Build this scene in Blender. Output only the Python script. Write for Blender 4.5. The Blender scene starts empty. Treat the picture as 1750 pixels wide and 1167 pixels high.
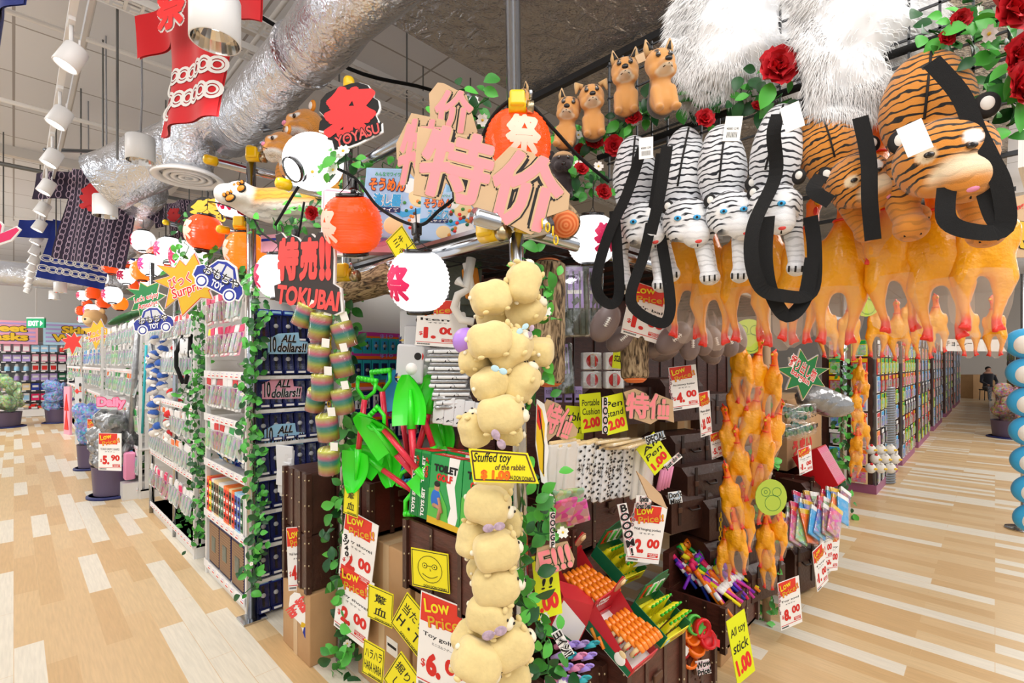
import bpy, math, random
import numpy as np
from mathutils import Matrix, Vector, noise
random.seed(7)
sc = bpy.context.scene
COL = sc.collection
PI = math.pi
def rad(a): return a*PI/180
# ---------------------------------------------------------------- camera, exposure, light
CAMZ = 1.5; FPX = 838.4; HY = 620.0
FW = Vector((.7126, .7016, 0)).normalized(); RT = Vector((FW.y, -FW.x, 0)); UP = Vector((0, 0, 1))
cd = bpy.data.cameras.new('camera'); cam = bpy.data.objects.new('camera', cd); COL.objects.link(cam)
cd.sensor_width = 36; cd.lens = FPX/1750*36; cd.shift_y = (HY-583.5)/1750; cd.clip_start = .05; cd.clip_end = 200
cam.matrix_world = Matrix(((RT.x, 0, -FW.x, 0), (RT.y, 0, -FW.y, 0), (0, 1, 0, CAMZ), (0, 0, 0, 1)))
sc.camera = cam
sc.view_settings.view_transform = 'Standard'; sc.view_settings.look = 'None'
sc.view_settings.gamma = 1; sc.view_settings.use_curve_mapping = False
sc.view_settings.exposure = -0.02
w = bpy.data.worlds.new('world'); sc.world = w; w.use_nodes = True
w.node_tree.nodes['Background'].inputs[0].default_value = (.97, .98, 1, 1)
w.node_tree.nodes['Background'].inputs[1].default_value = .85
sc.cycles.max_bounces = 6; sc.cycles.diffuse_bounces = 3; sc.cycles.glossy_bounces = 3
sc.cycles.transparent_max_bounces = 12; sc.cycles.transmission_bounces = 4
def lamp(kind, name, loc, aim, energy, size=1, size_y=None, color=(1, .975, .95), spot=140):
    l = bpy.data.lights.new(name, kind); l.energy = energy; l.color = color
    if kind == 'AREA':
        l.size = size
        if size_y: l.shape = 'RECTANGLE'; l.size_y = size_y
    else: l.shadow_soft_size = size
    if kind == 'SPOT': l.spot_size = rad(spot); l.spot_blend = .6
    o = bpy.data.objects.new(name, l); COL.objects.link(o); o.location = loc
    d = Vector(aim)-Vector(loc); o.rotation_euler = d.to_track_quat('-Z', 'Y').to_euler()
    return o
# unseen fill lights added over both aisles to brighten the goods; no fixtures modelled
lamp('AREA', 'fill_area_light', (-.9, 1.2, 3.7), (1.6, 2.4, .9), 34, 1.6, 2.6)
lamp('AREA', 'fill_area_light', (1.2, -1.3, 3.7), (2.2, 1.2, .8), 56, 2.6, 1.6)
lamp('AREA', 'fill_area_light', (-.9, -.9, 3.4), (1.4, 1.4, 1.2), 34, 1.6, 1.6)
lamp('AREA', 'fill_area_light', (4.6, -1.6, 4.2), (4.2, .6, .6), 100, 3.4, 1.4)
lamp('AREA', 'fill_area_light', (-2.6, 6, 4.4), (.6, 6, .6), 140, 1.4, 5)
lamp('AREA', 'fill_area_light', (-2.6, 14, 4.4), (.8, 14, .6), 290, 1.4, 5)
lamp('AREA', 'fill_area_light', (-2.6, 17.8, 4.2), (.6, 19.9, 1), 120, 1.4, 1.4)  # extra fill added to lift the dark shelving on the far wall
lamp('AREA', 'fill_area_light', (11, -2.2, 4.3), (10, .4, .5), 170, 5, 1.2)
lamp('AREA', 'fill_area_light', (20, -2.2, 4.3), (20, .4, .5), 200, 7, 1.2)
# ---------------------------------------------------------------- pixel -> place
def ray(px, py):
    return RT*((px-875)/FPX) + FW + UP*((HY-py)/FPX)
def Q(px, py, d): return Vector((0, 0, CAMZ)) + ray(px, py)*d
def QX(px, py, x): r = ray(px, py); return Vector((0, 0, CAMZ)) + r*(x/r.x)
def QY(px, py, y): r = ray(px, py); return Vector((0, 0, CAMZ)) + r*(y/r.y)
def QZ(px, py, z): r = ray(px, py); return Vector((0, 0, CAMZ)) + r*((z-CAMZ)/r.z)
def dep(p): return Vector(p).dot(FW)
def fr(p, yaw=0, pitch=0, roll=0, s=1.0):
    """local X right, Y up, Z towards the viewer; yaw -44.5 faces the left aisle, +45.5 faces the right aisle"""
    b = Matrix(((RT.x, 0, -FW.x), (RT.y, 0, -FW.y), (0, 1, 0)))
    m = Matrix.Rotation(rad(yaw), 3, 'Z') @ b @ Matrix.Rotation(rad(-pitch), 3, 'X') @ Matrix.Rotation(rad(roll), 3, 'Z')
    return Matrix.Translation(p) @ m.to_4x4() @ Matrix.Scale(s, 4)
YL, YR = -44.6, 45.4
# ---------------------------------------------------------------- materials
def lin(c):
    if isinstance(c, str):
        c = [int(c[i:i+2], 16)/255 for i in (0, 2, 4)]
    return tuple(x/12.92 if x <= .04045 else ((x+.055)/1.055)**2.4 for x in c)
MT = {}
def mat(name, col, rough=.5, metal=0, emit=0, bump=0, bscale=60, vary=0, vscale=8, coat=0, ecol=None, sheen=0, bdet=3, stretch=None):
    m = bpy.data.materials.new(name); m.use_nodes = True; MT[name] = m
    nt = m.node_tree; N = nt.nodes; L = nt.links; b = N['Principled BSDF']
    c = lin(col); b.inputs['Base Color'].default_value = (*c, 1)
    b.inputs['Roughness'].default_value = rough; b.inputs['Metallic'].default_value = metal
    if coat: b.inputs['Coat Weight'].default_value = coat; b.inputs['Coat Roughness'].default_value = .08
    if sheen: b.inputs['Sheen Weight'].default_value = sheen
    if emit:
        b.inputs['Emission Color'].default_value = (*lin(ecol or col), 1); b.inputs['Emission Strength'].default_value = emit
    m.diffuse_color = (*c, 1)
    if bump or vary:
        tc = N.new('ShaderNodeTexCoord'); src = tc.outputs['Object']
        if stretch:
            mp = N.new('ShaderNodeMapping'); mp.inputs['Scale'].default_value = stretch; L.new(src, mp.inputs[0]); src = mp.outputs[0]
    if vary:
        nz = N.new('ShaderNodeTexNoise'); nz.inputs['Scale'].default_value = vscale; nz.inputs['Detail'].default_value = 4
        L.new(src, nz.inputs['Vector'])
        mx = N.new('ShaderNodeMix'); mx.data_type = 'RGBA'; mx.blend_type = 'MULTIPLY'
        mr = N.new('ShaderNodeMapRange'); mr.inputs[1].default_value = .3; mr.inputs[2].default_value = .7
        mr.inputs[3].default_value = 1-vary; mr.inputs[4].default_value = 1.0
        L.new(nz.outputs['Fac'], mr.inputs[0]); cmb = N.new('ShaderNodeCombineColor')
        for i in range(3): L.new(mr.outputs[0], cmb.inputs[i])
        mx.inputs[0].default_value = 1; mx.inputs[6].default_value = (*c, 1); L.new(cmb.outputs[0], mx.inputs[7])
        L.new(mx.outputs[2], b.inputs['Base Color'])
    if bump:
        nb = N.new('ShaderNodeTexNoise'); nb.inputs['Scale'].default_value = bscale; nb.inputs['Detail'].default_value = bdet
        L.new(src, nb.inputs['Vector']); bp = N.new('ShaderNodeBump'); bp.inputs['Strength'].default_value = bump
        bp.inputs['Distance'].default_value = .01; L.new(nb.outputs['Fac'], bp.inputs['Height']); L.new(bp.outputs[0], b.inputs['Normal'])
    return m
P = dict
for n, a in dict(
    white=P(col='f2f0ee', rough=.45), offwhite=P(col='e6e2dc', rough=.5), paper=P(col='faf8f4', rough=.7), black=P(col='0c0c0e', rough=.5),
    ink=P(col='1c1a1a', rough=.8), red=P(col='d8141c', rough=.4), pricered=P(col='dc2a20', rough=.7), pink=P(col='f49ac0', rough=.5),
    hotpink=P(col='ee1f66', rough=.5), signred=P(col='f02c2c', rough=.6), salmon=P(col='f0524e', rough=.6), darkgrey=P(col='3a3230', rough=.6),
    yellow=P(col='f2c500', rough=.35, coat=.3), signyellow=P(col='f5e81c', rough=.6), fluoyellow=P(col='ecf51a', rough=.6), mustard=P(col='dfb41e', rough=.6),
    orange=P(col='ff7a12', rough=.35), lowred=P(col='e63a26', rough=.6), green=P(col='12a544', rough=.4), darkgreen=P(col='0b7a3a', rough=.5),
    limeplastic=P(col='3df02c', rough=.3, coat=.4), redplastic=P(col='ee2a48', rough=.3, coat=.4), blue=P(col='1b38a0', rough=.5), navy=P(col='16205e', rough=.5),
    skyblue=P(col='37a6e0', rough=.5), teal=P(col='2fb5c0', rough=.4), lightblue=P(col='a6d8f5', rough=.5), purple=P(col='8a2fd0', rough=.4), violet=P(col='b39af0', rough=.5), magenta=P(col='d63aa6', rough=.5),
    cardboard=P(col='c49a6c', rough=.85, vary=.12, vscale=6, bump=.15, bscale=40), cardsign=P(col='cfae88', rough=.9, vary=.08, vscale=10), cardedge=P(col='ad8a62', rough=.9),
    marker=P(col='ff9298', rough=.8), tape=P(col='d3b48c', rough=.25),
    trunkwood=P(col='603226', rough=.45, bump=.3, bscale=25, vary=.5, vscale=9, stretch=(1, 1, 5)), trunkred=P(col='5e2418', rough=.4, vary=.55, vscale=7, bump=.2), darkleather=P(col='4c2c22', rough=.4, vary=.4, vscale=8, bump=.25, bscale=50), strap=P(col='2c1a14', rough=.45), rivet=P(col='b9a888', rough=.3, metal=1),
    steel=P(col='b8bcc2', rough=.18, metal=1), chrome=P(col='d6d8dc', rough=.08, metal=1), galv=P(col='8d9094', rough=.35, metal=.9), rod=P(col='70706e', rough=.5, metal=.6), darksteel=P(col='45474a', rough=.5, metal=.5),
    rackwhite=P(col='eceae6', rough=.4), pricestrip=P(col='f3f1f1', rough=.4), grey=P(col='9c9ca0', rough=.5), lightgrey=P(col='cfd0d2', rough=.5), plasticgrey=P(col='5c4f6a', rough=.4),
    leaf=P(col='3f9836', rough=.4, vary=.3, vscale=30), leafdark=P(col='1c5c28', rough=.4, vary=.35, vscale=30), leaflime=P(col='58bd46', rough=.4), stem=P(col='2c6e2c', rough=.6), petal=P(col='f6f4ee', rough=.6), rose=P(col='d81524', rough=.6, vary=.35, vscale=40), pollen=P(col='e8c23a', rough=.7),
    webbing=P(col='060607', rough=.9, bump=.4, bscale=400), bear=P(col='efd898', rough=.95, sheen=.3, bump=.2, bscale=9, vary=.1, vscale=7), bearear=P(col='f7efd8', rough=.95), nosedark=P(col='18100e', rough=.25), eyeglass=P(col='1a0d06', rough=.08, coat=1),
    lilaccloth=P(col='cdb4c8', rough=.9, vary=.4, vscale=90), paleblue=P(col='bfe0ea', rough=.9), lilac=P(col='b88ae8', rough=.4),
    whitefur=P(col='f4f3f2', rough=1, sheen=.4), fabricwhite=P(col='f2f3f5', rough=.9, bump=.2, bscale=8), chicken=P(col='ff9c12', rough=.28, coat=.5, vary=.12, vscale=6), chickenorange=P(col='ff8206', rough=.3, coat=.5), chickenred=P(col='f02818', rough=.35, coat=.4),
    capblack=P(col='141214', rough=.2, coat=.5), ballbrown=P(col='5c4a4c', rough=.45), carbody=P(col='1c2f96', rough=.5), skin=P(col='c98f6e', rough=.6), hair=P(col='16110e', rough=.6), cloth=P(col='2c2c38', rough=.8), shirtblue=P(col='2a6fd0', rough=.7),
    plushblue=P(col='2c5bb0', rough=.9, sheen=.4), plushwhite=P(col='ece9e2', rough=.95, sheen=.4), plushred=P(col='cf2a2a', rough=.9), cushblue=P(col='33a5da', rough=.85, sheen=.4, bump=.1, bscale=20),
    lampwhite=P(col='f4f4f4', rough=.35), lampglow=P(col='ffffff', emit=14), silvercup=P(col='e2ddd6', rough=.12, metal=1), acrylic=P(col='d8e0ea', rough=.1), exitgreen=P(col='0f9a60', emit=.35), exitwhite=P(col='ffffff', emit=1.6),
    banana=P(col='e8e01a', rough=.35, coat=.3), bananagreen=P(col='2fc934', rough=.35, coat=.3), carrot=P(col='ff8a1a', rough=.3, coat=.5), tomato=P(col='e8281e', rough=.4), cream=P(col='f4d9a4', rough=.6), boxred=P(col='cf2a34', rough=.4), boxgreen=P(col='0f6b44', rough=.4), bannerpink=P(col='f2a8bc', rough=.5), bannerblue=P(col='b8dcf0', rough=.5), lavender=P(col='b9a2dc', rough=.5),
    brown=P(col='5a3a26', rough=.6), barkend=P(col='f0823a', rough=.8), woodpost=P(col='c2a07c', rough=.7, vary=.2, vscale=6, stretch=(1, 1, .1)), silverbag=P(col='aeb0b2', rough=.25, metal=.6, bump=.8, bscale=22, vary=.3), olive=P(col='6c7468', rough=.45, bump=.6, bscale=30, vary=.3, vscale=20), wallwhite=P(col='d9d3cc', rough=.8), wallpanel=P(col='8a7a6c', rough=.7), frog=P(col='b6cf4a', rough=.7), amber=P(col='d9861a', rough=.5)).items():
    mat(n, **a)
def newmat(name):
    m = bpy.data.materials.new(name); m.use_nodes = True; MT[name] = m
    return m, m.node_tree.nodes, m.node_tree.links, m.node_tree.nodes['Principled BSDF']
def mixcol(N, L, fac, a, b):
    mx = N.new('ShaderNodeMix'); mx.data_type = 'RGBA'
    for s, v in ((0, fac), (6, a), (7, b)):
        if isinstance(v, bpy.types.NodeSocket): L.new(v, mx.inputs[s])
        elif s: mx.inputs[s].default_value = (*lin(v), 1)
        else: mx.inputs[0].default_value = v
    return mx.outputs[2]
def ramp(N, L, src, stops, interp='LINEAR'):
    r = N.new('ShaderNodeValToRGB'); r.color_ramp.interpolation = interp
    e = r.color_ramp.elements
    while len(e) < len(stops): e.new(.5)
    for k, (p, c) in enumerate(stops):
        e[k].position = p; e[k].color = (*lin(c), 1) if isinstance(c, str) else (c, c, c, 1)
    L.new(src, r.inputs[0]); return r.outputs[0]
def tex(N, L, kind, vec, scale, **kw):
    t = N.new('ShaderNodeTex'+kind)
    if 'Scale' in t.inputs: t.inputs['Scale'].default_value = scale
    for k, v in kw.items():
        if k in t.inputs.keys(): t.inputs[k].default_value = v
        else: setattr(t, k, v)
    L.new(vec, t.inputs['Vector']); return t
def coords(N, L, scale=(1, 1, 1), rot=(0, 0, 0), which='Object'):
    tc = N.new('ShaderNodeTexCoord'); mp = N.new('ShaderNodeMapping')
    mp.inputs['Scale'].default_value = scale; mp.inputs['Rotation'].default_value = rot
    L.new(tc.outputs[which], mp.inputs[0]); return mp.outputs[0]
def bumpn(N, L, b, h, st=.3, dist=.01):
    bp = N.new('ShaderNodeBump'); bp.inputs['Strength'].default_value = st; bp.inputs['Distance'].default_value = dist
    L.new(h, bp.inputs['Height']); L.new(bp.outputs[0], b.inputs['Normal'])
# floor: vinyl planks running along the left aisle, tan with cream ones among them
m, N, L, b = newmat('floor_planks')
v = coords(N, L, rot=(0, 0, rad(90)))
def brick(c1, c2, bias, mort, off=.37):
    t = tex(N, L, 'Brick', v, 1.0, offset=off, offset_frequency=2)
    t.inputs['Color1'].default_value = (c1,)*3+(1,); t.inputs['Color2'].default_value = (c2,)*3+(1,)
    t.inputs['Mortar'].default_value = (mort,)*3+(1,)
    t.inputs['Mortar Size'].default_value = .0012; t.inputs['Bias'].default_value = bias
    t.inputs['Brick Width'].default_value = .84; t.inputs['Row Height'].default_value = .115
    return t
bt = brick(0, 1, 0, .2)
c = ramp(N, L, bt.outputs['Color'], [(0, 'e2c08f'), (.24, 'dab582'), (.46, 'e4c596'), (.7, 'f0e7d4')], 'CONSTANT')
nz = tex(N, L, 'Noise', coords(N, L, scale=(30, 2, 1)), 3, Detail=5.0)
gr = ramp(N, L, nz.outputs['Fac'], [(.3, .86), (.7, 1.0)])
mx = N.new('ShaderNodeMix'); mx.data_type = 'RGBA'; mx.blend_type = 'MULTIPLY'; mx.inputs[0].default_value = 1
L.new(c, mx.inputs[6]); L.new(gr, mx.inputs[7]); L.new(mx.outputs[2], b.inputs['Base Color'])
b.inputs['Roughness'].default_value = .33
# ceiling boards
m, N, L, b = newmat('ceiling_boards')
v = coords(N, L)
t = tex(N, L, 'Brick', v, 1.0, offset=0.0)
for k, cc in (('Color1', 'dfdfe2'), ('Color2', 'e8e8ea'), ('Mortar', 'a8a29f')): t.inputs[k].default_value = (*lin(cc), 1)
t.inputs['Mortar Size'].default_value = .012; t.inputs['Brick Width'].default_value = 1.6; t.inputs['Row Height'].default_value = 1.1
L.new(t.outputs['Color'], b.inputs['Base Color']); b.inputs['Roughness'].default_value = .9
# crinkled foil
m, N, L, b = newmat('foil')
v = coords(N, L); b.inputs['Metallic'].default_value = .85; b.inputs['Roughness'].default_value = .26
b.inputs['Base Color'].default_value = (*lin('e2e6ee'), 1)
n1 = tex(N, L, 'Noise', v, 9, Detail=6.0, Distortion=1.2); n2 = tex(N, L, 'Voronoi', v, 60)
ad = N.new('ShaderNodeMath'); ad.operation = 'MULTIPLY_ADD'; ad.inputs[1].default_value = .12
L.new(n2.outputs['Distance'], ad.inputs[0]); L.new(n1.outputs['Fac'], ad.inputs[2]); bumpn(N, L, b, ad.outputs[0], .9, .03)
# bark print
m, N, L, b = newmat('bark')
v = coords(N, L, scale=(1, 1, .22))
n0 = tex(N, L, 'Noise', v, 55, Detail=5.0, Distortion=1.6)
c = ramp(N, L, n0.outputs['Fac'], [(.36, '2c2118'), (.46, '7a6448'), (.56, 'a89070'), (.68, 'c2aa84')])
L.new(c, b.inputs['Base Color']); b.inputs['Roughness'].default_value = .9; bumpn(N, L, b, n0.outputs['Fac'], .6)
m, N, L, b = newmat('cutwood')
v = coords(N, L); wv = tex(N, L, 'Wave', v, 26, wave_type='RINGS', rings_direction='Z', Distortion=2.0, Detail=2.0)
L.new(ramp(N, L, wv.outputs['Fac'], [(.3, 'e86f38'), (.8, 'f79a60')]), b.inputs['Base Color']); b.inputs['Roughness'].default_value = .8
# lanterns
def lantern_mat(name, col, emit, cov, rib=1):
    m, N, L, b = newmat(name); v = coords(N, L)
    wv = tex(N, L, 'Wave', v, 26, bands_direction='Y'); b.inputs['Base Color'].default_value = (*lin(col), 1)
    b.inputs['Roughness'].default_value = .25; b.inputs['Coat Weight'].default_value = .3
    b.inputs['Emission Color'].default_value = (*lin(cov), 1); b.inputs['Emission Strength'].default_value = emit
    bumpn(N, L, b, wv.outputs['Fac'], .5*rib, .006)
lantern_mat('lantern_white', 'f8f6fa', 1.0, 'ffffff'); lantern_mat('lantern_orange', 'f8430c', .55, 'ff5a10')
lantern_mat('lantern_orange_lit', 'fa5a10', 1.3, 'ff7412')
# plush with colour attribute: rgb is cloth colour, alpha is how strongly the stripes print
def plush(name, stripe, scale, dist, thr, stretch=(1, 1, 1)):
    m, N, L, b = newmat(name); v = coords(N, L, scale=stretch)
    at = N.new('ShaderNodeAttribute'); at.attribute_name = 'Col'
    wv = tex(N, L, 'Wave', v, scale, bands_direction='Y', Distortion=dist, Detail=2.0); wv.inputs['Detail Scale'].default_value = 1.3
    s = ramp(N, L, wv.outputs['Fac'], [(thr-.05, 1.0), (thr+.05, 0.0)])
    ml = N.new('ShaderNodeMath'); ml.operation = 'MULTIPLY'; L.new(s, ml.inputs[0]); L.new(at.outputs['Alpha'], ml.inputs[1])
    L.new(mixcol(N, L, ml.outputs[0], at.outputs['Color'], stripe), b.inputs['Base Color'])
    b.inputs['Roughness'].default_value = .95; b.inputs['Sheen Weight'].default_value = .35
    nb = tex(N, L, 'Noise', coords(N, L), 260, Detail=2.0); bumpn(N, L, b, nb.outputs['Fac'], .5, .004)
plush('plush_tiger', '1c1613', 13, 5.5, .26); plush('plush_small', '1c1613', 22, 5.5, .3)
# clear film, net
def film(name, amount, col='ffffff', rough=.08):
    m, N, L, b = newmat(name); N.remove(b); o = N['Material Output']
    t = N.new('ShaderNodeBsdfTransparent'); g = N.new('ShaderNodeBsdfGlossy'); g.inputs['Roughness'].default_value = rough
    g.inputs[0].default_value = (*lin(col), 1); mx = N.new('ShaderNodeMixShader')
    nz = tex(N, L, 'Noise', coords(N, L), 35, Detail=4.0); r = ramp(N, L, nz.outputs['Fac'], [(.45, amount*.5), (.62, amount*2)])
    L.new(r, mx.inputs[0]); L.new(t.outputs[0], mx.inputs[1]); L.new(g.outputs[0], mx.inputs[2]); L.new(mx.outputs[0], o.inputs[0])
    bp = N.new('ShaderNodeBump'); bp.inputs['Strength'].default_value = .8; L.new(nz.outputs['Fac'], bp.inputs['Height']); L.new(bp.outputs[0], g.inputs['Normal'])
film('clearfilm', .13); film('clearplastic', .05)
def netmat(name, col, scale):
    m, N, L, b = newmat(name); v = coords(N, L, rot=(0, 0, rad(45)))
    a = tex(N, L, 'Wave', v, scale, bands_direction='X'); c2 = tex(N, L, 'Wave', v, scale, bands_direction='Y')
    mm = N.new('ShaderNodeMath'); mm.operation = 'MAXIMUM'; L.new(a.outputs['Fac'], mm.inputs[0]); L.new(c2.outputs['Fac'], mm.inputs[1])
    L.new(ramp(N, L, mm.outputs[0], [(.93, 0.0), (.99, .55)]), b.inputs['Alpha']); b.inputs['Base Color'].default_value = (*lin(col), 1)
netmat('whitenet', 'ffe9e0', 60)
# patterned cloths
def pattern(name, base, ink, kind, scale, lo, hi, rough=.9, stretch=(1, 1, 1), which='Object'):
    m, N, L, b = newmat(name); v = coords(N, L, scale=stretch)
    if kind == 'chain':
        t = tex(N, L, 'Voronoi', v, scale, feature='DISTANCE_TO_EDGE', Randomness=.25); src = t.outputs['Distance']
    elif kind == 'rings':
        t = tex(N, L, 'Voronoi', v, scale, feature='F1', Randomness=.0); src = t.outputs['Distance']
    elif kind == 'wave':
        t = tex(N, L, 'Wave', v, scale, bands_direction='DIAGONAL', Distortion=6.0, Detail=1.0); src = t.outputs['Fac']
    elif kind == 'cells':
        t = tex(N, L, 'Voronoi', v, scale, feature='F1'); src = t.outputs['Color']
    else:
        t = tex(N, L, 'Noise', v, scale, Detail=3.0, Distortion=1.0); src = t.outputs['Fac']
    if kind == 'cells':
        L.new(mixcol(N, L, .65, src, base), b.inputs['Base Color'])
    else:
        L.new(ramp(N, L, src, [(lo-.02, base), (lo, ink), (hi, ink), (min(hi+.02, 1), base)]), b.inputs['Base Color'])
    b.inputs['Roughness'].default_value = rough
pattern('chaincloth', '3a2c44', 'd9cfe0', 'rings', 14, .27, .40, stretch=(1, .75, .01))
pattern('fishprint', 'eceef0', '23262c', 'noise', 24, .62, .9, rough=.35)
pattern('candyprint', 'e8508c', 'ffffff', 'cells', 40, 0, 0, rough=.3)
pattern('greencandy', '9fd080', 'ffffff', 'cells', 45, 0, 0, rough=.3)
pattern('bluebag', '4f86d8', 'ffffff', 'cells', 38, 0, 0, rough=.3)
pattern('greybag', 'b4b2b4', 'ffffff', 'cells', 26, 0, 0, rough=.3)
pattern('toybag', '9c5a4a', 'ffffff', 'cells', 42, 0, 0, rough=.3)
pattern('photofood', 'b8d4ee', 'ffffff', 'cells', 14, 0, 0, rough=.3)
pattern('leopard', 'c9a27a', '4a3022', 'rings', 60, .2, .45, rough=.8)
m, N, L, b = newmat('rainbow')
v = coords(N, L); sx = N.new('ShaderNodeSeparateXYZ'); L.new(v, sx.inputs[0])
mr = N.new('ShaderNodeMapRange'); mr.inputs[1].default_value = -.05; mr.inputs[2].default_value = .05; L.new(sx.outputs['Y'], mr.inputs[0])
L.new(ramp(N, L, mr.outputs[0], [(0, 'e0607c'), (.16, 'e8b05a'), (.3, 'cfd850'), (.45, '44a878'), (.6, '1f8f96'), (.75, 'e2688a'), (1, 'd0d650')]), b.inputs['Base Color'])
wv = tex(N, L, 'Wave', v, 110, bands_direction='Y'); bumpn(N, L, b, wv.outputs['Fac'], .8, .004); b.inputs['Roughness'].default_value = .5
b.inputs['Coat Weight'].default_value = .6
# ---------------------------------------------------------------- mesh building
TX = {}
def textmesh(body, bold=0.0, shear=0.0):
    k = (body, round(bold, 3), round(shear, 2))
    if k not in TX:
        fat = bold if bold > .02 else 0; cu = bpy.data.curves.new('t', 'FONT'); cu.body = body; cu.size = 1; cu.offset = .01 if fat else bold; cu.shear = shear; cu.resolution_u = 3
        cu.align_x = 'CENTER'; cu.space_line = .9
        o = bpy.data.objects.new('t', cu); COL.objects.link(o)
        me = bpy.data.meshes.new_from_object(o.evaluated_get(bpy.context.evaluated_depsgraph_get()))
        vs = [(p.co.x, p.co.y, 0) for p in me.vertices]; fs = [tuple(p.vertices) for p in me.polygons]
        if fat:
            v0, f0 = vs, fs; vs = list(v0); fs = list(f0)
            for r_, c_ in ((fat, 10),)+(((fat*.5, 6),) if fat > .05 else ()):
                for a in range(c_):
                    o_ = len(vs); lv = (a+1+(10 if r_ < fat else 0))*2.8e-5; vs += [(x+r_*math.cos(a*2*PI/c_), y+r_*math.sin(a*2*PI/c_), lv) for x, y, _ in v0]; fs += [tuple(i+o_ for i in f) for f in f0]
        bpy.data.objects.remove(o); bpy.data.curves.remove(cu); bpy.data.meshes.remove(me)
        xs = [a[0] for a in vs] or [0, 1]; ys = [a[1] for a in vs] or [0, 1]
        TX[k] = (vs, fs, min(xs), max(xs), min(ys), max(ys))
    return TX[k]
class G:
    def __init__(s): s.v = []; s.f = []; s.m = []; s.s = []; s.T = Matrix.Identity(4)
    def add(s, vs, fs, m, smooth=False, M=None):
        o = len(s.v); T = s.T @ M if M is not None else s.T
        s.v += [T @ Vector(p) for p in vs]
        s.f += [tuple(i+o for i in f) for f in fs]
        if isinstance(m, (list, tuple)): s.m += list(m)
        else: s.m += [m]*len(fs)
        s.s += [smooth]*len(fs); return s
    def box(s, c, d, m, M=None, top=None):
        x, y, z = c; a, b_, e = d[0]/2, d[1]/2, d[2]/2
        vs = [(x+i*a, y+j*b_, z+k*e) for i in (-1, 1) for j in (-1, 1) for k in (-1, 1)]
        return s.add(vs, [(0, 1, 3, 2), (4, 6, 7, 5), (0, 4, 5, 1), (2, 3, 7, 6), (0, 2, 6, 4), (1, 5, 7, 3)], m, False, M)
    def rbox(s, c, d, m, r=.01, M=None, n=3, smooth=True):
        """box with all edges rounded, Z thickness"""
        a, b_, e = [max(q/2-r, 1e-4) for q in d]; V = []; F = []
        base = sphere_dirs(n)
        for p in base[0]: V.append((c[0]+(a if p[0] >= 0 else -a)+p[0]*r, c[1]+(b_ if p[1] >= 0 else -b_)+p[1]*r, c[2]+(e if p[2] >= 0 else -e)+p[2]*r))
        return s.add(V, base[1], m, smooth, M)
    def quad(s, a, b_, c, d, m, M=None): return s.add([a, b_, c, d], [(0, 1, 2, 3)], m, False, M)
    def rect(s, cx, cy, w_, h, z, m, M=None):
        return s.quad((cx-w_/2, cy-h/2, z), (cx+w_/2, cy-h/2, z), (cx+w_/2, cy+h/2, z), (cx-w_/2, cy+h/2, z), m, M)
    def tube(s, pts, r, m, n=8, cap=True, M=None, smooth=True):
        pts = [Vector(p) for p in pts]; rr = r if isinstance(r, (list, tuple)) else [r]*len(pts)
        V = []; F = []; prev = None
        for i, p in enumerate(pts):
            t = (pts[min(i+1, len(pts)-1)]-pts[max(i-1, 0)]); t = t.normalized() if t.length > 1e-9 else Vector((0, 0, 1))
            if prev is None: u = t.orthogonal().normalized()
            else:
                u = prev - t*prev.dot(t); u = u.normalized() if u.length > 1e-6 else t.orthogonal().normalized()
            prev = u; w_ = t.cross(u)
            for k in range(n):
                a = 2*PI*k/n; V.append(p + (u*math.cos(a)+w_*math.sin(a))*rr[i])
        for i in range(len(pts)-1):
            for k in range(n): F.append((i*n+k, i*n+(k+1) % n, (i+1)*n+(k+1) % n, (i+1)*n+k))
        if cap: F.append(tuple(range(n-1, -1, -1))); F.append(tuple((len(pts)-1)*n+k for k in range(n)))
        return s.add(V, F, m, smooth, M)
    def lathe(s, prof, m, n=24, M=None, smooth=True, axis='Y'):
        """prof: (radius, height) list; m may be a list per segment"""
        V = []; F = []; ms = []
        for r_, h in prof:
            for k in range(n):
                a = 2*PI*k/n; x, z = r_*math.cos(a), r_*math.sin(a)
                V.append((x, h, z) if axis == 'Y' else (x, z, h))
        for i in range(len(prof)-1):
            for k in range(n):
                F.append((i*n+k, (i+1)*n+k, (i+1)*n+(k+1) % n, i*n+(k+1) % n)); ms.append(m[i] if isinstance(m, (list, tuple)) else m)
        return s.add(V, F, ms, smooth, M)
    def ell(s, c, r, m, n=12, M=None, R=None):
        V, F = sphere_dirs(max(2, n//4)); R = R or Matrix.Identity(3)
        return s.add([Vector(c) + R @ Vector((p[0]*r[0], p[1]*r[1], p[2]*r[2])) for p in V], F, m, True, M)
    def prism(s, pts, z0, z1, mf, ms=None, M=None):
        """extrude a 2-D outline (x, y) from z0 to z1"""
        n = len(pts); V = [(x, y, z0) for x, y in pts]+[(x, y, z1) for x, y in pts]
        F = [tuple(range(n-1, -1, -1)), tuple(range(n, 2*n))]+[(i, (i+1) % n, n+(i+1) % n, n+i) for i in range(n)]
        return s.add(V, F, [ms or mf, mf]+[ms or mf]*n, False, M)
    def text(s, body, cx, cy, w_, h, z, m, bold=.015, rot=0, shear=0, M=None, keep=False):
        vs, fs, x0, x1, y0, y1 = textmesh(body, bold, shear)
        if not fs: return s
        sx = w_/(x1-x0); sy = (h/(y1-y0)) if h else sx
        if keep: sx = sy = min(sx, sy)
        ca, sa = math.cos(rad(rot)), math.sin(rad(rot)); out = []
        for x, y, lv in vs:
            a, b_ = (x-(x0+x1)/2)*sx, (y-(y0+y1)/2)*sy
            out.append((cx+a*ca-b_*sa, cy+a*sa+b_*ca, z+lv))
        return s.add(out, fs, m, False, M)
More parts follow.
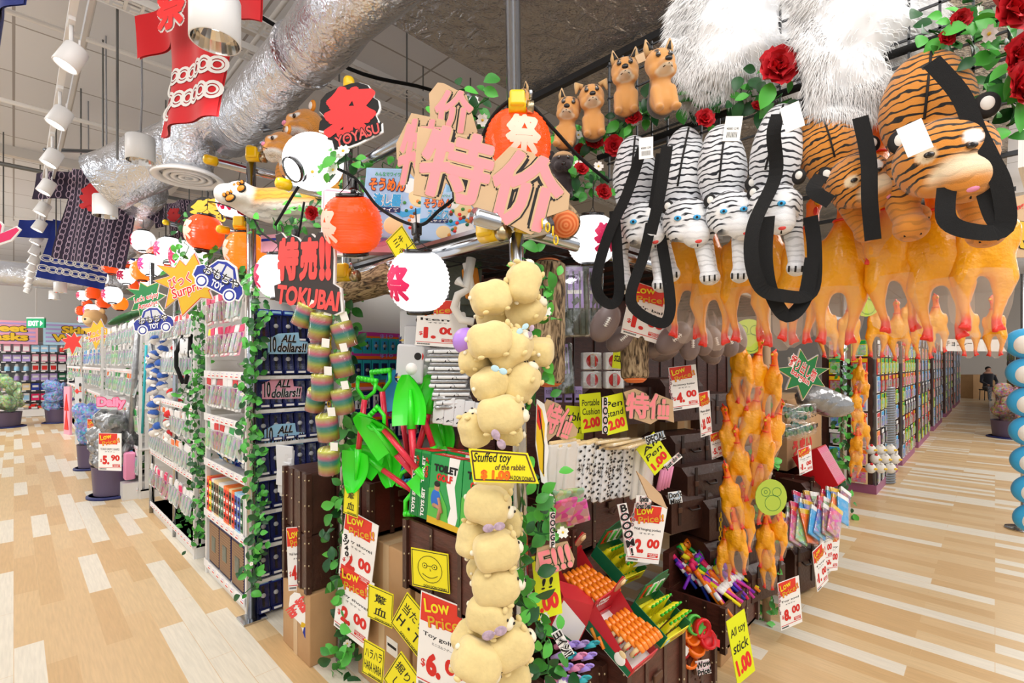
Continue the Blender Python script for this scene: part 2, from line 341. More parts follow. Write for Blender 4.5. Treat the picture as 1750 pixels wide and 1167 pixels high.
    def mesh(s, name='mesh'):
        me = bpy.data.meshes.new(name); me.from_pydata([tuple(p) for p in s.v], [], s.f)
        names = []
        for q in s.m:
            if q not in names: names.append(q)
        for q in names: me.materials.append(MT[q])
        idx = {q: i for i, q in enumerate(names)}
        me.polygons.foreach_set('material_index', [idx[q] for q in s.m]); me.polygons.foreach_set('use_smooth', s.s)
        me.update(); return me
    def obj(s, name, parent=None, M=None):
        o = bpy.data.objects.new(name, s.mesh(name)); COL.objects.link(o)
        if parent is not None: o.parent = parent
        if M is not None: o.matrix_basis = M
        return o
_sd = {}
def sphere_dirs(n):
    """cube-sphere: unit directions and quads, n cells per half edge (2n per edge)"""
    if n in _sd: return _sd[n]
    idx = {}; V = []; F = []; g = [math.tan(i/n*PI/4) for i in range(-n, n+1)]
    # duplicate the middle row so rounded boxes stay flat between corners
    g = [x for x in g if x != 0 or True]
    gi = list(range(-n, 0))+[-.001, .001]+list(range(1, n+1))
    def gv(i): return math.tan(i/n*PI/4)
    def vid(p):
        k = (round(p[0], 5), round(p[1], 5), round(p[2], 5))
        if k not in idx:
            idx[k] = len(V); q = Vector(p).normalized(); V.append((q.x if abs(p[0]) > 1e-9 else 0, q.y, q.z))
        return idx[k]
    for ax in range(3):
        for sg in (-1, 1):
            for i in range(len(gi)-1):
                for j in range(len(gi)-1):
                    q = []
                    for (a, b_) in ((i, j), (i+1, j), (i+1, j+1), (i, j+1)):
                        p = [0, 0, 0]; p[ax] = sg; p[(ax+1) % 3] = gv(gi[a]); p[(ax+2) % 3] = gv(gi[b_]); q.append(vid(p))
                    if sg < 0: q.reverse()
                    if len(set(q)) == 4: F.append(tuple(q))
    _sd[n] = (V, F); return _sd[n]
# ---------------------------------------------------------------- objects
def tag(o, label=None, cat=None, group=None, kind=None):
    if label: o['label'] = label
    if cat: o['category'] = cat
    if group: o['group'] = group
    if kind: o['kind'] = kind
    return o
def empty(name, M, label, cat, group=None):
    o = bpy.data.objects.new(name, None); COL.objects.link(o); o.empty_display_size = .05; o.matrix_world = M
    return tag(o, label, cat, group)
def struct(g, name): return tag(g.obj(name), kind='structure')
def one(g, name, M, label, cat, group=None, kind=None): return tag(g.obj(name, None, M), label, cat, group, kind)
KIDS = {}
def kids(r):
    return [c for c in bpy.data.objects if c.parent == r]
def dup(r, M, label=None, group=None, kc=None):
    c = r.copy(); COL.objects.link(c); c.matrix_world = M
    if label: c['label'] = label
    if group: c['group'] = group
    for k in (kc if kc is not None else kids(r)):
        d = k.copy(); COL.objects.link(d); d.parent = c
        for k2 in kids(k) if kc is None else KIDS.get(k.name, ()):
            e = k2.copy(); COL.objects.link(e); e.parent = d
    return c
def protos(r):
    ks = kids(r)
    for k in ks: KIDS[k.name] = kids(k)
    return ks
ORD = ['first', 'second', 'third', 'fourth', 'fifth', 'sixth', 'seventh', 'eighth', 'ninth', 'tenth', 'eleventh', 'twelfth', 'thirteenth', 'fourteenth', 'fifteenth', 'sixteenth', 'seventeenth', 'eighteenth', 'nineteenth', 'twentieth']
# ---------------------------------------------------------------- the room
FH = 4.7
g = G(); g.quad((-7, -7, 0), (31, -7, 0), (31, 22, 0), (-7, 22, 0), 'floor_planks'); struct(g, 'floor')
g = G(); g.quad((-7, -7, FH), (31, -7, FH), (31, 22, FH), (-7, 22, FH), 'ceiling_boards'); struct(g, 'ceiling')
g = G(); g.box((12, 22.1, FH/2), (38, .2, FH), 'wallwhite'); g.box((12, 21.96, 2.45), (38, .06, .5), 'wallpanel'); struct(g, 'wall_far')
g = G(); g.box((31.1, 7.5, FH/2), (.2, 29, FH), 'wallwhite'); struct(g, 'wall_right')
for k, x in enumerate((-3.2, 1.9, 7.2, 12.5, 17.8)):
    g = G(); g.box((x, 7.5, FH-.1), (.16, 29, .2), 'wallwhite'); struct(g, 'trim_%d' % (k+1))
for k, y in enumerate((4.9, 10.4, 15.8)):
    g = G(); g.box((12, y, FH-.07), (38, .12, .14), 'wallwhite'); struct(g, 'trim_%d' % (k+6))
# ================================================================ overhead services
g = G()
g.tube([(1.2+.01*math.sin(i*1.7), .2+i*.22, 3.32+.012*math.sin(i*2.1)) for i in range(20)], [.18+.006*math.sin(i*1.3) for i in range(20)], 'foil', 28)
r1 = empty('air_duct', Matrix.Identity(4), 'big round foil-wrapped air duct running along the ceiling above the lanterns', 'duct')
g.obj('duct_pipe', r1)
g = G(); g.tube([(1.15, 4.1, 3.42), (1.05, 4.3, 3.38), (.95, 4.42, 3.28), (.95, 4.45, 3.05), (.95, 4.45, 2.97)], [.14, .17, .19, .17, .155], 'foil', 24); g.obj('drop_pipe', r1)
for y in (1.6, 2.9, 4.0):
    g = G(); g.tube([(1.2, y, 3.32), (1.2, y+.03, 3.32)], .19, 'foil', 28); g.obj('band', r1)
def diffuser(p, r, label):
    e = empty('ceiling_diffuser', Matrix.Translation(p), label, 'air vent', 'round ceiling diffusers')
    g = G(); g.lathe([(r*.45, .05), (r*.8, .035), (r, .0), (r*.98, -.012), (r*.78, .0), (r*.76, .02)], 'white', 40, axis='Z'); g.obj('flange', e)
    for q in (.66, .46, .26):
        g = G(); g.lathe([(r*q, .012), (r*q*1.0+.004, -.006), (r*(q-.12), -.004), (r*(q-.12), .012)], 'white', 36, axis='Z'); g.obj('ring', e)
    g = G(); g.lathe([(0, -.004), (r*.1, -.004), (r*.1, .03)], 'lightgrey', 20, axis='Z'); g.obj('hub', e)
diffuser((.95, 4.45, 2.93), .245, 'round white ceiling diffuser under the foil drop duct, left of the paws')
diffuser((1.0, 8.2, 2.95), .3, 'round white ceiling diffuser behind the patterned robe')
diffuser((1.0, 12.2, 3.0), .3, 'small far round ceiling diffuser behind the blue robe')
for k, (p0, p1, rr, lb) in enumerate([((1.6, 5.2, 3.9), (.6, 6.0, 3.2), .26, 'foil duct sloping down behind the round diffuser'),
                                     ((1.02, 6.6, 3.4), (.98, 8.2, 3.05), .2, 'foil branch duct above the patterned robe'), ((-3.5, 17.5, 3.7), (2.6, 17.2, 3.7), .3, 'far foil duct crossing the end of the left aisle')]):
    g = G(); a, b_ = Vector(p0), Vector(p1)
    g.tube([a.lerp(b_, i/10) for i in range(11)], [rr*(1+.03*math.sin(i*2)) for i in range(11)], 'foil', 22); one(g, 'air_duct', Matrix.Identity(4), lb, 'duct')
# rectangular insulated duct crossing overhead
e = empty('rectangular_duct', Matrix.Translation((5, 1.9, 3.58)), 'wide flat foil-clad air duct crossing overhead at the top of the picture', 'duct')
g = G(); nx = 26
V = []; F = []
for i in range(nx+1):
    for j in range(9):
        x = -4.3+i*.55; y = -.75+j*1.5/8; V.append((x, y, .0+.03*math.sin(i*1.9+j)*math.sin(j*.78)+.012*random.random()))
for i in range(nx):
    for j in range(8): F.append((i*9+j, i*9+j+1, (i+1)*9+j+1, (i+1)*9+j))
g.add(V, F, 'foil', True); g.box((2.85, 0, .3), (14.3, 1.48, .55), 'foil'); g.obj('duct_skin', e)
for i in range(8):
    g = G(); g.box((-3.55+i*1.35, 0, -.05), (.045, 1.75, .045), 'darksteel'); g.obj('bearer', e)
    for y in (-.84, .84):
        g = G(); g.tube([(-3.55+i*1.35, y, -.05), (-3.55+i*1.35, y, 1.2)], .006, 'rod', 5, smooth=False); g.obj('hanger_rod', e)
e = empty('rectangular_duct', Matrix.Translation((7.2, .35, 3.9)), 'second flat foil-clad air duct above the white fur rugs', 'duct')
g = G(); g.box((0, 0, .2), (9.5, .9, .5), 'foil'); g.obj('duct_skin', e)
for i in range(5):
    g = G(); g.box((-4.2+i*1.6, 0, -.07), (.05, 1.1, .05), 'darksteel'); g.obj('bearer', e)
# perforated cable trays
for k, (y, z) in enumerate([(3.75, 3.9), (4.15, 3.9)]):
    g = G()
    for i in range(90):
        x = .4+i*.09
        for s_ in (-.05, 0, .05): g.box((x, y+s_, z), (.055, .02, .004), 'rackwhite')
        g.box((x+.035, y, z), (.02, .14, .004), 'rackwhite')
    g.box((4.4, y-.08, z+.02), (8.1, .006, .05), 'rackwhite'); g.box((4.4, y+.08, z+.02), (8.1, .006, .05), 'rackwhite')
    one(g, 'cable_tray', Matrix.Identity(4), ['white perforated cable tray crossing the ceiling, the nearer of the pair', 'white perforated cable tray crossing the ceiling, the farther of the pair'][k], 'cable tray')
# pipes
PIP = [((0, 2.9, 4.1), (12, 2.9, 4.1), .045, 'wallwhite', 'thick pale sprinkler pipe crossing above the cable trays'),
       ((-4, 5.6, 4.3), (10, 5.6, 4.3), .022, 'wallwhite', 'thin pale conduit crossing above the red robe'), ((-4, 7.4, 4.25), (10, 7.4, 4.25), .025, 'wallwhite', 'thin pale conduit crossing beyond the red robe'),
       ((-4, 9.6, 4.2), (10, 9.6, 4.2), .03, 'rod', 'grey conduit crossing above the patterned robe'), ((.45, 1, 4.4), (.45, 20, 4.4), .02, 'wallwhite', 'pale conduit running with the spotlight track'),
       ((1.5, 3.2, 4.35), (1.5, 19, 4.35), .02, 'wallwhite', 'pale conduit running above the round duct'), ((0, 12.5, 4.1), (12, 12.5, 4.1), .03, 'wallwhite', 'far pale pipe crossing the ceiling'),
       ((.2, 6.2, 3.45), (1.6, 8.4, 4.5), .018, 'galv', 'diagonal brace rod behind the red robe'), ((1.2, 3.6, 3.1), (2.6, 5.2, 4.3), .016, 'galv', 'diagonal brace rod behind the red festival board')]
for a, b_, r_, m_, lb in PIP:
    g = G(); g.tube([a, b_], r_, m_, 8); one(g, 'pipe', Matrix.Identity(4), lb, 'pipe')
g = G(); pts = []
for i in range(30):
    t = i/29; x = .9+t*3.4; pts.append((x, 3.4-.1*t, 3.75-.14*math.sin(t*PI*2)**2+.05*math.sin(t*5)))
g.tube(pts, .014, 'webbing', 6); one(g, 'power_cable', Matrix.Identity(4), 'black power cable sagging below the cable trays', 'cable')
rodpos = [(.5, 4.3, 2.9), (.62, 6.3, 2.9), (1.25, 5.0, 3.0), (1.6, 4.0, 2.7), (2.1, 4.3, 2.9), (2.5, 3.8, 2.9), (1.5, 6.2, 2.6), (2.0, 6.4, 2.8), (.55, 7.6, 3.1), (1.3, 7.2, 2.7), (2.7, 5.4, 2.8),
          (3.1, 4.4, 2.9), (3.6, 4.2, 3.0), (1.8, 8.4, 2.8), (2.6, 7.0, 2.8), (.4, 9.0, 3.2), (3.3, 6.2, 2.8), (.3, 11, 3.2), (4.2, 4.6, 3.0), (2.2, 9.4, 2.9), (-.1, 9.8, 3.3), (2.35, 5.0, 2.8)]
g = G(); g.tube([(0, 0, 0), (0, 0, 1)], .008, 'rod', 5, smooth=False)
r0 = None
for x, y, z in rodpos:
    M = Matrix.Translation((x, y, z)) @ Matrix.Diagonal((1, 1, FH-z, 1))
    if r0 is None: r0 = one(g, 'hanger_rod', M, 'thin grey threaded rod hanging from the ceiling', 'rod', 'threaded ceiling rods')
    else: dup(r0, M, kc=[])
g = G(); g.box((0, 0, 0), (.03, .9, .03), 'galv'); u = None
for k, (x, y, z) in enumerate([(1.5, 4.3, 3.08), (1.6, 5.3, 2.95), (2.0, 7.0, 2.9), (1.2, 8.1, 3.0)]):
    M = Matrix.Translation((x, y, z)) @ Matrix.Rotation(rad(90), 4, 'Z')
    if u is None: u = one(g, 'support_channel', M, 'grey steel support channel hung from ceiling rods', 'channel', 'steel channels under the ducts')
    else: dup(u, M, kc=[])
# ---------------------------------------------------------------- spotlight track
g = G(); g.box((.23, 9.6, 3.46), (.035, 17, .03), 'lampwhite'); g.box((.3, 9.6, 3.5), (.02, 17, .05), 'lightgrey')
one(g, 'light_track', Matrix.Identity(4), 'long white lighting track over the left aisle carrying the spotlights', 'light track')
def spot(M, label):
    e = empty('track_spotlight', M, label, 'spotlight', 'white spotlights on the track')
    g = G(); g.box((0, 0, .2), (.03, .13, .035), 'lampwhite'); g.tube([(0, 0, .2), (0, 0, .06)], .01, 'lampwhite', 8); g.box((.035, 0, .06), (.008, .02, .1), 'lampwhite'); g.obj('bracket', e)
    g = G(); R = Matrix.Rotation(rad(24), 4, 'Y')
    g.lathe([(0, .07), (.05, .07), (.058, .062), (.062, -.065), (.056, -.068), (.05, -.05)], 'lampwhite', 28, axis='Z', M=R)
    h = g.obj('housing', e)
    g = G(); g.lathe([(0, -.052), (.051, -.052)], 'lampglow', 24, axis='Z', M=R); g.obj('lens', h)
    return e
sp = None; names = ['nearest', 'second', 'third', 'fourth', 'fifth', 'sixth', 'seventh', 'eighth', 'ninth', 'tenth', 'eleventh', 'twelfth', 'thirteenth', 'farthest']
for i in range(14):
    M = Matrix.Translation((.23, 3.75+i*.98, 3.24)); lb = ('%s white track spotlight over the left aisle' % names[i]) + ('' if i in (0, 13) else ' counting from the front')
    if sp is None: sp = spot(M, lb); kc = protos(sp)
    else: dup(sp, M, lb, kc=kc)
    if i % 2 == 0: lamp('SPOT', 'spotlight_beam', (.18, 3.75+i*.98, 3.1), (1.5, 4.1+i*.98, .8), 42, .05, spot=120)
def canister(M, label):
    e = empty('pendant_downlight', M, label, 'downlight', 'white can downlights on cords')
    g = G(); g.lathe([(0, .2), (.094, .2), (.1, .19), (.1, 0), (.094, 0)], 'lampwhite', 32, axis='Z'); h = g.obj('housing', e)
    g = G(); g.lathe([(.094, 0), (.08, .05), (.05, .09)], 'silvercup', 24, axis='Z', smooth=False); g.obj('reflector', h)
    g = G(); g.lathe([(0, .075), (.04, .075), (.045, .09)], 'lampglow', 20, axis='Z'); g.obj('bulb', h)
    g = G(); g.tube([(0, 0, .2), (.01, 0, .5), (0, 0, 2.6)], .007, 'grey', 6); g.obj('cord', e)
    return e
ca = None
for k, (px, py, d, lb) in enumerate([(368, 72, 2.15, 'big white can downlight in front of the red robe'), (240, 276, 3.95, 'white can downlight left of the foil drop duct'), (180, 370, 4.8, 'white can downlight in front of the patterned robe'),
        (150, 422, 6.0, 'white can downlight against the blue robe'), (117, 482, 8.0, 'far white can downlight below the blue robe'), (103, 500, 9.6, 'farther white can downlight below the blue robe'), (93, 512, 11.5, 'tiny farthest can downlight over the left aisle')]):
    M = Matrix.Translation(Q(px, py, d))
    if ca is None: ca = canister(M, lb); kc = protos(ca)
    else: dup(ca, M, lb, kc=kc)
    lamp('SPOT', 'downlight_beam', Q(px, py, d)-Vector((0, 0, .02)), Q(px, py, d)-Vector((0, 0, 2)), 30, .06, spot=130)
# ---------------------------------------------------------------- exit sign
e = empty('exit_sign', fr(Q(62, 552, 13.6), -3), 'small green lit exit sign hanging over the left aisle', 'sign')
g = G(); g.box((0, 0, 0), (.52, .26, .05), 'exitgreen'); g.box((0, .14, 0), (.52, .03, .06), 'white'); g.obj('sign_box', e)
g = G(); g.text('EXIT', -.06, -.01, .3, .14, .028, 'exitwhite', .03); g.prism([(.14, .06), (.22, -.01), (.14, -.08)], .026, .03, 'exitwhite'); g.obj('lettering', e)
g = G(); g.tube([(0, .15, 0), (0, 2, 0)], .012, 'wallwhite', 6); g.obj('stem', e)
# ---------------------------------------------------------------- festival robes on the ceiling
def happi(name, M, W, H, main, kind, label):
    """open robe seen from the back: body, two sleeves, bottom hem pattern"""
    e = empty(name, M, label, 'robe', 'festival robes hung from the ceiling')
    bw = W*.27; g = G()
    def sheet(fn, nu, nv, m):
        V = []; F = []
        for i in range(nu+1):
            for j in range(nv+1):
                x, y = fn(i/nu, j/nv); V.append((x, y, .035*math.sin(x*9+1)+.02*math.sin(x*23+y*4)+.03*math.sin(y*5)))
        for i in range(nu):
            for j in range(nv): F.append((i*(nv+1)+j, (i+1)*(nv+1)+j, (i+1)*(nv+1)+j+1, i*(nv+1)+j+1))
        g.add(V, F, m, True); g.add([(p[0], p[1], p[2]-.012) for p in V], [tuple(reversed(f)) for f in F], m, True)
    sheet(lambda u, v: ((u-.5)*2*bw*(1+.06*(1-v)), -H+v*H), 20, 24, main); g.obj('robe_body', e)
    for s_ in (-1, 1):
        g = G(); sheet(lambda u, v: (s_*(bw*.96+u*W*.25), -H*.02-H*.12*u-(1-v)*H*(.3-.02*u)), 10, 10, main); g.obj('sleeve', e)
    g = G(); link = 'offwhite' if kind != 'dark' else 'lilaccloth'
    def chain(cx, cy, w_, h, t=.012):
        o = [(cx+math.cos(a*PI/8)*w_, cy+math.sin(a*PI/8)*h) for a in range(16)]; q = [(cx+math.cos(a*PI/8)*(w_-t), cy+math.sin(a*PI/8)*(h-t)) for a in range(16)]
        def zz(x, y): return .035*math.sin(x*9+1)+.02*math.sin(x*23+y*4)+.03*math.sin(y*5)+.004
        g.add([(x, y, zz(x, y)) for x, y in o+q], [(i, (i+1) % 16, 16+(i+1) % 16, 16+i) for i in range(16)], link)
    n = 8
    if kind != 'dark':
        for row in (0, 1):
            for i in range(n):
                cx = -bw*.92+i*bw*1.84/(n-1); cy = -H*(.66+.17*row)
                chain(cx, cy, bw*.19, H*.062, .016); chain(cx, cy, bw*.11, H*.034, .009)
    else:
        for i in range(9):
            for j in range(15):
                cx = -bw*.92+i*bw*1.84/8; cy = -H*(.04+j*.066)
                chain(cx, cy, bw*.075, H*.045, .007)
        for s_ in (-1, 1):
            for i in range(4):
                for j in range(4): chain(s_*(bw*1.02+i*W*.06), -H*(.07+.03*i+j*.07), bw*.07, H*.04, .007)
    g.obj('link_pattern', e)
    g = G(); col_ = {'red': 'signred', 'dark': 'red', 'blue': 'red'}[kind]
    g.text('祭', 0, -H*.3, bw*.95, H*.3, .085, 'offwhite' if kind != 'dark' else 'red', .09 if kind != 'dark' else .06)
    g.text('祭', 0, -H*.3, bw*.9, H*.28, .09, col_, .035); g.obj('festival_character', e)
    return e
for n_, c_ in (('robered', 'd0121c'), ('robeblue', '17308c'), ('robedark', '33283e')): mat(n_, c_, rough=.85, vary=.12, vscale=4, sheen=.2)
happi('festival_robe', fr(Q(322, -50, 2.5), -22, 0, 0), .86, .80, 'robered', 'red', 'bright red festival robe with white chain pattern hung at the top left')
happi('festival_robe', fr(Q(178, 298, 5.4), 18, 0, -8), 1.15, 1.0, 'robedark', 'dark', 'black and white chain patterned festival robe behind a can downlight')
happi('festival_robe', fr(Q(142, 385, 7.0), 20, 0, -10), 1.35, .85, 'robeblue', 'blue', 'royal blue festival robe with white chain hem, hung behind the patterned one')
happi('festival_robe', fr(Q(-10, -130, 3.3), -30, 0, 12), 1.1, .78, 'robeblue', 'blue', 'navy robe cut off by the top left corner of the picture')
happi('festival_robe', fr(Q(305, 345, 6.5), -10, 0, 4), .8, .7, 'robedark', 'dark', 'small dark patterned robe behind the yellow-lettered board')
# ================================================================ far end of the left aisle
def face_mat(n): return MT[n]
y0 = 19.9
e = empty('wall_shelving', Matrix.Translation((-.6, y0, 0)), 'long white wall shelving of small cosmetics at the end of the left aisle', 'shelf')
g = G(); g.box((1.5, .25, 1.05), (5.2, .04, 2.1), 'lightgrey'); g.obj('back_panel', e)
zs = [.12, .42, .72, 1.0, 1.27, 1.54, 1.82]
for z in zs:
    g = G(); g.box((1.5, 0, z-.02), (5.2, .45, .03), 'white'); g.box((1.5, -.23, z-.02), (5.2, .01, .045), 'darksteel'); sh = g.obj('shelf_board', e)
    g = G()
    for i in range(26): g.box((-1+i*.2, -.24, z-.02), (.09, .004, .03), 'paper')
    g.obj('price_tickets', sh)
cols = ['pink', 'white', 'offwhite', 'lightblue', 'tomato', 'boxgreen', 'lavender', 'cream', 'bannerpink', 'orange', 'signyellow', 'blue', 'skyblue', 'hotpink']
boxm = {}
def packet(c, kind):
    if (c, kind) not in boxm:
        g = G()
        if kind == 0: g.box((0, 0, .1), (.13, .06, .2), 'white' if c != 'white' else 'bannerpink'); g.box((0, -.031, .085), (.11, .002, .12), c); g.box((0, 0, .206), (.05, .02, .012), c)
        elif kind == 1: g.lathe([(0, 0), (.05, 0), (.055, .02), (.055, .12), (.03, .15), (.03, .19), (0, .19)], [c]*3+['white']*3, 12, axis='Z')
        else: g.box((0, 0, .09), (.16, .05, .18), c); g.box((0, -.026, .1), (.12, .002, .06), 'white')
        boxm[(c, kind)] = g.mesh('packet')
    return boxm[(c, kind)]
kn = ['flat sachet', 'capped bottle', 'small carton']; on = {'bannerpink': 'pale pink', 'hotpink': 'hot pink', 'skyblue': 'sky blue', 'signyellow': 'yellow', 'boxgreen': 'dark green', 'tomato': 'red', 'lightblue': 'light blue', 'offwhite': 'off-white', 'lavender': 'lavender'}
def cn(c): return on.get(c, c)
rows_ = ['bottom', 'second lowest', 'third lowest', 'middle', 'third highest', 'second highest', 'top']
rr = random.Random(3)
for zi, z in enumerate(zs):
    x = -1.0; c = rr.choice(cols); k = rr.choice((0, 0, 1, 2)); n = 0
    while x < 2.1:
        if n % 3 == 0: c = rr.choice(cols[:9] if zi > 2 else cols); k = rr.choice((0, 0, 1, 2))
        n += 1; m_ = packet(c, k); o = bpy.data.objects.new(kn[k].replace(' ', '_').replace('small_', ''), m_); COL.objects.link(o)
        o.matrix_world = Matrix.Translation((x+.3, y0-.12, z)) @ Matrix.Scale(1.05, 4)
        tag(o, 'tiny %s %s on the %s far-wall shelf, %s along' % (cn(c), kn[k], rows_[zi], ORD[n-1]), 'cosmetics', 'cosmetics on the far wall shelves'); x += .19
for k, (x, m_, tx, c2) in enumerate([(-.36, 'bannerpink', 'Sheet\nMasks', 'mustard'), (1.15, 'bannerblue', 'Skin\nWater', 'mustard')]):
    e = empty('header_banner', Matrix.Translation((x+.15, y0-.2, 2.36)) @ Matrix.Rotation(rad(90), 4, 'X'), ['pink shelf banner lettered Sheet Masks in yellow at the far left', 'pale blue shelf banner with yellow lettering right of the pink one'][k], 'banner')
    g = G(); g.box((0, 0, 0), (1.4, .66, .03), m_); g.obj('board', e)
    g = G()
    for j in range(5): g.box((0, .25-.12*j, .018), (1.3, .05, .004), 'lavender')
    g.text(tx, 0, 0, 1.05, .5, .022, 'brown', .09); g.text(tx, 0, 0, 1.0, .46, .026, 'yellow', .04); g.obj('lettering', e)
g = G()
for i in range(60): g.box((-.9+rr.random()*3, y0-.55+rr.random()*.3, .2+rr.random()*.1), (.12, .1, .05), rr.choice(['pink', 'tomato', 'offwhite', 'cream', 'brown']), M=None)
g.box((.6, y0-.55, .1), (3.3, .5, .18), 'white')
one(g, 'low_display_tray', Matrix.Identity(4), 'low white tray heaped with small red and pink goods at the far end', 'display', kind='stuff')
# ================================================================ bins in the left aisle
def bin_(M, rad_, h, fillm, label, upper='clearplastic'):
    e = empty('display_bin', M, label, 'bin')
    g = G(); g.lathe([(0, 0), (rad_*1.05, 0), (rad_*1.05, .02), (rad_*.95, .03)], 'navy', 30, axis='Z'); g.obj('foot', e)
    g = G(); g.lathe([(rad_*.78, .03), (rad_*.86, .34), (rad_*.87, .35)], 'plasticgrey', 30, axis='Z'); g.obj('tub', e)
    g = G(); g.lathe([(rad_*.87, .35), (rad_*1.0, h)], upper, 30, axis='Z'); g.obj('clear_sleeve', e)
    return e
def binfill(M, rad_, h0, h1, m_, name, label, cat, n=46, s=.1):
    q = random.Random(int(rad_*1000+n))
    for i in range(n):
        g = G() if i < 4 else None
        a = q.random()*2*PI; r_ = rad_*(.55+.38*q.random()); z = h0+(h1-h0)*(i/n)
        if i < 4:
            V, F = sphere_dirs(2); g.add([(p[0]*s*(1+.2*q.random()), p[1]*s*.9, p[2]*s*.3*(1+.3*q.random())) for p in V], F, m_, True); binfill.ms = getattr(binfill, 'ms', {}); binfill.ms[i] = g.mesh(name)
        o = bpy.data.objects.new(name, binfill.ms[i % 4]); COL.objects.link(o)
        o.matrix_world = M @ Matrix.Translation((r_*math.cos(a)*.8, r_*math.sin(a)*.8, z)) @ Matrix.Rotation(a+PI/2, 4, 'Z') @ Matrix.Rotation(rad(60+q.random()*50), 4, 'X') @ Matrix.Rotation(q.random(), 4, 'Y')
        tag(o, label+', %s layer' % ['lowest', 'lower', 'upper', 'topmost'][i*4//n], cat, label)
bp_ = QZ(195, 846, 0); bp_.z = 0
M = Matrix.Translation(bp_); bin_(M, .235, .84, 'greybag', 'dark plastic bin of silver wrapped goods with the 5.90 price sign')
binfill(M, .24, .4, .9, 'silverbag', 'wrapped_packet', 'silver-grey film-wrapped packet inside the bin with the 5.90 sign', 'packet', 54, .11)
bq = QZ(158, 800, 0); bq.z = 0; bin_(Matrix.Translation(bq), .2, .84, 'x', 'dark plastic bin just behind the 5.90 bin')
binfill(Matrix.Translation(bq), .2, .4, .9, 'bluebag', 'wrapped_packet', 'blue and silver packet in the bin behind the 5.90 bin', 'packet', 34, .1)
bq = QZ(100, 722, 0); bq.z = 0; bin_(Matrix.Translation(bq), .3, 1.0, 'x', 'bin of blue packets far down the left aisle')
binfill(Matrix.Translation(bq), .3, .4, 1.0, 'bluebag', 'blue_packet', 'blue white packet in the far bin of the left aisle', 'packet', 34, .14)
bq = QZ(3, 730, 0); bq.z = 0; bin_(Matrix.Translation(bq), .4, 1.1, 'x', 'bin of pale green bags at the left picture edge')
binfill(Matrix.Translation(bq), .4, .45, 1.15, 'greencandy', 'green_bag', 'pale green bag in the bin at the left picture edge', 'bag', 40, .13)

# ================================================================ shared builders
def pole(a, b_, r, label, name='scaffold_pole', m='steel', cap=None, group=None):
    a, b_ = Vector(a), Vector(b_); e = empty(name, Matrix.Translation(a), label, 'pole', group)
    g = G(); g.tube([(0, 0, 0), b_-a], r, m, 20); g.obj('tube', e)
    for c in (cap or []):
        q = {'a': Vector((0, 0, 0)), 'b': b_-a}[c]; d = (b_-a).normalized()*(1 if c == 'b' else -1)
        g = G(); g.tube([q-d*.04, q+d*.01, q+d*.022, q+d*.028], [r*1.14, r*1.14, r*.9, r*.3], 'yellow', 16); g.obj('end_cap', e)
    return e
def clamp(p, label, yaw=0, s=1):
    e = empty('pole_clamp', fr(p, yaw, 0, 0, s), label, 'clamp', 'yellow and brass pole clamps')
    g = G(); g.tube([(-.045, 0, 0), (.045, 0, 0)], .036, 'yellow', 16); g.rbox((0, .02, .03), (.08, .08, .04), 'yellow', .014); g.obj('cover', e)
    g = G(); g.tube([(.05, -.01, 0), (.085, -.01, 0)], .032, 'rivet', 16); g.tube([(.068, .02, .02), (.068, .055, .045)], .009, 'steel', 8); g.obj('collar', e)
    return e
def leafmesh(g, M, L, m, droop=.25):
    V = []; F = []; n = 5
    for i in range(n+1):
        t = i/n; w_ = L*.34*math.sin(PI*min(1, t*.97+.03))**.8*(1 if t < .99 else 0); y = t*L; z = -droop*L*t*t
        V += [(-w_, y, z+w_*.3), (0, y, z), (w_, y, z+w_*.3)]
    for i in range(n):
        for k in (0, 1): F.append((i*3+k, i*3+k+1, i*3+k+4, i*3+k+3))
    g.add(V, F, m, True, M)
def flower(g, M, r, kind='small'):
    if kind == 'small':
        for k in range(5):
            a = k*2*PI/5; R = Matrix.Rotation(a, 4, 'Z')
            g.add([(0, 0, 0), (-r*.42, r*.55, r*.12), (-r*.28, r, r*.18), (0, r*.92, r*.1), (r*.28, r, r*.18), (r*.42, r*.55, r*.12)], [(0, 1, 2, 3, 4, 5)], 'petal', False, M @ R)
        g.ell((0, 0, .002), (r*.2, r*.2, r*.15), 'pollen', 8, M)
    else:
        q = random.Random(int(r*9999))
        for ring, (n, tilt, s_) in enumerate([(6, 15, 1.0), (5, 38, .82), (4, 60, .62), (3, 78, .42)]):
            for k in range(n):
                a = (k/n)*2*PI+ring*.5+q.random()*.3; R = Matrix.Rotation(a, 4, 'Z') @ Matrix.Rotation(rad(tilt), 4, 'X')
                V = []; F = []
                for i in range(5):
                    for j in range(5):
                        u = (j/4-.5)*2; t = i/4; w_ = r*s_*.62*math.sin(PI*(t*.75+.12))
                        V.append((u*w_, t*r*s_, r*.16*u*u+.10*r*math.sin(t*5+u*4+k)))
                for i in range(4):
                    for j in range(4): F.append((i*5+j, i*5+j+1, i*5+j+6, i*5+j+5))
                g.add(V, F, 'rose', True, M @ R)
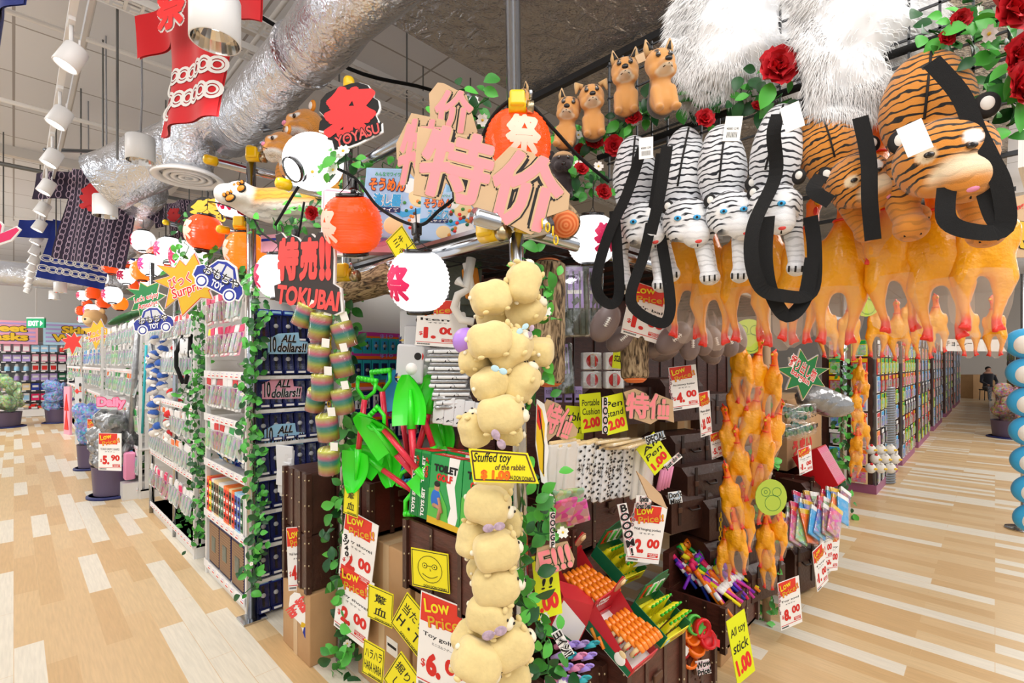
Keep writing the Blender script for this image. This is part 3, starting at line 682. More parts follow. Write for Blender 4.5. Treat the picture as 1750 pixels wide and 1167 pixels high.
def vine(path, n, L, label, mats=('leaf', 'leafdark', 'leaflime'), flowers=0, roses=(), seed=1, spread=.05, name='ivy_garland', cat='garland', group=None, fr_=.02):
    q = random.Random(seed); path = [Vector(p) for p in path]
    e = empty(name, Matrix.Translation(path[0]), label, cat, group); o = path[0]; path = [p-o for p in path]
    seg = [0]
    for a, b_ in zip(path, path[1:]): seg.append(seg[-1]+(b_-a).length)
    def at(t):
        s_ = t*seg[-1]
        for i in range(len(path)-1):
            if s_ <= seg[i+1]+1e-9: return path[i].lerp(path[i+1], (s_-seg[i])/max(seg[i+1]-seg[i], 1e-9))
        return path[-1]
    g = G(); sp_ = []
    for i in range(int(n/2)+6):
        t = i/(int(n/2)+5); sp_.append(at(t)+Vector((q.uniform(-1, 1), q.uniform(-1, 1), q.uniform(-1, 1)))*spread*.35)
    g.tube(sp_, .0028, 'stem', 5); g.obj('stem', e)
    g = G(); toV = -FW
    for i in range(n):
        p = at((i+q.random())/n)+Vector((q.uniform(-1, 1), q.uniform(-1, 1), q.uniform(-1, 1)))*spread
        nrm = (toV*1.3+Vector((q.uniform(-1, 1), q.uniform(-1, 1), q.uniform(-.3, 1)))).normalized()
        dr = Vector((q.uniform(-1, 1), q.uniform(-1, 1), q.uniform(-1, .6))); y = (dr-nrm*dr.dot(nrm)).normalized(); x = y.cross(nrm)
        M = Matrix(((x.x, y.x, nrm.x, p.x), (x.y, y.y, nrm.y, p.y), (x.z, y.z, nrm.z, p.z), (0, 0, 0, 1)))
        leafmesh(g, M, L*q.uniform(.65, 1.15), q.choice(mats))
    g.obj('leaves', e)
    for i in range(flowers):
        p = at((i+.3+.4*q.random())/flowers)+toV*.03+Vector((q.uniform(-1, 1), q.uniform(-1, 1), q.uniform(-1, 1)))*spread*.8
        g = G(); flower(g, fr(p, q.uniform(-30, 30), q.uniform(-20, 20), q.uniform(0, 70)), fr_); f = g.obj('blossom', e)
    for (p, r_) in roses:
        g = G(); flower(g, fr(Vector(p)-o, q.uniform(-20, 20), q.uniform(-15, 25)), r_, 'rose')
        leafmesh(g, fr(Vector(p)-o, 0, 0, q.uniform(0, 360)) @ Matrix.Translation((0, r_*.6, -.01)), r_*1.2, 'leaflime'); g.obj('rose', e)
    return e
class Board:
    """a flat board standing in the scene; outlines are laid out on its own plane"""
    def __init__(s, px, py, d, yaw=0, pitch=0, roll=0):
        s.M = fr(Q(px, py, d), yaw, pitch, roll); s.I = s.M.inverted(); s.g = G(); s.p0 = s.M.translation; s.n = s.M.col[2].to_3d(); s.roll = roll
    def loc(s, px, py):
        r = ray(px, py); o = Vector((0, 0, CAMZ)); t = (s.p0-o).dot(s.n)/r.dot(s.n); q = s.I @ (o+r*t); return (q.x, q.y)
    def poly(s, pts, z0, z1, mf, ms=None): s.g.prism([s.loc(*p) for p in pts], z0, z1, mf, ms); return s
    def text(s, body, x0, y0, x1, y1, z, m, bold=.02, rot=0, shear=0):
        a, b_ = s.loc(x0, (y0+y1)/2), s.loc(x1, (y0+y1)/2); c, d = s.loc((x0+x1)/2, y0), s.loc((x0+x1)/2, y1)
        w_ = math.dist(a, b_); h = math.dist(c, d); q = s.loc((x0+x1)/2, (y0+y1)/2)
        s.g.text(body, q[0], q[1], w_, h, z, m, bold, rot, shear); return s
    def line(s, pts, z, w_, m):
        q = [Vector((*s.loc(*p), 0)) for p in pts]
        for a, b_ in zip(q, q[1:]):
            n = (b_-a).normalized().cross(Vector((0, 0, 1)))*w_/2
            s.g.quad(*[(v.x, v.y, z) for v in (a-n, b_-n, b_+n, a+n)], m)
        return s
    def done(s, name, label, cat='sign', group=None):
        return one(s.g, name, s.M, label, cat, group)
def burst(cx, cy, r0, r1, n, rot=0, squash=1, js=()):
    return [(cx+math.cos(2*PI*i/(2*n)+rot)*(r1 if i % 2 else r0*(js[i//2] if js else 1)), cy+squash*math.sin(2*PI*i/(2*n)+rot)*(r1 if i % 2 else r0*(js[i//2] if js else 1))) for i in range(2*n)]
def price(px, py, hp, d, yaw, roll, item, amt, label, asp=.68, pitch=0, side=None, item2=None):
    h = hp*d/FPX; w_ = h*asp; M = fr(Q(px, py, d), yaw, pitch, roll); g = G()
    g.box((0, 0, 0), (w_, h, .003), 'paper'); z = .0022
    g.rect(-w_*.08, h*.345, w_*.8, h*.29, z, 'lowred')
    g.text('Low', -w_*.17, h*.4, w_*.52, h*.15, z+.0006, 'signred', .06, 12); g.text('Low', -w_*.17, h*.4, w_*.5, h*.14, z+.0012, 'signyellow', .015, 12)
    g.text('Price!!', w_*.05, h*.265, w_*.78, h*.13, z+.0006, 'signred', .05, 12); g.text('Price!!', w_*.05, h*.265, w_*.76, h*.12, z+.0012, 'mustard', .012, 12)
    g.text(item, 0, h*.07, w_*.82, h*.055, z, 'ink', .012)
    g.text(item2 or 'オモチャ', 0, h*-.0, w_*.45, h*.03, z, 'ink', .005)
    a, b_ = amt.split('.') if '.' in amt else (amt, None)
    g.text('$', -w_*.38, -h*.24, w_*.09, h*.09, z, 'pricered', .02)
    g.text(a+'.', -w_*.17, -h*.22, w_*.3, h*.24, z, 'pricered', .05); g.text(b_ or '00', w_*.24, -h*.16, w_*.38, h*.16, z, 'pricered', .04)
    g.rect(w_*.28, -h*.36, w_*.32, h*.07, z, 'pricered'); g.text('DON DON\nDONKI', w_*.28, -h*.36, w_*.28, h*.055, z+.0005, 'paper', .02)
    g.rect(0, -h*.42, w_*.96, h*.012, z, 'pricered'); g.text('|||||||||||||||', -w_*.3, -h*.46, w_*.3, h*.03, z, 'ink', .03)
    if side:
        for k, ch in enumerate(side):
            xx = -w_*.5+w_*.03*math.sin(k*1.3); yy = h*.3-k*h*.085
            g.text(ch, xx, yy, w_*.13, h*.075, z+.001, 'hotpink', .1, -10, keep=True); g.text(ch, xx, yy, w_*.13, h*.07, z+.0016, 'paper', .06, -10, keep=True); g.text(ch, xx, yy, w_*.12, h*.06, z+.0022, 'ink', .02, -10, keep=True)
    return one(g, 'price_sign', M, label, 'sign')
def ysign(px, py, hp, d, yaw, roll, lines, label, asp=1.0, m='signyellow', ink='ink', pitch=0, amt=None, frame=True, extra=None, brand=True):
    h = hp*d/FPX; w_ = h*asp; g = G(); z = .0022
    g.box((0, 0, 0), (w_, h, .003), m)
    if frame:
        for (cx, cy, a, b_) in ((0, h*.46, w_*.96, h*.02), (0, -h*.46, w_*.96, h*.02), (-w_*.47, 0, h*.02, h*.92), (w_*.47, 0, h*.02, h*.92)): g.rect(cx, cy, a, b_, z, ink)
    top = .36 if not amt else .38; n = len(lines); bot = -.36 if not amt else -.08
    for k, t in enumerate(lines):
        hh = (top-bot)/n; g.text(t, 0, h*(top-hh*(k+.5)), w_*(.82 if len(t) > 2 else .5), h*hh*.72, z, ink, .01, random.uniform(-3, 3), .1)
    if amt:
        g.text(amt, 0, -h*.26, w_*.8, h*.26, z, 'signred', .05, 4)
    if brand and frame: g.text('DON DON DONKI', w_*.12, -h*.42, w_*.6, h*.06, z+.0004, ink, .02)
    if extra: extra(g, w_, h, z)
    return one(g, 'hand_drawn_sign', fr(Q(px, py, d), yaw, pitch, roll), label, 'sign')
# ---------------------------------------------------------------- lanterns
def lantern(kind):
    body = {'w': 'lantern_white', 'o': 'lantern_orange', 'l': 'lantern_orange_lit'}[kind]
    e = empty('paper_lantern', Matrix.Identity(4), 'x', 'lantern')
    g = G(); prof = []; n = 44
    for i in range(n+1):
        t = i/n; a = -PI/2+PI*t; y = .5*math.sin(a)*1.02; r = .5*max(math.cos(a), 0)**.72; r = max(r, .22 if abs(y) > .42 else r)
        prof.append((r*(1+.02*math.cos(i*PI)), y*.98))
    prof = [p for p in prof if abs(p[1]) < .455]; g.lathe(prof, body, 40); b_ = g.obj('shade', e)
    g = G(); g.lathe([(.2, .45), (.235, .45), (.235, .52), (.2, .52), (.2, .45)], 'capblack', 32); g.obj('top_ring', e)
    g = G(); g.lathe([(.2, -.45), (.225, -.45), (.225, -.53), (.2, -.53)], 'capblack', 32); g.obj('bottom_ring', e)
    g = G(); g.lathe([(0, -.5), (.2, -.5)], 'lampglow' if kind == 'w' else body, 28); g.obj('bottom_cover', e)
    g = G(); g.tube([(-.2, .5, 0), (0, .66, 0), (.2, .5, 0)], .008, 'ink', 5); g.tube([(0, .66, 0), (0, 1.15, 0)], .01, 'ink', 5); g.obj('wire_handle', e)
    vs, fs, x0, x1, y0, y1 = textmesh('祭', .035); g = G(); V = []; import bmesh
    bm = bmesh.new(); bvs = [bm.verts.new((x, y, 0)) for x, y, *_ in vs]
    for f in fs:
        if len(set(f)) > 2: bm.faces.new([bvs[i] for i in f])
    bmesh.ops.triangulate(bm, faces=bm.faces[:])
    for _ in range(2): bmesh.ops.subdivide_edges(bm, edges=[e_ for e_ in bm.edges if e_.calc_length() > .1], cuts=2)
    bmesh.ops.triangulate(bm, faces=bm.faces[:]); bm.verts.index_update(); vs = [(v.co.x, v.co.y) for v in bm.verts]; fs = [tuple(v.index for v in f.verts) for f in bm.faces]; bm.free()
    for x, y, *_ in vs:
        u = (x-(x0+x1)/2)/(x1-x0)*1.05-.62; v_ = ((y-(y0+y1)/2)/(y1-y0))*.58; yy = v_; a = math.asin(max(-1, min(1, yy/.51)))
        r = .5*max(math.cos(a), .1)**.72*1.03+.004; V.append((r*math.sin(u), yy, r*math.cos(u)))
    g.add(V, fs, 'hotpink' if kind == 'w' else 'paleorange'); g.obj('festival_character', e)
    return e
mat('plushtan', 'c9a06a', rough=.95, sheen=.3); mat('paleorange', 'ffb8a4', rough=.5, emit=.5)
LP = {k: lantern(k) for k in 'wol'}; LK = {k: protos(LP[k]) for k in 'wol'}; usedL = set()
def put_lantern(kind, px, py, wpx, label, d=None, yaw=0, pitch=0, roll=0, spin=0, dia=.24):
    d = d or dia*FPX/wpx; s_ = wpx*d/FPX
    M = fr(Q(px, py, d), yaw, pitch, roll, s_) @ Matrix.Rotation(rad(spin), 4, 'Y')
    o = LP[kind] if kind not in usedL else dup(LP[kind], M, kc=LK[kind])
    o.matrix_world = M; usedL.add(kind); o['label'] = label; o['group'] = 'paper festival lanterns'; return o
for a in [('w', 716, 481, 104, 'large white lantern with a pink character, nearest the hanging bear plushes', 1.75, 0, -14, 0, 0), ('w', 536, 277, 92, 'tilted white lantern showing its round bottom, under the red festival board', 2.0, 10, 48, -35, -60),
          ('o', 603, 384, 98, 'big unlit orange lantern beside the black and red TOKUBAI board', 2.0, 0, -20, 0, -8), ('o', 885, 248, 112, 'large orange lantern with a white character behind the cardboard sign at the corner pole', 1.62, 0, -6, 0, 45),
          ('w', 1012, 410, 84, 'white lantern half hidden by the leftmost white tiger bag', 1.85, 0, -8, 0, 60), ('w', 478, 472, 76, 'white lantern half hidden behind the TOKUBAI board', 2.3, 0, -8, 0, -20),
          ('l', 420, 430, 66, 'glowing orange lantern with a bright bulb spot left of the TOKUBAI board', None, 0, -6, 0, -12), ('o', 350, 398, 60, 'orange lantern above the yellow Surprised star', None, 0, -4, -8, 0),
          ('w', 402, 345, 58, 'white lantern behind the big plush tiger paws', None, 0, -10, -15, 30), ('w', 245, 412, 36, 'white lantern hung alone right of the patterned robe', None, 0, 0, 0, -15), ('w', 290, 428, 44, 'white lantern left of the orange one over the Surprised star', None, 0, 0, 0, 5),
          ('o', 272, 440, 38, 'orange lantern behind the white lantern over the Surprised star', 5.6, 0, 0, 0, 20), ('w', 258, 453, 36, 'white lantern with red character above the green star', 5.2, 0, 0, 0, 10), ('w', 322, 440, 56, 'white lantern directly behind the top of the Surprised star', 3.6, 0, 0, 0, 0),
          ('o', 192, 455, 28, 'orange lantern just below the hem of the blue robe', None, 0, 0, 0, 0), ('w', 170, 474, 25, 'small white lantern left of the orange one below the blue robe', None, 0, 0, 0, 50), ('o', 222, 464, 24, 'small orange lantern in the cluster right of the blue robe', None, 0, 0, 0, 0),
          ('w', 216, 472, 27, 'small white lantern in the cluster right of the blue robe', 7.2, 0, 0, 0, 30), ('l', 243, 463, 34, 'bright orange lantern in the middle of the lantern cluster', 6.2, 0, 0, 0, 0), ('w', 232, 455, 24, 'small white lantern behind the bright orange one in the cluster', 8.6, 0, 0, 0, 0),
          ('w', 250, 482, 22, 'small white lantern just above the green star', 8.2, 0, 0, 0, 0), ('o', 231, 488, 19, 'small orange lantern just above the green star', 9.6, 0, 0, 0, 0), ('o', 159, 501, 21, 'little orange lantern left of the far white one', None, 0, 0, 0, 0),
          ('w', 142, 505, 18, 'little white lantern at the left edge of the far cluster', None, 0, 0, 0, 20), ('w', 192, 504, 29, 'white lantern in the centre of the far cluster', 8, 0, 0, 0, 10), ('o', 177, 516, 22, 'orange lantern behind the central far white lantern', 10, 0, 0, 0, 0),
          ('l', 205, 519, 23, 'orange lantern right of the central far white lantern', 9, 0, 0, 0, 0), ('o', 139, 531, 16, 'tiny orange lantern at the far left of the row', None, 0, 0, 0, 0), ('w', 157, 531, 23, 'white lantern low in the far cluster', 10, 0, 0, 0, 0),
          ('o', 149, 519, 15, 'tiny orange lantern behind the low white one', 13.8, 0, 0, 0, 0), ('w', 141, 545, 14, 'tiny farthest white lantern above the small yellow star', 14.5, 0, 0, 0, 0), ('o', 150, 547, 14, 'tiny farthest orange lantern above the small yellow star', 14.4, 0, 0, 0, 0)]:
    k, px, py, wp, lb, d, yw, pt, rl, spn = a; put_lantern(k, px, py, wp, lb, d, yw, pt, rl, spn)
# lantern cable with clips
def cable(pts, r, label, m='webbing', name='lantern_cable', clips=()):
    pts = [Vector(p) for p in pts]; e = empty(name, Matrix.Translation(pts[0]), label, 'cable'); o = pts[0]
    fine = []
    for i in range(len(pts)-1):
        p0, p1, p2, p3 = pts[max(i-1, 0)], pts[i], pts[i+1], pts[min(i+2, len(pts)-1)]
        for k in range(8):
            t = k/8; fine.append(.5*((2*p1)+(-p0+p2)*t+(2*p0-5*p1+4*p2-p3)*t*t+(-p0+3*p1-3*p2+p3)*t**3)-o)
    fine.append(pts[-1]-o); g = G(); g.tube(fine, r, m, 7); g.obj('cord', e)
    for c in clips:
        g = G(); q = Vector(c)-o; g.rbox(q, (.03, .03, .045), 'capblack', .006); g.tube([q, q-Vector((0, 0, .05))], .012, 'capblack', 8); g.obj('lamp_socket', e)
    return e
cable([Q(470, 385, 2.1), Q(535, 290, 2.05), Q(600, 300, 1.95), Q(648, 355, 1.9), Q(712, 385, 1.75), Q(750, 360, 1.7), Q(790, 320, 1.65), Q(835, 210, 1.6), Q(870, 172, 1.55)], .006, 'black lantern cable sagging from the corner pole past the noodle machine boxes', clips=[Q(712, 392, 1.75), Q(604, 315, 1.95)])
cable([Q(905, 176, 1.55), Q(950, 225, 1.6), Q(990, 268, 1.68), Q(1040, 310, 1.78)], .006, 'black cable running from the corner pole down behind the small dogs')
cable([Q(300, 380, 4.3), Q(345, 345, 3.6), Q(420, 365, 3.0), Q(450, 400, 2.6), Q(500, 420, 2.3), Q(520, 345, 2.25)], .005, 'thin black lantern cable left of the TOKUBAI board', clips=[Q(420, 375, 3.0), Q(505, 400, 2.3)])
for (a, b_, d) in (((716, 420), (712, 392), 1.75), ((603, 330), (604, 315), 2.0), ((420, 393), (420, 375), 3.0)):
    pass
# ================================================================ scaffold frame of the stall
X0 = 1.16; Y0 = 1.10
cp = Q(903, 860, 1.62)
pole((cp.x+.005, cp.y+.02, 0), Q(876, -20, 1.55), .024, 'tall steel corner pole carrying the string of bear plushes', 'corner_pole')
pole((X0, 2.36, 0), (X0+.03, 2.33, 2.92), .024, 'pale steel post with yellow cap behind the red festival board', cap=['b'], m='steel')
pole((.98, 3.10, 0), (.98, 3.12, 2.75), .026, 'steel post at the corner of the watch rack', cap=['b'])
g = G(); g.box((.98, 3.10, .006), (.13, .13, .012), 'steel'); one(g, 'base_plate', Matrix.Identity(4), 'square steel base plate under the watch rack post', 'plate')
pole((.97, 6.02, 0), (.97, 6.02, 2.5), .022, 'thin post in front of the blue and white plush balls')
pole((.98, 5.05, 0), (.98, 5.05, 2.5), .02, 'thin post behind the black-strapped bag')
pole((3.08, .95, 0), (3.08, .95, 2.3), .022, 'ivy-wrapped post behind the hanging rubber chicken garlands', m='woodpost')
pole((5.87, 1.09, 0), (5.87, 1.09, 2.4), .03, 'ivy-wrapped steel post at the far end of the stall')
pole((X0-.0, .98, 1.925), (X0, 3.3, 1.925), .026, 'polished steel rail along the left side of the stall above the bark log', 'scaffold_rail')
pole((X0-.2, Y0, 1.935), (6.0, Y0, 1.935), .026, 'polished steel rail running right from the corner pole', 'scaffold_rail')
pole((1.3, 1.5, 2.56), (1.3, 3.3, 2.56), .03, 'thick steel tube left of the cardboard signs', 'scaffold_rail')
pole((.9, 2.44, 2.36), (1.9, 2.44, 2.36), .024, 'short steel tube with yellow cap under the tilted white lantern', 'scaffold_rail', cap=['a'])
pole((.78, 3.2, 2.66), (1.7, 3.2, 2.66), .024, 'short steel tube with yellow cap above the plush tiger paws', 'scaffold_rail', cap=['a'])
pole(Q(378, 392, 3.0), Q(470, 410, 3.3), .022, 'short steel tube with yellow cap between two orange lanterns', 'scaffold_rail', cap=['a'])
pole(Q(283, 380, 4.6), Q(345, 394, 5.4), .022, 'far steel tube with yellow cap over the white lanterns', 'scaffold_rail', cap=['a'])
for p, yw, lb in ((Q(838, 398, 1.56), -40, 'brass and yellow clamp joining the rails at the corner pole'), (Q(900, 384, 1.55), 40, 'yellow clamp cover right of the brass joint on the corner pole'), (Q(884, 180, 1.52), 0, 'yellow clamp cover above the orange corner lantern'),
                  (Q(434, 268, 2.86), 0, 'yellow clamp on the post above the plush paws'), (Q(412, 385, 3.0), 0, 'yellow clamp between the orange lanterns'), (Q(590, 470, 2.2), -20, 'yellow clamp under the unlit orange lantern')):
    clamp(p, lb, yw, .6 if 'above the orange' in lb else .8)
def ychain(pts, label, s_=.011):
    g = G(); pts = [Vector(p) for p in pts]; L = sum((b_-a).length for a, b_ in zip(pts, pts[1:])); n = int(L/(s_*2.1)); k = 0
    for i in range(n):
        t = i/n*(len(pts)-1); j = int(t); p = pts[j].lerp(pts[j+1], t-j); R = Matrix.Rotation(PI/2*(i % 2)+.6, 4, 'Z')
        g.tube([(s_*.6*math.cos(a), 0, s_*1.3*math.sin(a)) for a in [q*PI/4 for q in range(9)]], s_*.25, 'yellow', 5, M=Matrix.Translation(p) @ R)
    return one(g, 'plastic_chain', Matrix.Identity(4), label, 'chain', 'yellow plastic chains')
ychain([Q(927, 382, 1.5), Q(945, 395, 1.5), Q(955, 425, 1.52)], 'yellow plastic chain looped on the rail right of the corner pole')
ychain([Q(565, 535, 2.12), Q(563, 620, 2.12), Q(562, 720, 2.12)], 'yellow plastic chain holding the rainbow spring cans')
ychain([Q(1232, 880, 2.55), Q(1230, 960, 2.55)], 'yellow plastic chain below the rubber chickens')
# ---------------------------------------------------------------- bark log cushions
def log(a, b_, r, label):
    a, b_ = Vector(a), Vector(b_); L = (b_-a).length; z = (b_-a).normalized(); x = z.orthogonal().normalized(); y = z.cross(x)
    M = Matrix(((x.x, y.x, z.x, a.x), (x.y, y.y, z.y, a.y), (x.z, y.z, z.z, a.z), (0, 0, 0, 1)))
    e = empty('log_cushion', M, label, 'log cushion', 'bark-print log cushions')
    g = G(); prof = [(r*.8, 0), (r*.97, .008), (r, .02)]+[(r*(1+.02*math.sin(i*2.3)), L*i/8) for i in range(1, 8)]+[(r, L-.02), (r*.97, L-.008), (r*.8, L)]
    g.lathe(prof, 'bark', 32, axis='Z'); g.obj('bark_cover', e)
    for h, s_ in ((0, -1), (L, 1)):
        g = G(); g.lathe([(r*.85, 0), (r*.6, s_*.012), (0, s_*.016)], 'cutwood', 28, axis='Z', M=Matrix.Translation((0, 0, h))); g.obj('cut_end', e)
    return e
log(QX(686, 466, 1.2), QX(560, 505, 1.2), .075, 'big bark-print log cushion lying under the rail behind the large white lantern')
log(Q(935, 655, 1.95), Q(937, 450, 1.98), .07, 'tall bark-print log cushion right of the bear plushes')
log(Q(1085, 648, 2.0), Q(1083, 560, 2.03), .056, 'short hanging bark-print log cushion behind the net balls')
log(Q(966, 383, 1.66), Q(938, 340, 2.05), .055, 'log cushion showing its orange cut end next to the cardboard sign')
# ================================================================ watch rack (end of the first gondola)
def FXm(y, z, x=.955): return Matrix.Translation((x, y, z)) @ Matrix.Rotation(rad(-90), 4, 'Z') @ Matrix.Rotation(rad(90), 4, 'X')
def FYm(x, z, y=3.12): return Matrix.Translation((x, y, z)) @ Matrix.Rotation(rad(90), 4, 'X')
def gondola(y0, y1, h, x0, x1, label, zs, panel=True, base=.1):
    e = empty('gondola_shelf', Matrix.Translation((x0, y0, 0)), label, 'shelf unit', 'white gondola shelf units'); W = x1-x0; D = y1-y0
    g = G(); g.box((W/2, D/2, base/2), (W-.02, D, base), 'rackwhite'); g.obj('plinth', e)
    if panel:
        g = G(); g.box((W/2, .03, h/2+.05), (W-.1, .02, h-.1), 'rackwhite'); g.obj('end_panel', e)
    g = G()
    for y in (.02, D-.02): g.box((.01, y, h/2), (.028, .028, h), 'rackwhite')
    ny = int(D/.1)
    for i in range(1, ny): g.box((.3, i*D/ny, h/2), (.005, .005, h), 'rackwhite')
    for k in range(int(h/.1)): g.box((.3, D/2, .1+k*.1), (.005, D, .005), 'rackwhite')
    for k in range(int(h/.075)): g.box((.15, .02, .1+k*.075), (.28, .005, .005), 'rackwhite')
    g.obj('wire_grid', e)
    g = G(); g.box((W*.5+.15, D/2, h/2), (W-.6, D-.1, h-.1), 'lightgrey'); g.obj('inner_panel', e)
    for z in zs:
        g = G(); g.box((.13, D/2, z-.008), (.27, D, .016), 'rackwhite'); s_ = g.obj('shelf_board', e)
        g = G(); g.box((-.012, D/2, z-.0), (.004, D*.98, .05), 'pricestrip')
        for i in range(int(D/.1)): g.box((-.0155, .05+i*.1, z), (.002, .062, .036), 'paper'); g.box((-.0165, .05+i*.1, z-.008), (.002, .044, .006), 'pricered'); g.box((-.0165, .04+i*.1, z+.009), (.002, .03, .004), 'lavender')
        g.obj('ticket_strip', s_)
    return e
gondola(3.15, 4.05, 2.0, .97, 2.35, 'front white shelf unit whose end carries the blue watch packs', [.08, .44, .8, 1.12, 1.42])
gondola(4.35, 6.05, 2.0, .97, 2.35, 'second white shelf unit hung with grey strap goods and ivy', [.1, .62, 1.15])
gondola(6.7, 9.3, 2.0, .97, 2.35, 'third white shelf unit behind the 5.90 bin', [.1, .55, 1.0, 1.4])
gondola(9.8, 12.6, 2.05, .95, 2.35, 'fourth white shelf unit down the left aisle', [.1, .55, 1.0, 1.4])
gondola(13.1, 16.6, 2.05, .95, 2.35, 'last white shelf unit before the far wall', [.1, .55, 1.0, 1.4])
def watchpack():
    e = empty('watch_pack', FYm(1.1, 1, 3.1), 'x', 'watch pack'); g = G()
    g.box((0, 0, .012), (.062, .19, .022), 'navy'); g.box((0, .08, .03), (.064, .03, .03), 'blue'); g.box((0, -.083, .03), (.062, .022, .03), 'navy'); g.box((0, .08, .0465), (.05, .014, .002), 'lightblue'); g.box((0, -.083, .0465), (.045, .012, .002), 'paper'); g.obj('card', e)
    g = G(); g.box((0, -.005, .024), (.014, .12, .004), 'ink'); g.lathe([(0, .03), (.013, .03), (.014, .024)], 'lightgrey', 14, axis='Z'); g.obj('watch', e)
    g = G(); g.box((0, -.003, .026), (.052, .13, .03), 'clearplastic'); g.obj('blister', e)
    return e
wp = watchpack(); kc = protos(wp); first = True
colw = ['leftmost', 'second', 'third', 'fourth', 'fifth', 'rightmost']
for j in range(9):
    z = 1.72-j*.2
    for i in range(6):
        M = FYm(1.045+i*.072, z-(.012 if j == 8 else 0), 3.135) @ Matrix.Rotation(rad(-8), 4, 'X')
        lb = 'blue watch pack, %s, in the %s row' % (colw[i]+('' if i in (0, 5) else ' from the left'), (ORD[j]+' highest') if j < 8 else 'bottom')
        if first: wp.matrix_world = M; wp['label'] = lb; wp['group'] = 'blue watch packs on the rack'; first = False
        else: dup(wp, M, lb, 'blue watch packs on the rack', kc)
for k, (px, py, c) in enumerate(((487, 588, 'skyblue'), (477, 665, 'pink'), (481, 743, 'skyblue'))):
    bd = Board(px, py, 2.98, YR, 0, 0); x0, x1 = px-27, px+37
    for off, mm, zz in ((.09, c, .002), (.06, 'paper', .003), (.024, 'ink', .004)):
        bd.text('10', x0+1, py-13, x0+12, py+14, zz, mm, off).text('ALL', x0+20, py-16, x0+46, py-3, zz, mm, off, 0, .3).text('dollars!!', x0+14, py-2, x1, py+14, zz, mm, off, 0, .2)
    bd.poly([(x0-2, py-8), (x0+16, py-18), (x0+50, py-20), (x0+52, py-5), (x1+2, py-4), (x1, py+16), (x0-2, py+17)], -.004, .0012, {'skyblue': 'lightblue', 'pink': 'bannerpink'}[c])
    bd.done('dollar_sign', ['pale blue sign reading ALL 10 dollars, topmost on the watch rack', 'pink sign reading ALL 10 dollars in the middle of the watch rack', 'pale blue sign reading ALL 10 dollars, lowest on the watch rack'][k])
for j in range(8):
    g = G(); g.box((0, 0, 0), (.44, .022, .012), 'rackwhite')
    for i in range(5): g.box((-.17+i*.085, 0, .007), (.05, .016, .002), 'paper')
    one(g, 'hook_rail', FYm(1.215, 1.612-j*.2, 3.085), 'white hook rail of the watch rack, %s from the top' % ORD[j], 'rail', 'white rails of the watch rack')
# the stretch of rack seen behind the spring cans: coloured price strips and watch boxes
def bx2(w_, h, dd, c, fill):
    g = G(); g.box((0, 0, dd/2), (w_, h, dd), c); g.box((0, .004, dd+.001), (w_*.7, h*.62, .002), fill); g.tube([(0, -h*.25, dd+.004), (0, h*.25, dd+.004)], .005, 'ink', 6); g.lathe([(0, .01), (.012, .01), (.013, 0)], 'grey', 12, axis='Z', M=Matrix.Translation((0, 0, dd+.002))); return g
strips = [(1.69, 'magenta', 'purple'), (1.55, 'magenta', 'purple'), (1.335, 'orange', 'orange'), (1.12, 'magenta', 'lower purple')]
for k, (z, c, nm) in enumerate(strips):
    g = G(); g.box((0, 0, .01), (.62, .05, .012), c); g.box((0, -.012, .0165), (.62, .02, .002), 'orange' if c == 'magenta' else 'pink')
    g.text('$%d  $%d  $%d' % ((10, 10, 10) if c == 'magenta' else (20, 20, 20)), .1, 0, .4, .028, .02, 'violet' if c == 'magenta' else 'brown', .02)
    one(g, 'price_strip', FYm(1.93, z, 3.14), ['topmost magenta price strip partly behind the log cushion', 'magenta price strip reading 10 dollars under the teal packs', 'orange price strip reading 20 dollars', 'lowest magenta price strip behind the green toy spades'][k], 'price strip')
pk = {}
for r_, (z, c, f_, n, nm, w_, h) in enumerate([(1.62, 'teal', 'skyblue', 9, 'teal watch pack above the upper 10 dollar strip', .062, .11), (1.45, 'teal', 'navy', 9, 'teal watch pack between the two upper strips', .062, .14), (1.225, 'navy', 'white', 9, 'white-faced watch box below the 20 dollar strip', .058, .15), (1.01, 'navy', 'white', 9, 'white-faced watch box on the lowest strip', .058, .15)]):
    g = bx2(w_, h, .03, c, f_); me = g.mesh('watch_box')
    for i in range(n):
        o = bpy.data.objects.new('watch_box', me); COL.objects.link(o); o.matrix_world = FYm(1.66+i*.068, z, 3.15)
        tag(o, nm+', '+ORD[i]+' from the left', 'watch box', 'watch boxes behind the spring cans')
# ---------------------------------------------------------------- goods on the aisle side of the shelf units
def blister(w_, h, head, body, win='toybag'):
    g = G(); g.box((0, 0, .004), (w_, h, .006), body); g.box((0, h*.36, .009), (w_*.96, h*.22, .004), head); g.box((0, -h*.1, .012), (w_*.8, h*.6, .012), win); g.rbox((0, -h*.1, .014), (w_*.86, h*.66, .03), 'clearplastic', .008, n=1); g.box((0, -h*.45, .01), (w_*.5, h*.06, .004), 'paper'); return g.mesh('hanging_pack')
BM = [blister(.09, .2, a, b_, c) for a, b_, c in (('hotpink', 'bannerpink', 'toybag'), ('red', 'white', 'toybag'), ('white', 'lightgrey', 'greybag'), ('skyblue', 'white', 'bluebag'), ('signyellow', 'white', 'toybag'), ('green', 'white', 'greencandy'), ('white', 'white', 'greybag'), ('orange', 'paper', 'greybag'))]
BN = ['pink-headed toy pack', 'red-headed toy pack', 'clear grey hanging pack', 'sky blue hanging pack', 'yellow-headed toy pack', 'green-headed pack', 'white hanging pack', 'orange-labelled white pack']
q = random.Random(5)
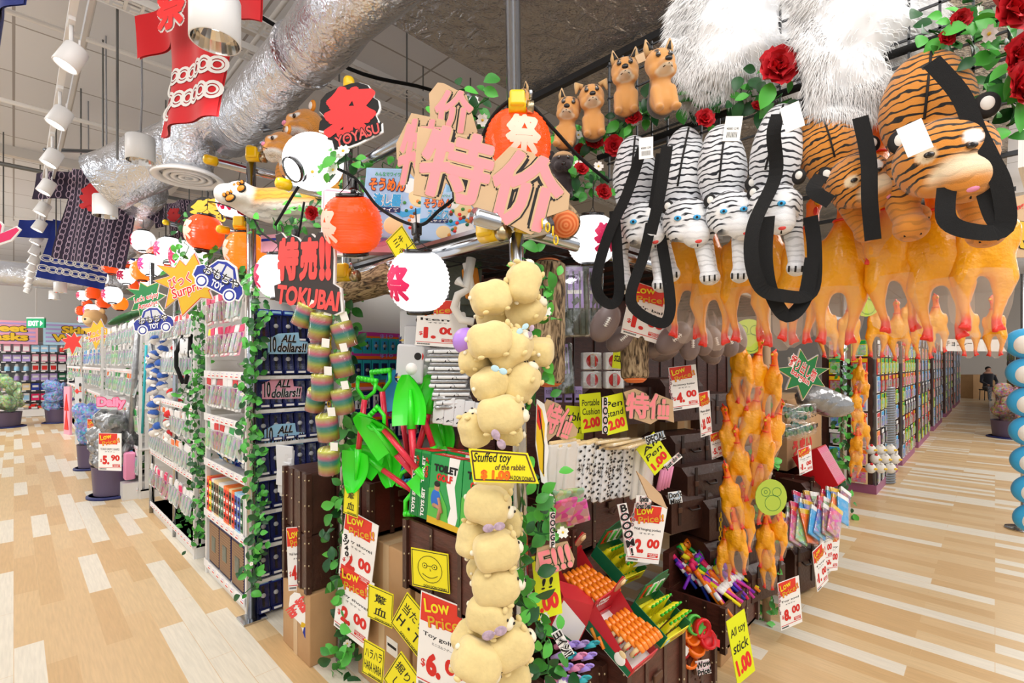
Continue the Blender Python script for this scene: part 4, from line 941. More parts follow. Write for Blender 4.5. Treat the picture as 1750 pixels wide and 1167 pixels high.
def hangrow(y0, y1, z, kinds, where, step=.095, s_=1.0, x=.965, group=None):
    y = y0; n_ = 0
    while y < y1:
        k = q.choice(kinds); n_ += 1; o = bpy.data.objects.new('hanging_pack', BM[k]); COL.objects.link(o)
        o.matrix_world = FXm(y, z, x) @ Matrix.Rotation(rad(q.uniform(-5, 5)), 4, 'Z') @ Matrix.Rotation(rad(q.uniform(-14, 4)), 4, 'X') @ Matrix.Scale(s_, 4)
        tag(o, '%s %s, %s' % (BN[k], where, (ORD[n_-1] if n_ < 21 else 'last few')), 'packaged goods', 'goods '+where); y += step
hangrow(3.25, 4.0, 1.86, (0, 2, 6), 'high on the front shelf unit'); hangrow(3.25, 4.0, 1.64, (0, 4, 2), 'above the front unit top ticket strip')
hangrow(3.25, 4.0, 1.3, (2, 1, 6), 'under the front unit top ticket strip'); hangrow(3.25, 4.0, 1.0, (5, 6, 1), 'midway up the front shelf unit')
hangrow(4.45, 6.0, 1.8, (2, 6, 1), 'atop the second shelf unit'); hangrow(4.45, 6.0, 1.5, (2, 6), 'on the upper second shelf unit'); hangrow(4.45, 6.0, 1.0, (6, 7, 2), 'midway up the second shelf unit')
hangrow(4.45, 6.0, .75, (7, 6), 'low on the second shelf unit'); hangrow(4.45, 6.0, .4, (2, 6, 0), 'near the second unit plinth')
for k, (a, b_, lb) in enumerate(((6.8, 9.2, 'third'), (9.9, 12.5, 'fourth'), (13.2, 16.5, 'last'))):
    for zi_, z in enumerate((1.85, 1.6, 1.25, .85, .4)): hangrow(a, b_, z, q.choice([(2, 2, 5), (6, 3, 2), (2, 7, 5), (2, 4, 6)]), '%s row of the %s shelf unit' % (['top', 'upper', 'middle', 'lower', 'bottom'][zi_], lb), .2+.08*k, 1.4)
# boxed games standing on the low shelves of the front unit
g1 = []
for c1, c2 in (('orange', 'tomato'), ('white', 'boxgreen'), ('cream', 'brown'), ('tomato', 'signyellow'), ('lightblue', 'blue')):
    g = G(); g.box((0, .12, 0), (.05, .24, .2), c1); g.box((0, .12, .101), (.042, .2, .002), c2)
    for k in range(5): g.box((0, .05+k*.035, .103), (.026, .018, .001), 'paper' if k % 2 else 'ink')
    g1.append(g.mesh('boxed_game'))
y = 3.22
n = 0
while y < 4.0:
    k = q.randrange(5); o = bpy.data.objects.new('boxed_game', g1[k]); COL.objects.link(o); o.matrix_world = FXm(y, .46, 1.06)
    tag(o, ['orange and red', 'white and green', 'cream and brown', 'red and yellow', 'pale blue'][k]+' boxed game on the front unit low shelf, '+ORD[n]+' from the post', 'boxed game', 'boxed games on the low shelf'); y += .056; n += 1
for k, y in enumerate((3.36, 3.62, 3.87)):
    g = G(); g.box((0, .15, 0), (.24, .3, .16), 'navy'); g.box((0, .15, .082), (.22, .27, .004), 'leopard'); g.box((0, .15, .086), (.08, .1, .004), 'olive')
    one(g, 'boxed_toy', FXm(y, .09, 1.06), 'navy-edged flat boxed toy on the bottom shelf, %s one' % ['nearest the post', 'the middle', 'the farthest'][k], 'boxed toy')
g = G()
for i in range(40):
    V, F = sphere_dirs(1); s_ = q.uniform(.03, .05); yy = 3.25+i*.018; g.add([(.0+p[0]*s_+q.uniform(0, .1), p[1]*s_+.04, p[2]*s_) for p in V], F, q.choice(['white', 'skyblue', 'blue', 'paper', 'mustard']), True, FXm(yy, .82, 1.05))
one(g, 'small_toy_heap', Matrix.Identity(4), 'heap of small white and blue toys on the middle shelf of the front unit', 'toys', kind='stuff')
# plush balls on strings, blue-white and red-white
def ball(c):
    e = empty('plush_ball', Matrix.Identity(4), 'x', 'plush ball'); V, F = sphere_dirs(5); g = G()
    g.add([p for p in V], F, ['plushwhite' if sum(V[i][1] for i in f) < .3 else c for f in F], True); g.obj('ball_body', e)
    g = G(); g.tube([(math.cos(a*PI/12)*1.01, .06, math.sin(a*PI/12)*1.01) for a in range(25)], .035, 'ink' if c != 'plushblue' else 'navy', 6, cap=False); g.obj('seam', e)
    g = G(); g.box((.5, -.9, .7), (.7, .5, .03), 'paper'); g.obj('hang_tag', e); return e
BP = {c: ball(c) for c in ('plushblue', 'plushred')}; BK = {c: protos(BP[c]) for c in BP}; ub = set()
for k, (px, py, c) in enumerate([(266, 581, 'plushblue'), (283, 583, 'plushblue'), (278, 598, 'plushblue'), (264, 607, 'plushblue'), (259, 612, 'plushblue'), (274, 622, 'plushblue'), (259, 629, 'plushblue'), (266, 637, 'plushblue'), (278, 643, 'plushblue'), (260, 651, 'plushblue'), (277, 659, 'plushblue'),
        (261, 668, 'plushblue'), (272, 683, 'plushblue'), (261, 693, 'plushblue'), (262, 707, 'plushblue'), (271, 729, 'plushblue'), (264, 738, 'plushblue'), (302, 597, 'plushred'), (303, 613, 'plushred'), (304, 646, 'plushred'), (295, 672, 'plushred'), (304, 690, 'plushred'), (291, 709, 'plushred'), (289, 722, 'plushred'), (291, 743, 'plushred')]):
    M = fr(Q(px, py, 4.55 if c == 'plushblue' else 4.3), q.uniform(-40, 40), q.uniform(-30, 30), q.uniform(-40, 40), .047)
    n_ = k if k < 17 else k-17; side = 'blue-topped' if c == 'plushblue' else 'red-topped'; pos = 'topmost' if n_ == 0 else '%s from the top' % ORD[n_]
    lb = '%s white plush ball, %s of its string' % (side, pos)
    o = BP[c] if c not in ub else dup(BP[c], M, kc=BK[c]); ub.add(c); o.matrix_world = M; o['label'] = lb; o['group'] = side+' plush balls on the string'
# strap bag hanging on the second unit
e = empty('strap_bag', fr(Q(322, 592, 3.9), -30), 'white bag with heavy black straps hanging on the second shelf unit', 'bag')
g = G(); g.rbox((0, 0, 0), (.15, .14, .07), 'fishprint', .02); g.obj('pouch', e)
for s_ in (-1, 1):
    g = G(); g.tube([(s_*.05, .09, .01), (s_*.1, -.05, .04), (s_*.1, -.16, .04), (s_*.02, -.29, .03)], .016, 'webbing', 8); g.obj('strap', e)
# ribbons of hanging strips (silver rope, teal pole)
g = G(); g.tube([QX(235, 560, .93), QX(222, 770, .93)], .03, 'silverbag', 10); one(g, 'tinsel_rope', Matrix.Identity(4), 'silver twisted tinsel rope hanging beside the teal pole', 'rope')
g = G(); g.tube([QX(250, 590, .93), QX(243, 740, .93)], .012, 'teal', 10); one(g, 'teal_tube', Matrix.Identity(4), 'thin teal tube hanging left of the blue plush balls', 'tube')
# hanging ivy on the left units
for k, (px, d, y1, y2, n, lb) in enumerate([(338, 3.6, 520, 930, 260, 'ivy garland down the left edge of the front shelf unit'), (318, 4.2, 540, 900, 120, 'ivy garland behind the black-strapped bag'), (245, 5.6, 560, 800, 60, 'ivy garland behind the blue plush balls'), (433, 2.78, 455, 1010, 260, 'long ivy garland winding down the watch rack post'), (225, 7.0, 570, 760, 60, 'ivy garland beyond the 5.90 bin'), (183, 9, 580, 720, 50, 'far ivy garland on the fourth shelf unit')]):
    vine([Q(px+8*math.sin(i*1.3), y1+(y2-y1)*i/8, d) for i in range(9)], n, .05, lb, seed=20+k, spread=.055, flowers=4, fr_=.012)
vine([Q(x_, y_, 3.4) for x_, y_ in ((330, 375), (300, 470), (360, 455), (385, 430), (430, 470))], 100, .06, 'leafy garland behind the Surprised star and the toy car sign', seed=31, spread=.07)
vine([Q(x_, y_, 9) for x_, y_ in ((205, 560), (240, 555), (285, 570))], 70, .09, 'dark leafy garland behind the green star', seed=32, spread=.12, mats=('leafdark', 'leaf'))
# toys perched over the far units
g = G(); g.ell((0, 0, 0), (.22, .05, .06), 'leafdark'); g.tube([(.15, -.01, .02), (.35, -.05, .02)], [.05, .01], 'leafdark', 8); one(g, 'plush_crocodile', fr(Q(212, 543, 6.3), 0, 0, 22), 'small green plush crocodile on the far shelf top', 'plush toy')
for px, py, s_, lb in ((262, 553, .13, 'tan plush bear head on top of the third shelf unit'), (162, 545, .2, 'small tan plush toy behind the far yellow star')):
    g = G(); g.ell((0, 0, 0), (s_, s_*.9, s_*.9), 'plushtan'); g.ell((-s_*.7, s_*.7, 0), (s_*.3, s_*.3, s_*.15), 'plushtan'); g.ell((s_*.7, s_*.7, 0), (s_*.3, s_*.3, s_*.15), 'plushtan'); g.ell((0, -s_*.2, s_*.8), (s_*.4, s_*.3, s_*.3), 'cream'); g.ell((0, -s_*.1, s_*1.1), (s_*.12, s_*.1, s_*.08), 'nosedark')
    one(g, 'plush_toy', fr(Q(px, py, 6.5 if px > 200 else 9.5), 0), lb, 'plush toy') if 'plushtan' in MT else None
# standing display pillars: photo towels and red cone in the aisle
bq = QZ(136, 760, 0); g = G(); g.box((0, .62, 0), (.32, 1.24, .03), 'lightgrey')
for k, c in enumerate(('tomato', 'blue', 'mustard')):
    g.box((-.02, .98-.28*k, .017), (.3, .02, .003), c); g.ell((-.06, .98-.28*k, .018), (.07, .045, .004), c, 12); g.ell((.08, 1.05-.28*k, .018), (.045, .06, .004), 'skin', 12); g.ell((.08, 1.1-.28*k, .02), (.05, .035, .004), 'hair', 12)
one(g, 'standing_display_board', fr(Vector((bq.x, bq.y, 0)), -30), 'grey standing board with three printed portraits and coloured ovals', 'display board')
g = G(); g.box((0, .5, 0), (.3, 1.0, .04), 'bannerpink'); g.prism([(-.1, .1), (.1, .1), (0, .5)], .02, .03, 'tomato'); g.prism([(-.1, .5), (.1, .5), (0, .85)], .02, .03, 'tomato')
bq = QZ(116, 742, 0); one(g, 'standing_display_board', fr(Vector((bq.x, bq.y, 0)), -30), 'pink standing board with red pointed shapes far down the left aisle', 'display board')
# low white bin beside the second unit
g = G(); g.box((0, .09, 0), (.5, .18, .3), 'rackwhite'); e = one(g, 'stock_crate', FXm(7.0, 0, .98), 'low white crate of pink and blue packs between the bin and the second unit', 'crate')
for k, c in enumerate(('pink', 'skyblue', 'white')):
    g = G(); g.rbox((0, 0, 0), (.13, .3, .1), c, .02); one(g, 'soft_pack', FXm(6.85+k*.14, .36, .9), ['pink', 'sky blue', 'white'][k]+' soft pack standing in the low white crate', 'pack')
# ================================================================ bear plushes strung on the corner pole
def bear():
    e = empty('bear_plush', Matrix.Identity(4), 'x', 'plush bear'); V, F = sphere_dirs(8); g = G(); W = []
    for p in V:
        x, y, z = p; k = (abs(x)**3.2+abs(y)**3.2+abs(z)**3.2)**(-1/3.2); x, y, z = x*k, y*k, z*k
        ry = .40*(1-.10*x*x+.05*math.sin(x*6)); dx = .5*x
        s_ = 1-.035*math.cos(6*math.atan2(z, y))*(abs(x)**2)
        W.append((dx, ry*y*s_, .40*z*s_))
    g.add(W, F, 'bear', True); g.obj('body', e)
    for s_ in (-1, 1):
        g = G(); g.ell((.42, .31, s_*.2), (.06, .09, .08), 'bear', 12); g.obj('ear', e)
        g = G(); g.ell((.25, -.38, s_*.24), (.08, .05, .06), 'bear', 12); g.obj('paw', e); g = G(); g.ell((-.3, -.38, s_*.22), (.08, .05, .07), 'bear', 12); g.obj('paw', e)
    g = G(); g.ell((.5, -.06, 0), (.1, .14, .17), 'bearear', 12); g.ell((.6, -.02, 0), (.03, .03, .045), 'nosedark', 8); g.obj('muzzle', e)
    g = G()
    for s_ in (-1, 1): g.ell((.5, .1, s_*.17), (.02, .035, .03), 'nosedark', 8)
    g.obj('eyes', e); g = G(); g.ell((-.52, .08, 0), (.05, .06, .06), 'bearear', 8); g.obj('tail', e); return e
bp = bear(); kc = protos(bp); fb = True
BL = [(894, 483, 66, 1.50, 80, 20, 0), (839, 509, 66, 1.48, 12, 20, 10), (899, 530, 64, 1.56, 30, -30, 0), (842, 541, 54, 1.60, 10, 10, 0), (837, 581, 72, 1.43, 8, 15, 5), (873, 597, 72, 1.47, 45, -25, 0), (813, 618, 56, 1.5, -20, 60, 10),
      (924, 601, 54, 1.55, 20, 80, 0), (837, 655, 60, 1.45, 25, 40, -10), (890, 653, 66, 1.48, 60, -30, 10), (857, 708, 76, 1.43, 5, -10, 0), (811, 734, 58, 1.47, 100, 40, 0), (871, 742, 44, 1.55, 5, 0, 0), (846, 822, 60, 1.52, 10, 10, 0),
      (834, 863, 74, 1.42, -8, -12, 0), (809, 921, 60, 1.46, 70, 50, 0), (848, 940, 74, 1.40, 12, 10, 0), (818, 968, 40, 1.52, 20, 60, 0), (849, 997, 78, 1.42, 12, -8, 0), (836, 1049, 72, 1.42, -8, -20, 0), (872, 1103, 74, 1.42, 25, 15, 0), (815, 1131, 80, 1.38, -35, 20, 10), (800, 1088, 54, 1.48, 30, 50, 0), (869, 1156, 70, 1.48, 10, 20, 0), (873, 894, 46, 1.5, 90, 0, 0)]
bl = ['topmost bear plush on the corner pole, standing nearly upright', 'bear plush second from the top, at the upper left of the string', 'bear plush tucked directly under the topmost one', 'bear plush peeking out under the upper left one', 'bear plush lying flat beside the violet ball', 'tilted bear plush in the middle of the upper cluster', 'round-ended bear plush just below the violet ball', 'bear plush farthest right, beside the log cushion', 'bear plush with pale bow at the lower left of the upper cluster', 'slanted bear plush at the lower right of the upper cluster', 'wide bear plush right above the yellow stuffed toy sign, with stitched folds', 'bear plush standing on end left above the stuffed toy sign', 'bear plush peeking above the right of the stuffed toy sign', 'bear plush half hidden under the stuffed toy sign', 'bear plush just below the stuffed toy sign', 'bear plush on end beside the golf boxes', 'bear plush with checked ear, level with the golf trunk rim', 'small bear plush squeezed left between two wide ones', 'wide bear plush level with the smiley sign', 'bear plush with the checked bow beneath it', 'bear plush low on the right against the wooden foot of the pole', 'largest lowest bear plush beside the 6.00 sign', 'bear plush behind the lowest left one', 'bear plush cut off by the bottom edge of the picture', 'bear plush whose small face looks out right of the pole']
for (px, py, wp_, d, roll, yaw, pt), lb in zip(BL, bl):
    s_ = wp_*d/FPX*1.06; M = fr(Q(px, py, d), yaw, pt, roll, s_)
    if fb: bp.matrix_world = M; bp['label'] = lb; bp['group'] = 'bear plushes on the corner pole'; fb = False
    else: dup(bp, M, lb, 'bear plushes on the corner pole', kc)
def bow(px, py, d, m, s_, roll, lb):
    g = G()
    for sg in (-1, 1): g.ell((sg*s_*.6, 0, 0), (s_*.6, s_*.45, s_*.1), m, 12)
    g.ell((0, 0, s_*.05), (s_*.14, s_*.14, s_*.12), m, 8); one(g, 'cloth_bow', fr(Q(px, py, d), 0, 0, roll), lb, 'bow')
bow(852, 751, 1.36, 'lilaccloth', .026, -60, 'checked lilac bow above the stuffed toy sign'); bow(844, 901, 1.34, 'lilaccloth', .026, 10, 'checked lilac bow level with the smiley trunk rim'); bow(845, 1082, 1.34, 'lilaccloth', .03, 20, 'large checked lilac bow low on the bear string')
bow(853, 632, 1.37, 'paleblue', .02, -20, 'pale blue bow in the middle of the upper bears'); bow(893, 562, 1.42, 'paleblue', .018, 40, 'pale blue bow beside the rightmost bear'); bow(907, 566, 1.43, 'lilaccloth', .016, 70, 'small checked bow right of the upper bears')
g = G(); g.ell((0, 0, 0), (.042, .042, .042), 'lilac', 20); one(g, 'violet_ball', fr(Q(797, 583, 1.5)), 'violet ball peeking out left of the bear plushes', 'ball')
# the stuffed toy sign
bd = Board(860, 796, 1.34, -4, 0, -6)
bd.poly([(801, 766), (902, 774), (921, 826), (809, 823)], 0, .003, 'signyellow')
for a in ([(806, 770), (899, 777)], [(899, 777), (915, 822)], [(915, 822), (812, 819)], [(812, 819), (806, 770)]): bd.line(a, .0036, .004, 'brown')
bd.text('Stuffed toy', 809, 773, 874, 794, .0038, 'ink', .012, 6, .25).text('of the rabbit', 846, 793, 898, 803, .0038, 'brown', .02, 6, .2).text('$ 1.00', 822, 803, 872, 821, .0038, 'orange', .06, 4).text('$ 1.00', 822, 803, 872, 821, .0042, 'signred', .01, 4).text('DON DON DONKI', 864, 813, 910, 820, .0038, 'ink', .02, 2)
bd.done('hand_drawn_sign', 'yellow hand-lettered sign reading Stuffed toy 1.00 on the corner pole')
# ivy on the corner pole and posts
vine([Q(893, 440, 1.56), Q(935, 470, 1.58), Q(918, 560, 1.62)], 26, .055, 'bright ivy sprigs behind the upper bear plushes', seed=2, spread=.05, flowers=2, mats=('leaf', 'leaflime'))
vine([Q(905, 560, 1.6), Q(925, 640, 1.6), Q(912, 700, 1.62)], 12, .05, 'ivy sprig below the upper bear cluster right of the pole', seed=3, spread=.04, mats=('leaf', 'leaflime'))
vine([Q(915, 815, 1.5), Q(935, 870, 1.52), Q(905, 940, 1.5), Q(890, 985, 1.48), Q(900, 1040, 1.5), Q(930, 1080, 1.52), Q(935, 1167, 1.55)], 84, .055, 'ivy with white blossoms winding down the lower corner pole', seed=4, spread=.06, flowers=6, fr_=.018)
vine([Q(600, 500, 2.5), Q(590, 600, 2.45), Q(600, 720, 2.45), Q(588, 850, 2.4), Q(578, 940, 2.38), Q(592, 1050, 2.36), Q(582, 1160, 2.36)], 190, .068, 'ivy garland with white blossoms down the post beside the spring cans', seed=5, spread=.07, flowers=6, fr_=.02)
vine([Q(600, 262, 1.95), Q(560, 285, 1.95), Q(545, 290, 1.95)], 16, .06, 'leafy sprig with three white blossoms under the red festival board', seed=6, spread=.05, flowers=4, fr_=.028)
vine([Q(790, 175, 1.9), Q(820, 200, 1.8), Q(830, 165, 1.75), Q(745, 250, 2.1)], 36, .06, 'leafy sprig with white blossoms left of the corner lantern', seed=7, spread=.07, flowers=3, fr_=.024)
vine([Q(440, 350, 2.9), Q(480, 390, 2.7), Q(540, 350, 2.5), Q(680, 275, 2.6)], 90, .055, 'garland with a red rose under the plush paws', seed=8, spread=.09, roses=[(Q(535, 365, 2.2), .035), (Q(415, 360, 2.8), .03)])
# spring cans
def can():
    e = empty('spring_can', Matrix.Identity(4), 'x', 'toy can'); g = G(); g.lathe([(0, -.05), (.042, -.05), (.043, .045), (.04, .05), (0, .052)], 'rainbow', 28); g.obj('coil', e)
    g = G(); g.lathe([(.044, -.052), (.0455, .04), (.03, .06), (.008, .08)], 'clearplastic', 20); g.box((.03, .07, .02), (.03, .035, .002), 'paper'); g.obj('wrap', e); return e
cn_ = can(); kc = protos(cn_); first = True
for k, (px, py, sc_, rl, lb) in enumerate([(519, 538, .95, -25, 'upper left, tilted beside the black strap'), (547, 557, 1.1, -12, 'directly under the TOKUBAI board'), (588, 572, 1.1, 14, 'topmost on the right side'), (545, 612, 1.1, -8, 'second pair down, left'), (585, 622, 1.05, 10, 'second pair down, right'), (546, 590, .9, 0, 'hidden behind the second left one'),
        (551, 660, 1.1, -4, 'third pair down, left'), (586, 685, 1.05, 8, 'third pair down, right'), (540, 683, 1.0, -14, 'lower left behind the third one'), (560, 730, 1.1, 2, 'large one near the green spades'), (562, 787, 1.08, -3, 'lowest of all')]):
    M = fr(Q(px, py, 2.08+(.07 if 'behind' in lb else 0)), 0, -12, rl, .96*sc_)
    lb = 'rainbow spring toy can, '+lb
    if first: cn_.matrix_world = M; cn_['label'] = lb; cn_['group'] = 'rainbow spring toy cans'; first = False
    else: dup(cn_, M, lb, 'rainbow spring toy cans', kc)
# ================================================================ trunks and cartons
def trunk(x0, y0, z0, x1, y1, z1, label, lid=None, m='trunkwood', open_=True, t=.014, Mx=None):
    """crate with corner studs; lid: None, 'closed', 'back' (standing open behind)"""
    M = Mx or Matrix.Translation((x0, y0, z0)); W, D, H = x1-x0, y1-y0, z1-z0
    e = empty('storage_trunk', M, label, 'trunk'); g = G()
    if open_:
        g.box((W/2, t/2, H/2), (W, t, H), m); g.box((W/2, D-t/2, H/2), (W, t, H), m); g.box((t/2, D/2, H/2), (t, D-2*t, H), m); g.box((W-t/2, D/2, H/2), (t, D-2*t, H), m); g.box((W/2, D/2, t/2), (W, D, t), m)
    else: g.rbox((W/2, D/2, H/2), (W, D, H), m, .012)
    g.obj('box_body', e); s_ = .028
    for (x, y, a, b_) in ((0, 0, s_, s_), (W, 0, s_, s_), (0, D, s_, s_), (W*.33, -.002, .022, .006), (W*.67, -.002, .022, .006), (-.002, D*.33, .006, .022), (-.002, D*.67, .006, .022)):
        g = G(); g.box((x, y, H/2), (a, b_, H+.002), 'darkleather')
        for zz in (.03, H*.5, H-.03):
            if b_ >= a: g.ell((x-a/2, y, zz), (.004, .005, .005), 'rivet', 4)
            if a >= b_: g.ell((x, y-b_/2, zz), (.005, .004, .005), 'rivet', 4)
        g.obj('edge_strap', e)
    g = G(); g.rbox((W/2, -.01, H*.72), (.06, .01, .03), 'brown', .004); g.tube([(W/2-.03, -.015, H*.6), (W/2, -.022, H*.54), (W/2+.03, -.015, H*.6)], .005, 'brown', 6); g.obj('latch', e)
    if lid == 'back':
        g = G(); g.box((W/2, D+.02, H+H*.42), (W, .035, H*.85), m); 
        for xx in (W*.2, W*.75): g.tube([(xx, D+.0, H*1.85), (xx, D-.03, H*1.8), (xx, D-.03, H*1.45)], .009, 'brown', 6)
        g.obj('lid', e)
    return e
def carton(x0, y0, z0, x1, y1, z1, label, extra=None):
    W, D, H = x1-x0, y1-y0, z1-z0; e = empty('cardboard_carton', Matrix.Translation((x0, y0, z0)), label, 'carton')
    g = G(); g.rbox((W/2, D/2, H/2), (W, D, H), 'cardboard', .006, n=2); g.obj('box_body', e)
    g = G(); g.box((W/2, -.0008, H/2), (.05, .001, H), 'tape'); g.box((-.0008, D/2, H/2), (.001, .05, H), 'tape'); g.box((W/2, D/2, H+.0008), (W, .05, .001), 'tape'); g.obj('tape_strip', e)
    if extra: extra(e, W, D, H)
    return e
def lab(e, W, D, H):
    g = G(); g.box((-.0016, D*.3, H*.75), (.001, .09, .07), 'paper'); g.box((-.0024, D*.3, H*.76), (.001, .07, .012), 'ink'); g.obj('paper_label', e)
# stack on the left face (facing the left aisle): cartons, trunk of golf sets, trunk of spades
carton(1.17, 1.28, 0, 1.52, 1.74, .29, 'cardboard carton at the bottom under the Toy golf price sign', lab)
carton(1.17, 1.28, .29, 1.52, 1.72, .555, 'cardboard carton directly under the golf trunk')
carton(1.17, 1.76, 0, 1.55, 2.2, .33, 'cardboard carton at the bottom behind the HARA HARA sign', lab)
carton(1.18, 1.77, .33, 1.55, 2.15, .68, 'cardboard carton under the trunk of spades')
trunk(1.16, 1.24, .56, 1.38, 1.76, .845, 'dark wooden trunk holding the toilet golf boxes', m='trunkwood')
trunk(1.16, 2.06, .69, 1.50, 2.36, .94, 'reddish wooden trunk full of green toy spades', m='trunkred')
trunk(1.02, 2.42, .36, 1.4, 2.7, .64, 'upper dark suitcase behind the ivy post', m='darkleather', open_=False)
trunk(1.02, 2.42, .64, 1.4, 2.7, .95, 'topmost dark suitcase behind the ivy post', m='darkleather', open_=False)
carton(1.02, 2.40, 0, 1.38, 2.74, .355, 'cardboard carton on the floor in front of the watch rack')
carton(.98, 2.76, .7, 1.06, 2.98, .95, 'small stack of thin cards left of the dark suitcase') if False else None
# toilet golf boxes
def golf(spine):
    g = G(); W, D, H = (.06, .2, .27) if spine else (.2, .06, .27)
    e = empty('golf_set_box', Matrix.Identity(4), 'x', 'toy box'); g.box((0, 0, 0), (W, H, D), 'golfgreen'); z = D/2+.001
    if spine: g.box((0, -.005, 0), (W*.9, H*.96, D+.001), 'darkgreen'); g.text('TOILET', -W*.18, H*.22, H*.4, W*.34, z+.001, 'paper', .03, 90); g.text('GOLF', W*.2, H*.26, H*.3, W*.3, z+.001, 'pricered', .04, 90); g.text('TOYS SET', 0, -H*.26, H*.42, W*.4, z+.001, 'paper', .04, 90)
    g.obj('box_body', e)
    if not spine:
        g = G(); g.prism([(W*.1, H*.5), (W*.42, H*.5), (W*.3, H*.1), (W*.44, -H*.3), (W*.36, -H*.5), (W*.1, -H*.5), (W*.22, -H*.2), (W*.05, .1*H)], z-.001, z, 'paper')
        g.prism([(-W*.5, -H*.5), (W*.2, -H*.5), (W*.1, -H*.2), (-W*.2, H*.05), (-W*.5, H*.0)], z, z+.0006, 'leaflime'); g.prism([(-W*.5, -H*.5), (W*.5, -H*.5), (W*.5, -H*.42), (-W*.5, -H*.4)], z, z+.001, 'mustard')
        g.text('TOILET', 0, H*.32, W*.74, H*.11, z+.001, 'ink', .05); g.text('GOLF', -W*.02, H*.19, W*.5, H*.11, z+.001, 'pricered', .05); g.obj('cover_print', e)
        g = G(); g.ell((-W*.24, H*.03, z), (.017, .02, .002), 'skin'); g.ell((-W*.24, H*.085, z+.001), (.018, .012, .002), 'hair'); g.ell((-W*.26, -H*.13, z), (.032, .038, .003), 'shirtblue'); g.tube([(-W*.3, -H*.22, z+.002), (-W*.08, -H*.24, z+.002), (-W*.12, -H*.4, z+.002)], .009, 'skin', 6); g.tube([(-W*.15, -H*.1, z+.004), (-W*.02, -H*.3, z+.004)], .006, 'skin', 6); g.obj('seated_player_picture', e)
    g = G(); g.rect(0, 0, W*.9, D*.9, 0, 'pricered', Matrix.Translation((0, H/2+.001, 0)) @ Matrix.Rotation(rad(-90), 4, 'X')); g.text('TOILET GOLF', 0, 0, W*.7, D*.18, .001, 'paper', .04, 0, 0, Matrix.Translation((0, H/2+.001, 0)) @ Matrix.Rotation(rad(-90), 4, 'X')); g.obj('top_print', e)
    return e
mat('golfgreen', '15a04a', rough=.3, coat=.4)
for sp_, ys, nm in ((True, ((1.725, 'spine'), (1.66, 'spine')), 0), (False, ((1.525, 'c'), (1.32, 'c')), 1)):
    pr = golf(sp_); kk = protos(pr)
    for k, (y, _) in enumerate(ys):
        M = Matrix.Translation((1.275 if sp_ else 1.205, y, .86+.135)) @ Matrix.Rotation(rad(-90), 4, 'Z') @ Matrix.Rotation(rad(90-5), 4, 'X')
        lb = [['green toy golf box showing its spine, farthest left in the trunk', 'green toy golf box showing its spine, next to the front covers'], ['green toy golf box with its front cover fully showing', 'green toy golf box with its cover half behind the bears']][nm][k]
        if k == 0: pr.matrix_world = M; pr['label'] = lb; pr['group'] = 'green toy golf boxes'
        else: dup(pr, M, lb, 'green toy golf boxes', kk)
        if nm: dup(pr, Matrix.Translation((.08, 0, 0)) @ M, 'green toy golf box %s' % ['behind the full front cover', 'behind the half hidden cover'][k], 'green toy golf boxes', kk)
# toy spades
def spade(L=.3, blade='round', c='limeplastic', hc='redplastic'):
    e = empty('toy_spade', Matrix.Identity(4), 'x', 'toy spade'); g = G()
    V = []; F = []; n = 10; m_ = 8
    for i in range(n+1):
        t = i/n; w_ = .048*(math.sin(PI*min(t*.62+.36, 1))**.6 if blade == 'round' else (.95 if t < .55 else max(.95-(t-.55)*2.0, .02)))
        for j in range(m_+1):
            u = j/m_*2-1; V.append((u*w_, t*.13, .018*(u*u)-.012*math.sin(t*PI)))
    for i in range(n):
        for j in range(m_): F.append((i*(m_+1)+j, i*(m_+1)+j+1, (i+1)*(m_+1)+j+1, (i+1)*(m_+1)+j))
    g.add(V, F, c, True); g.add([(a, b_, z-.003) for a, b_, z in V], [tuple(reversed(f)) for f in F], c, True); g.tube([(0, .09, -.006), (0, -.01, .0)], [.004, .012], c, 8); g.obj('blade', e)
    g = G(); g.tube([(0, -.005, 0), (0, -L*.55, 0)], .009, hc, 10); g.obj('shaft', e)
    g = G(); y = -L*.55; g.tube([(0, y, 0), (-.03, y-.03, 0), (-.032, y-.06, 0)], .006, c, 8); g.tube([(0, y, 0), (.03, y-.03, 0), (.032, y-.06, 0)], .006, c, 8)
    for k in range(6): g.tube([(-.036+k*.012, y-.063, 0), (-.026+k*.012, y-.063, 0)], .0085, c, 8)
    g.obj('handle', e); return e
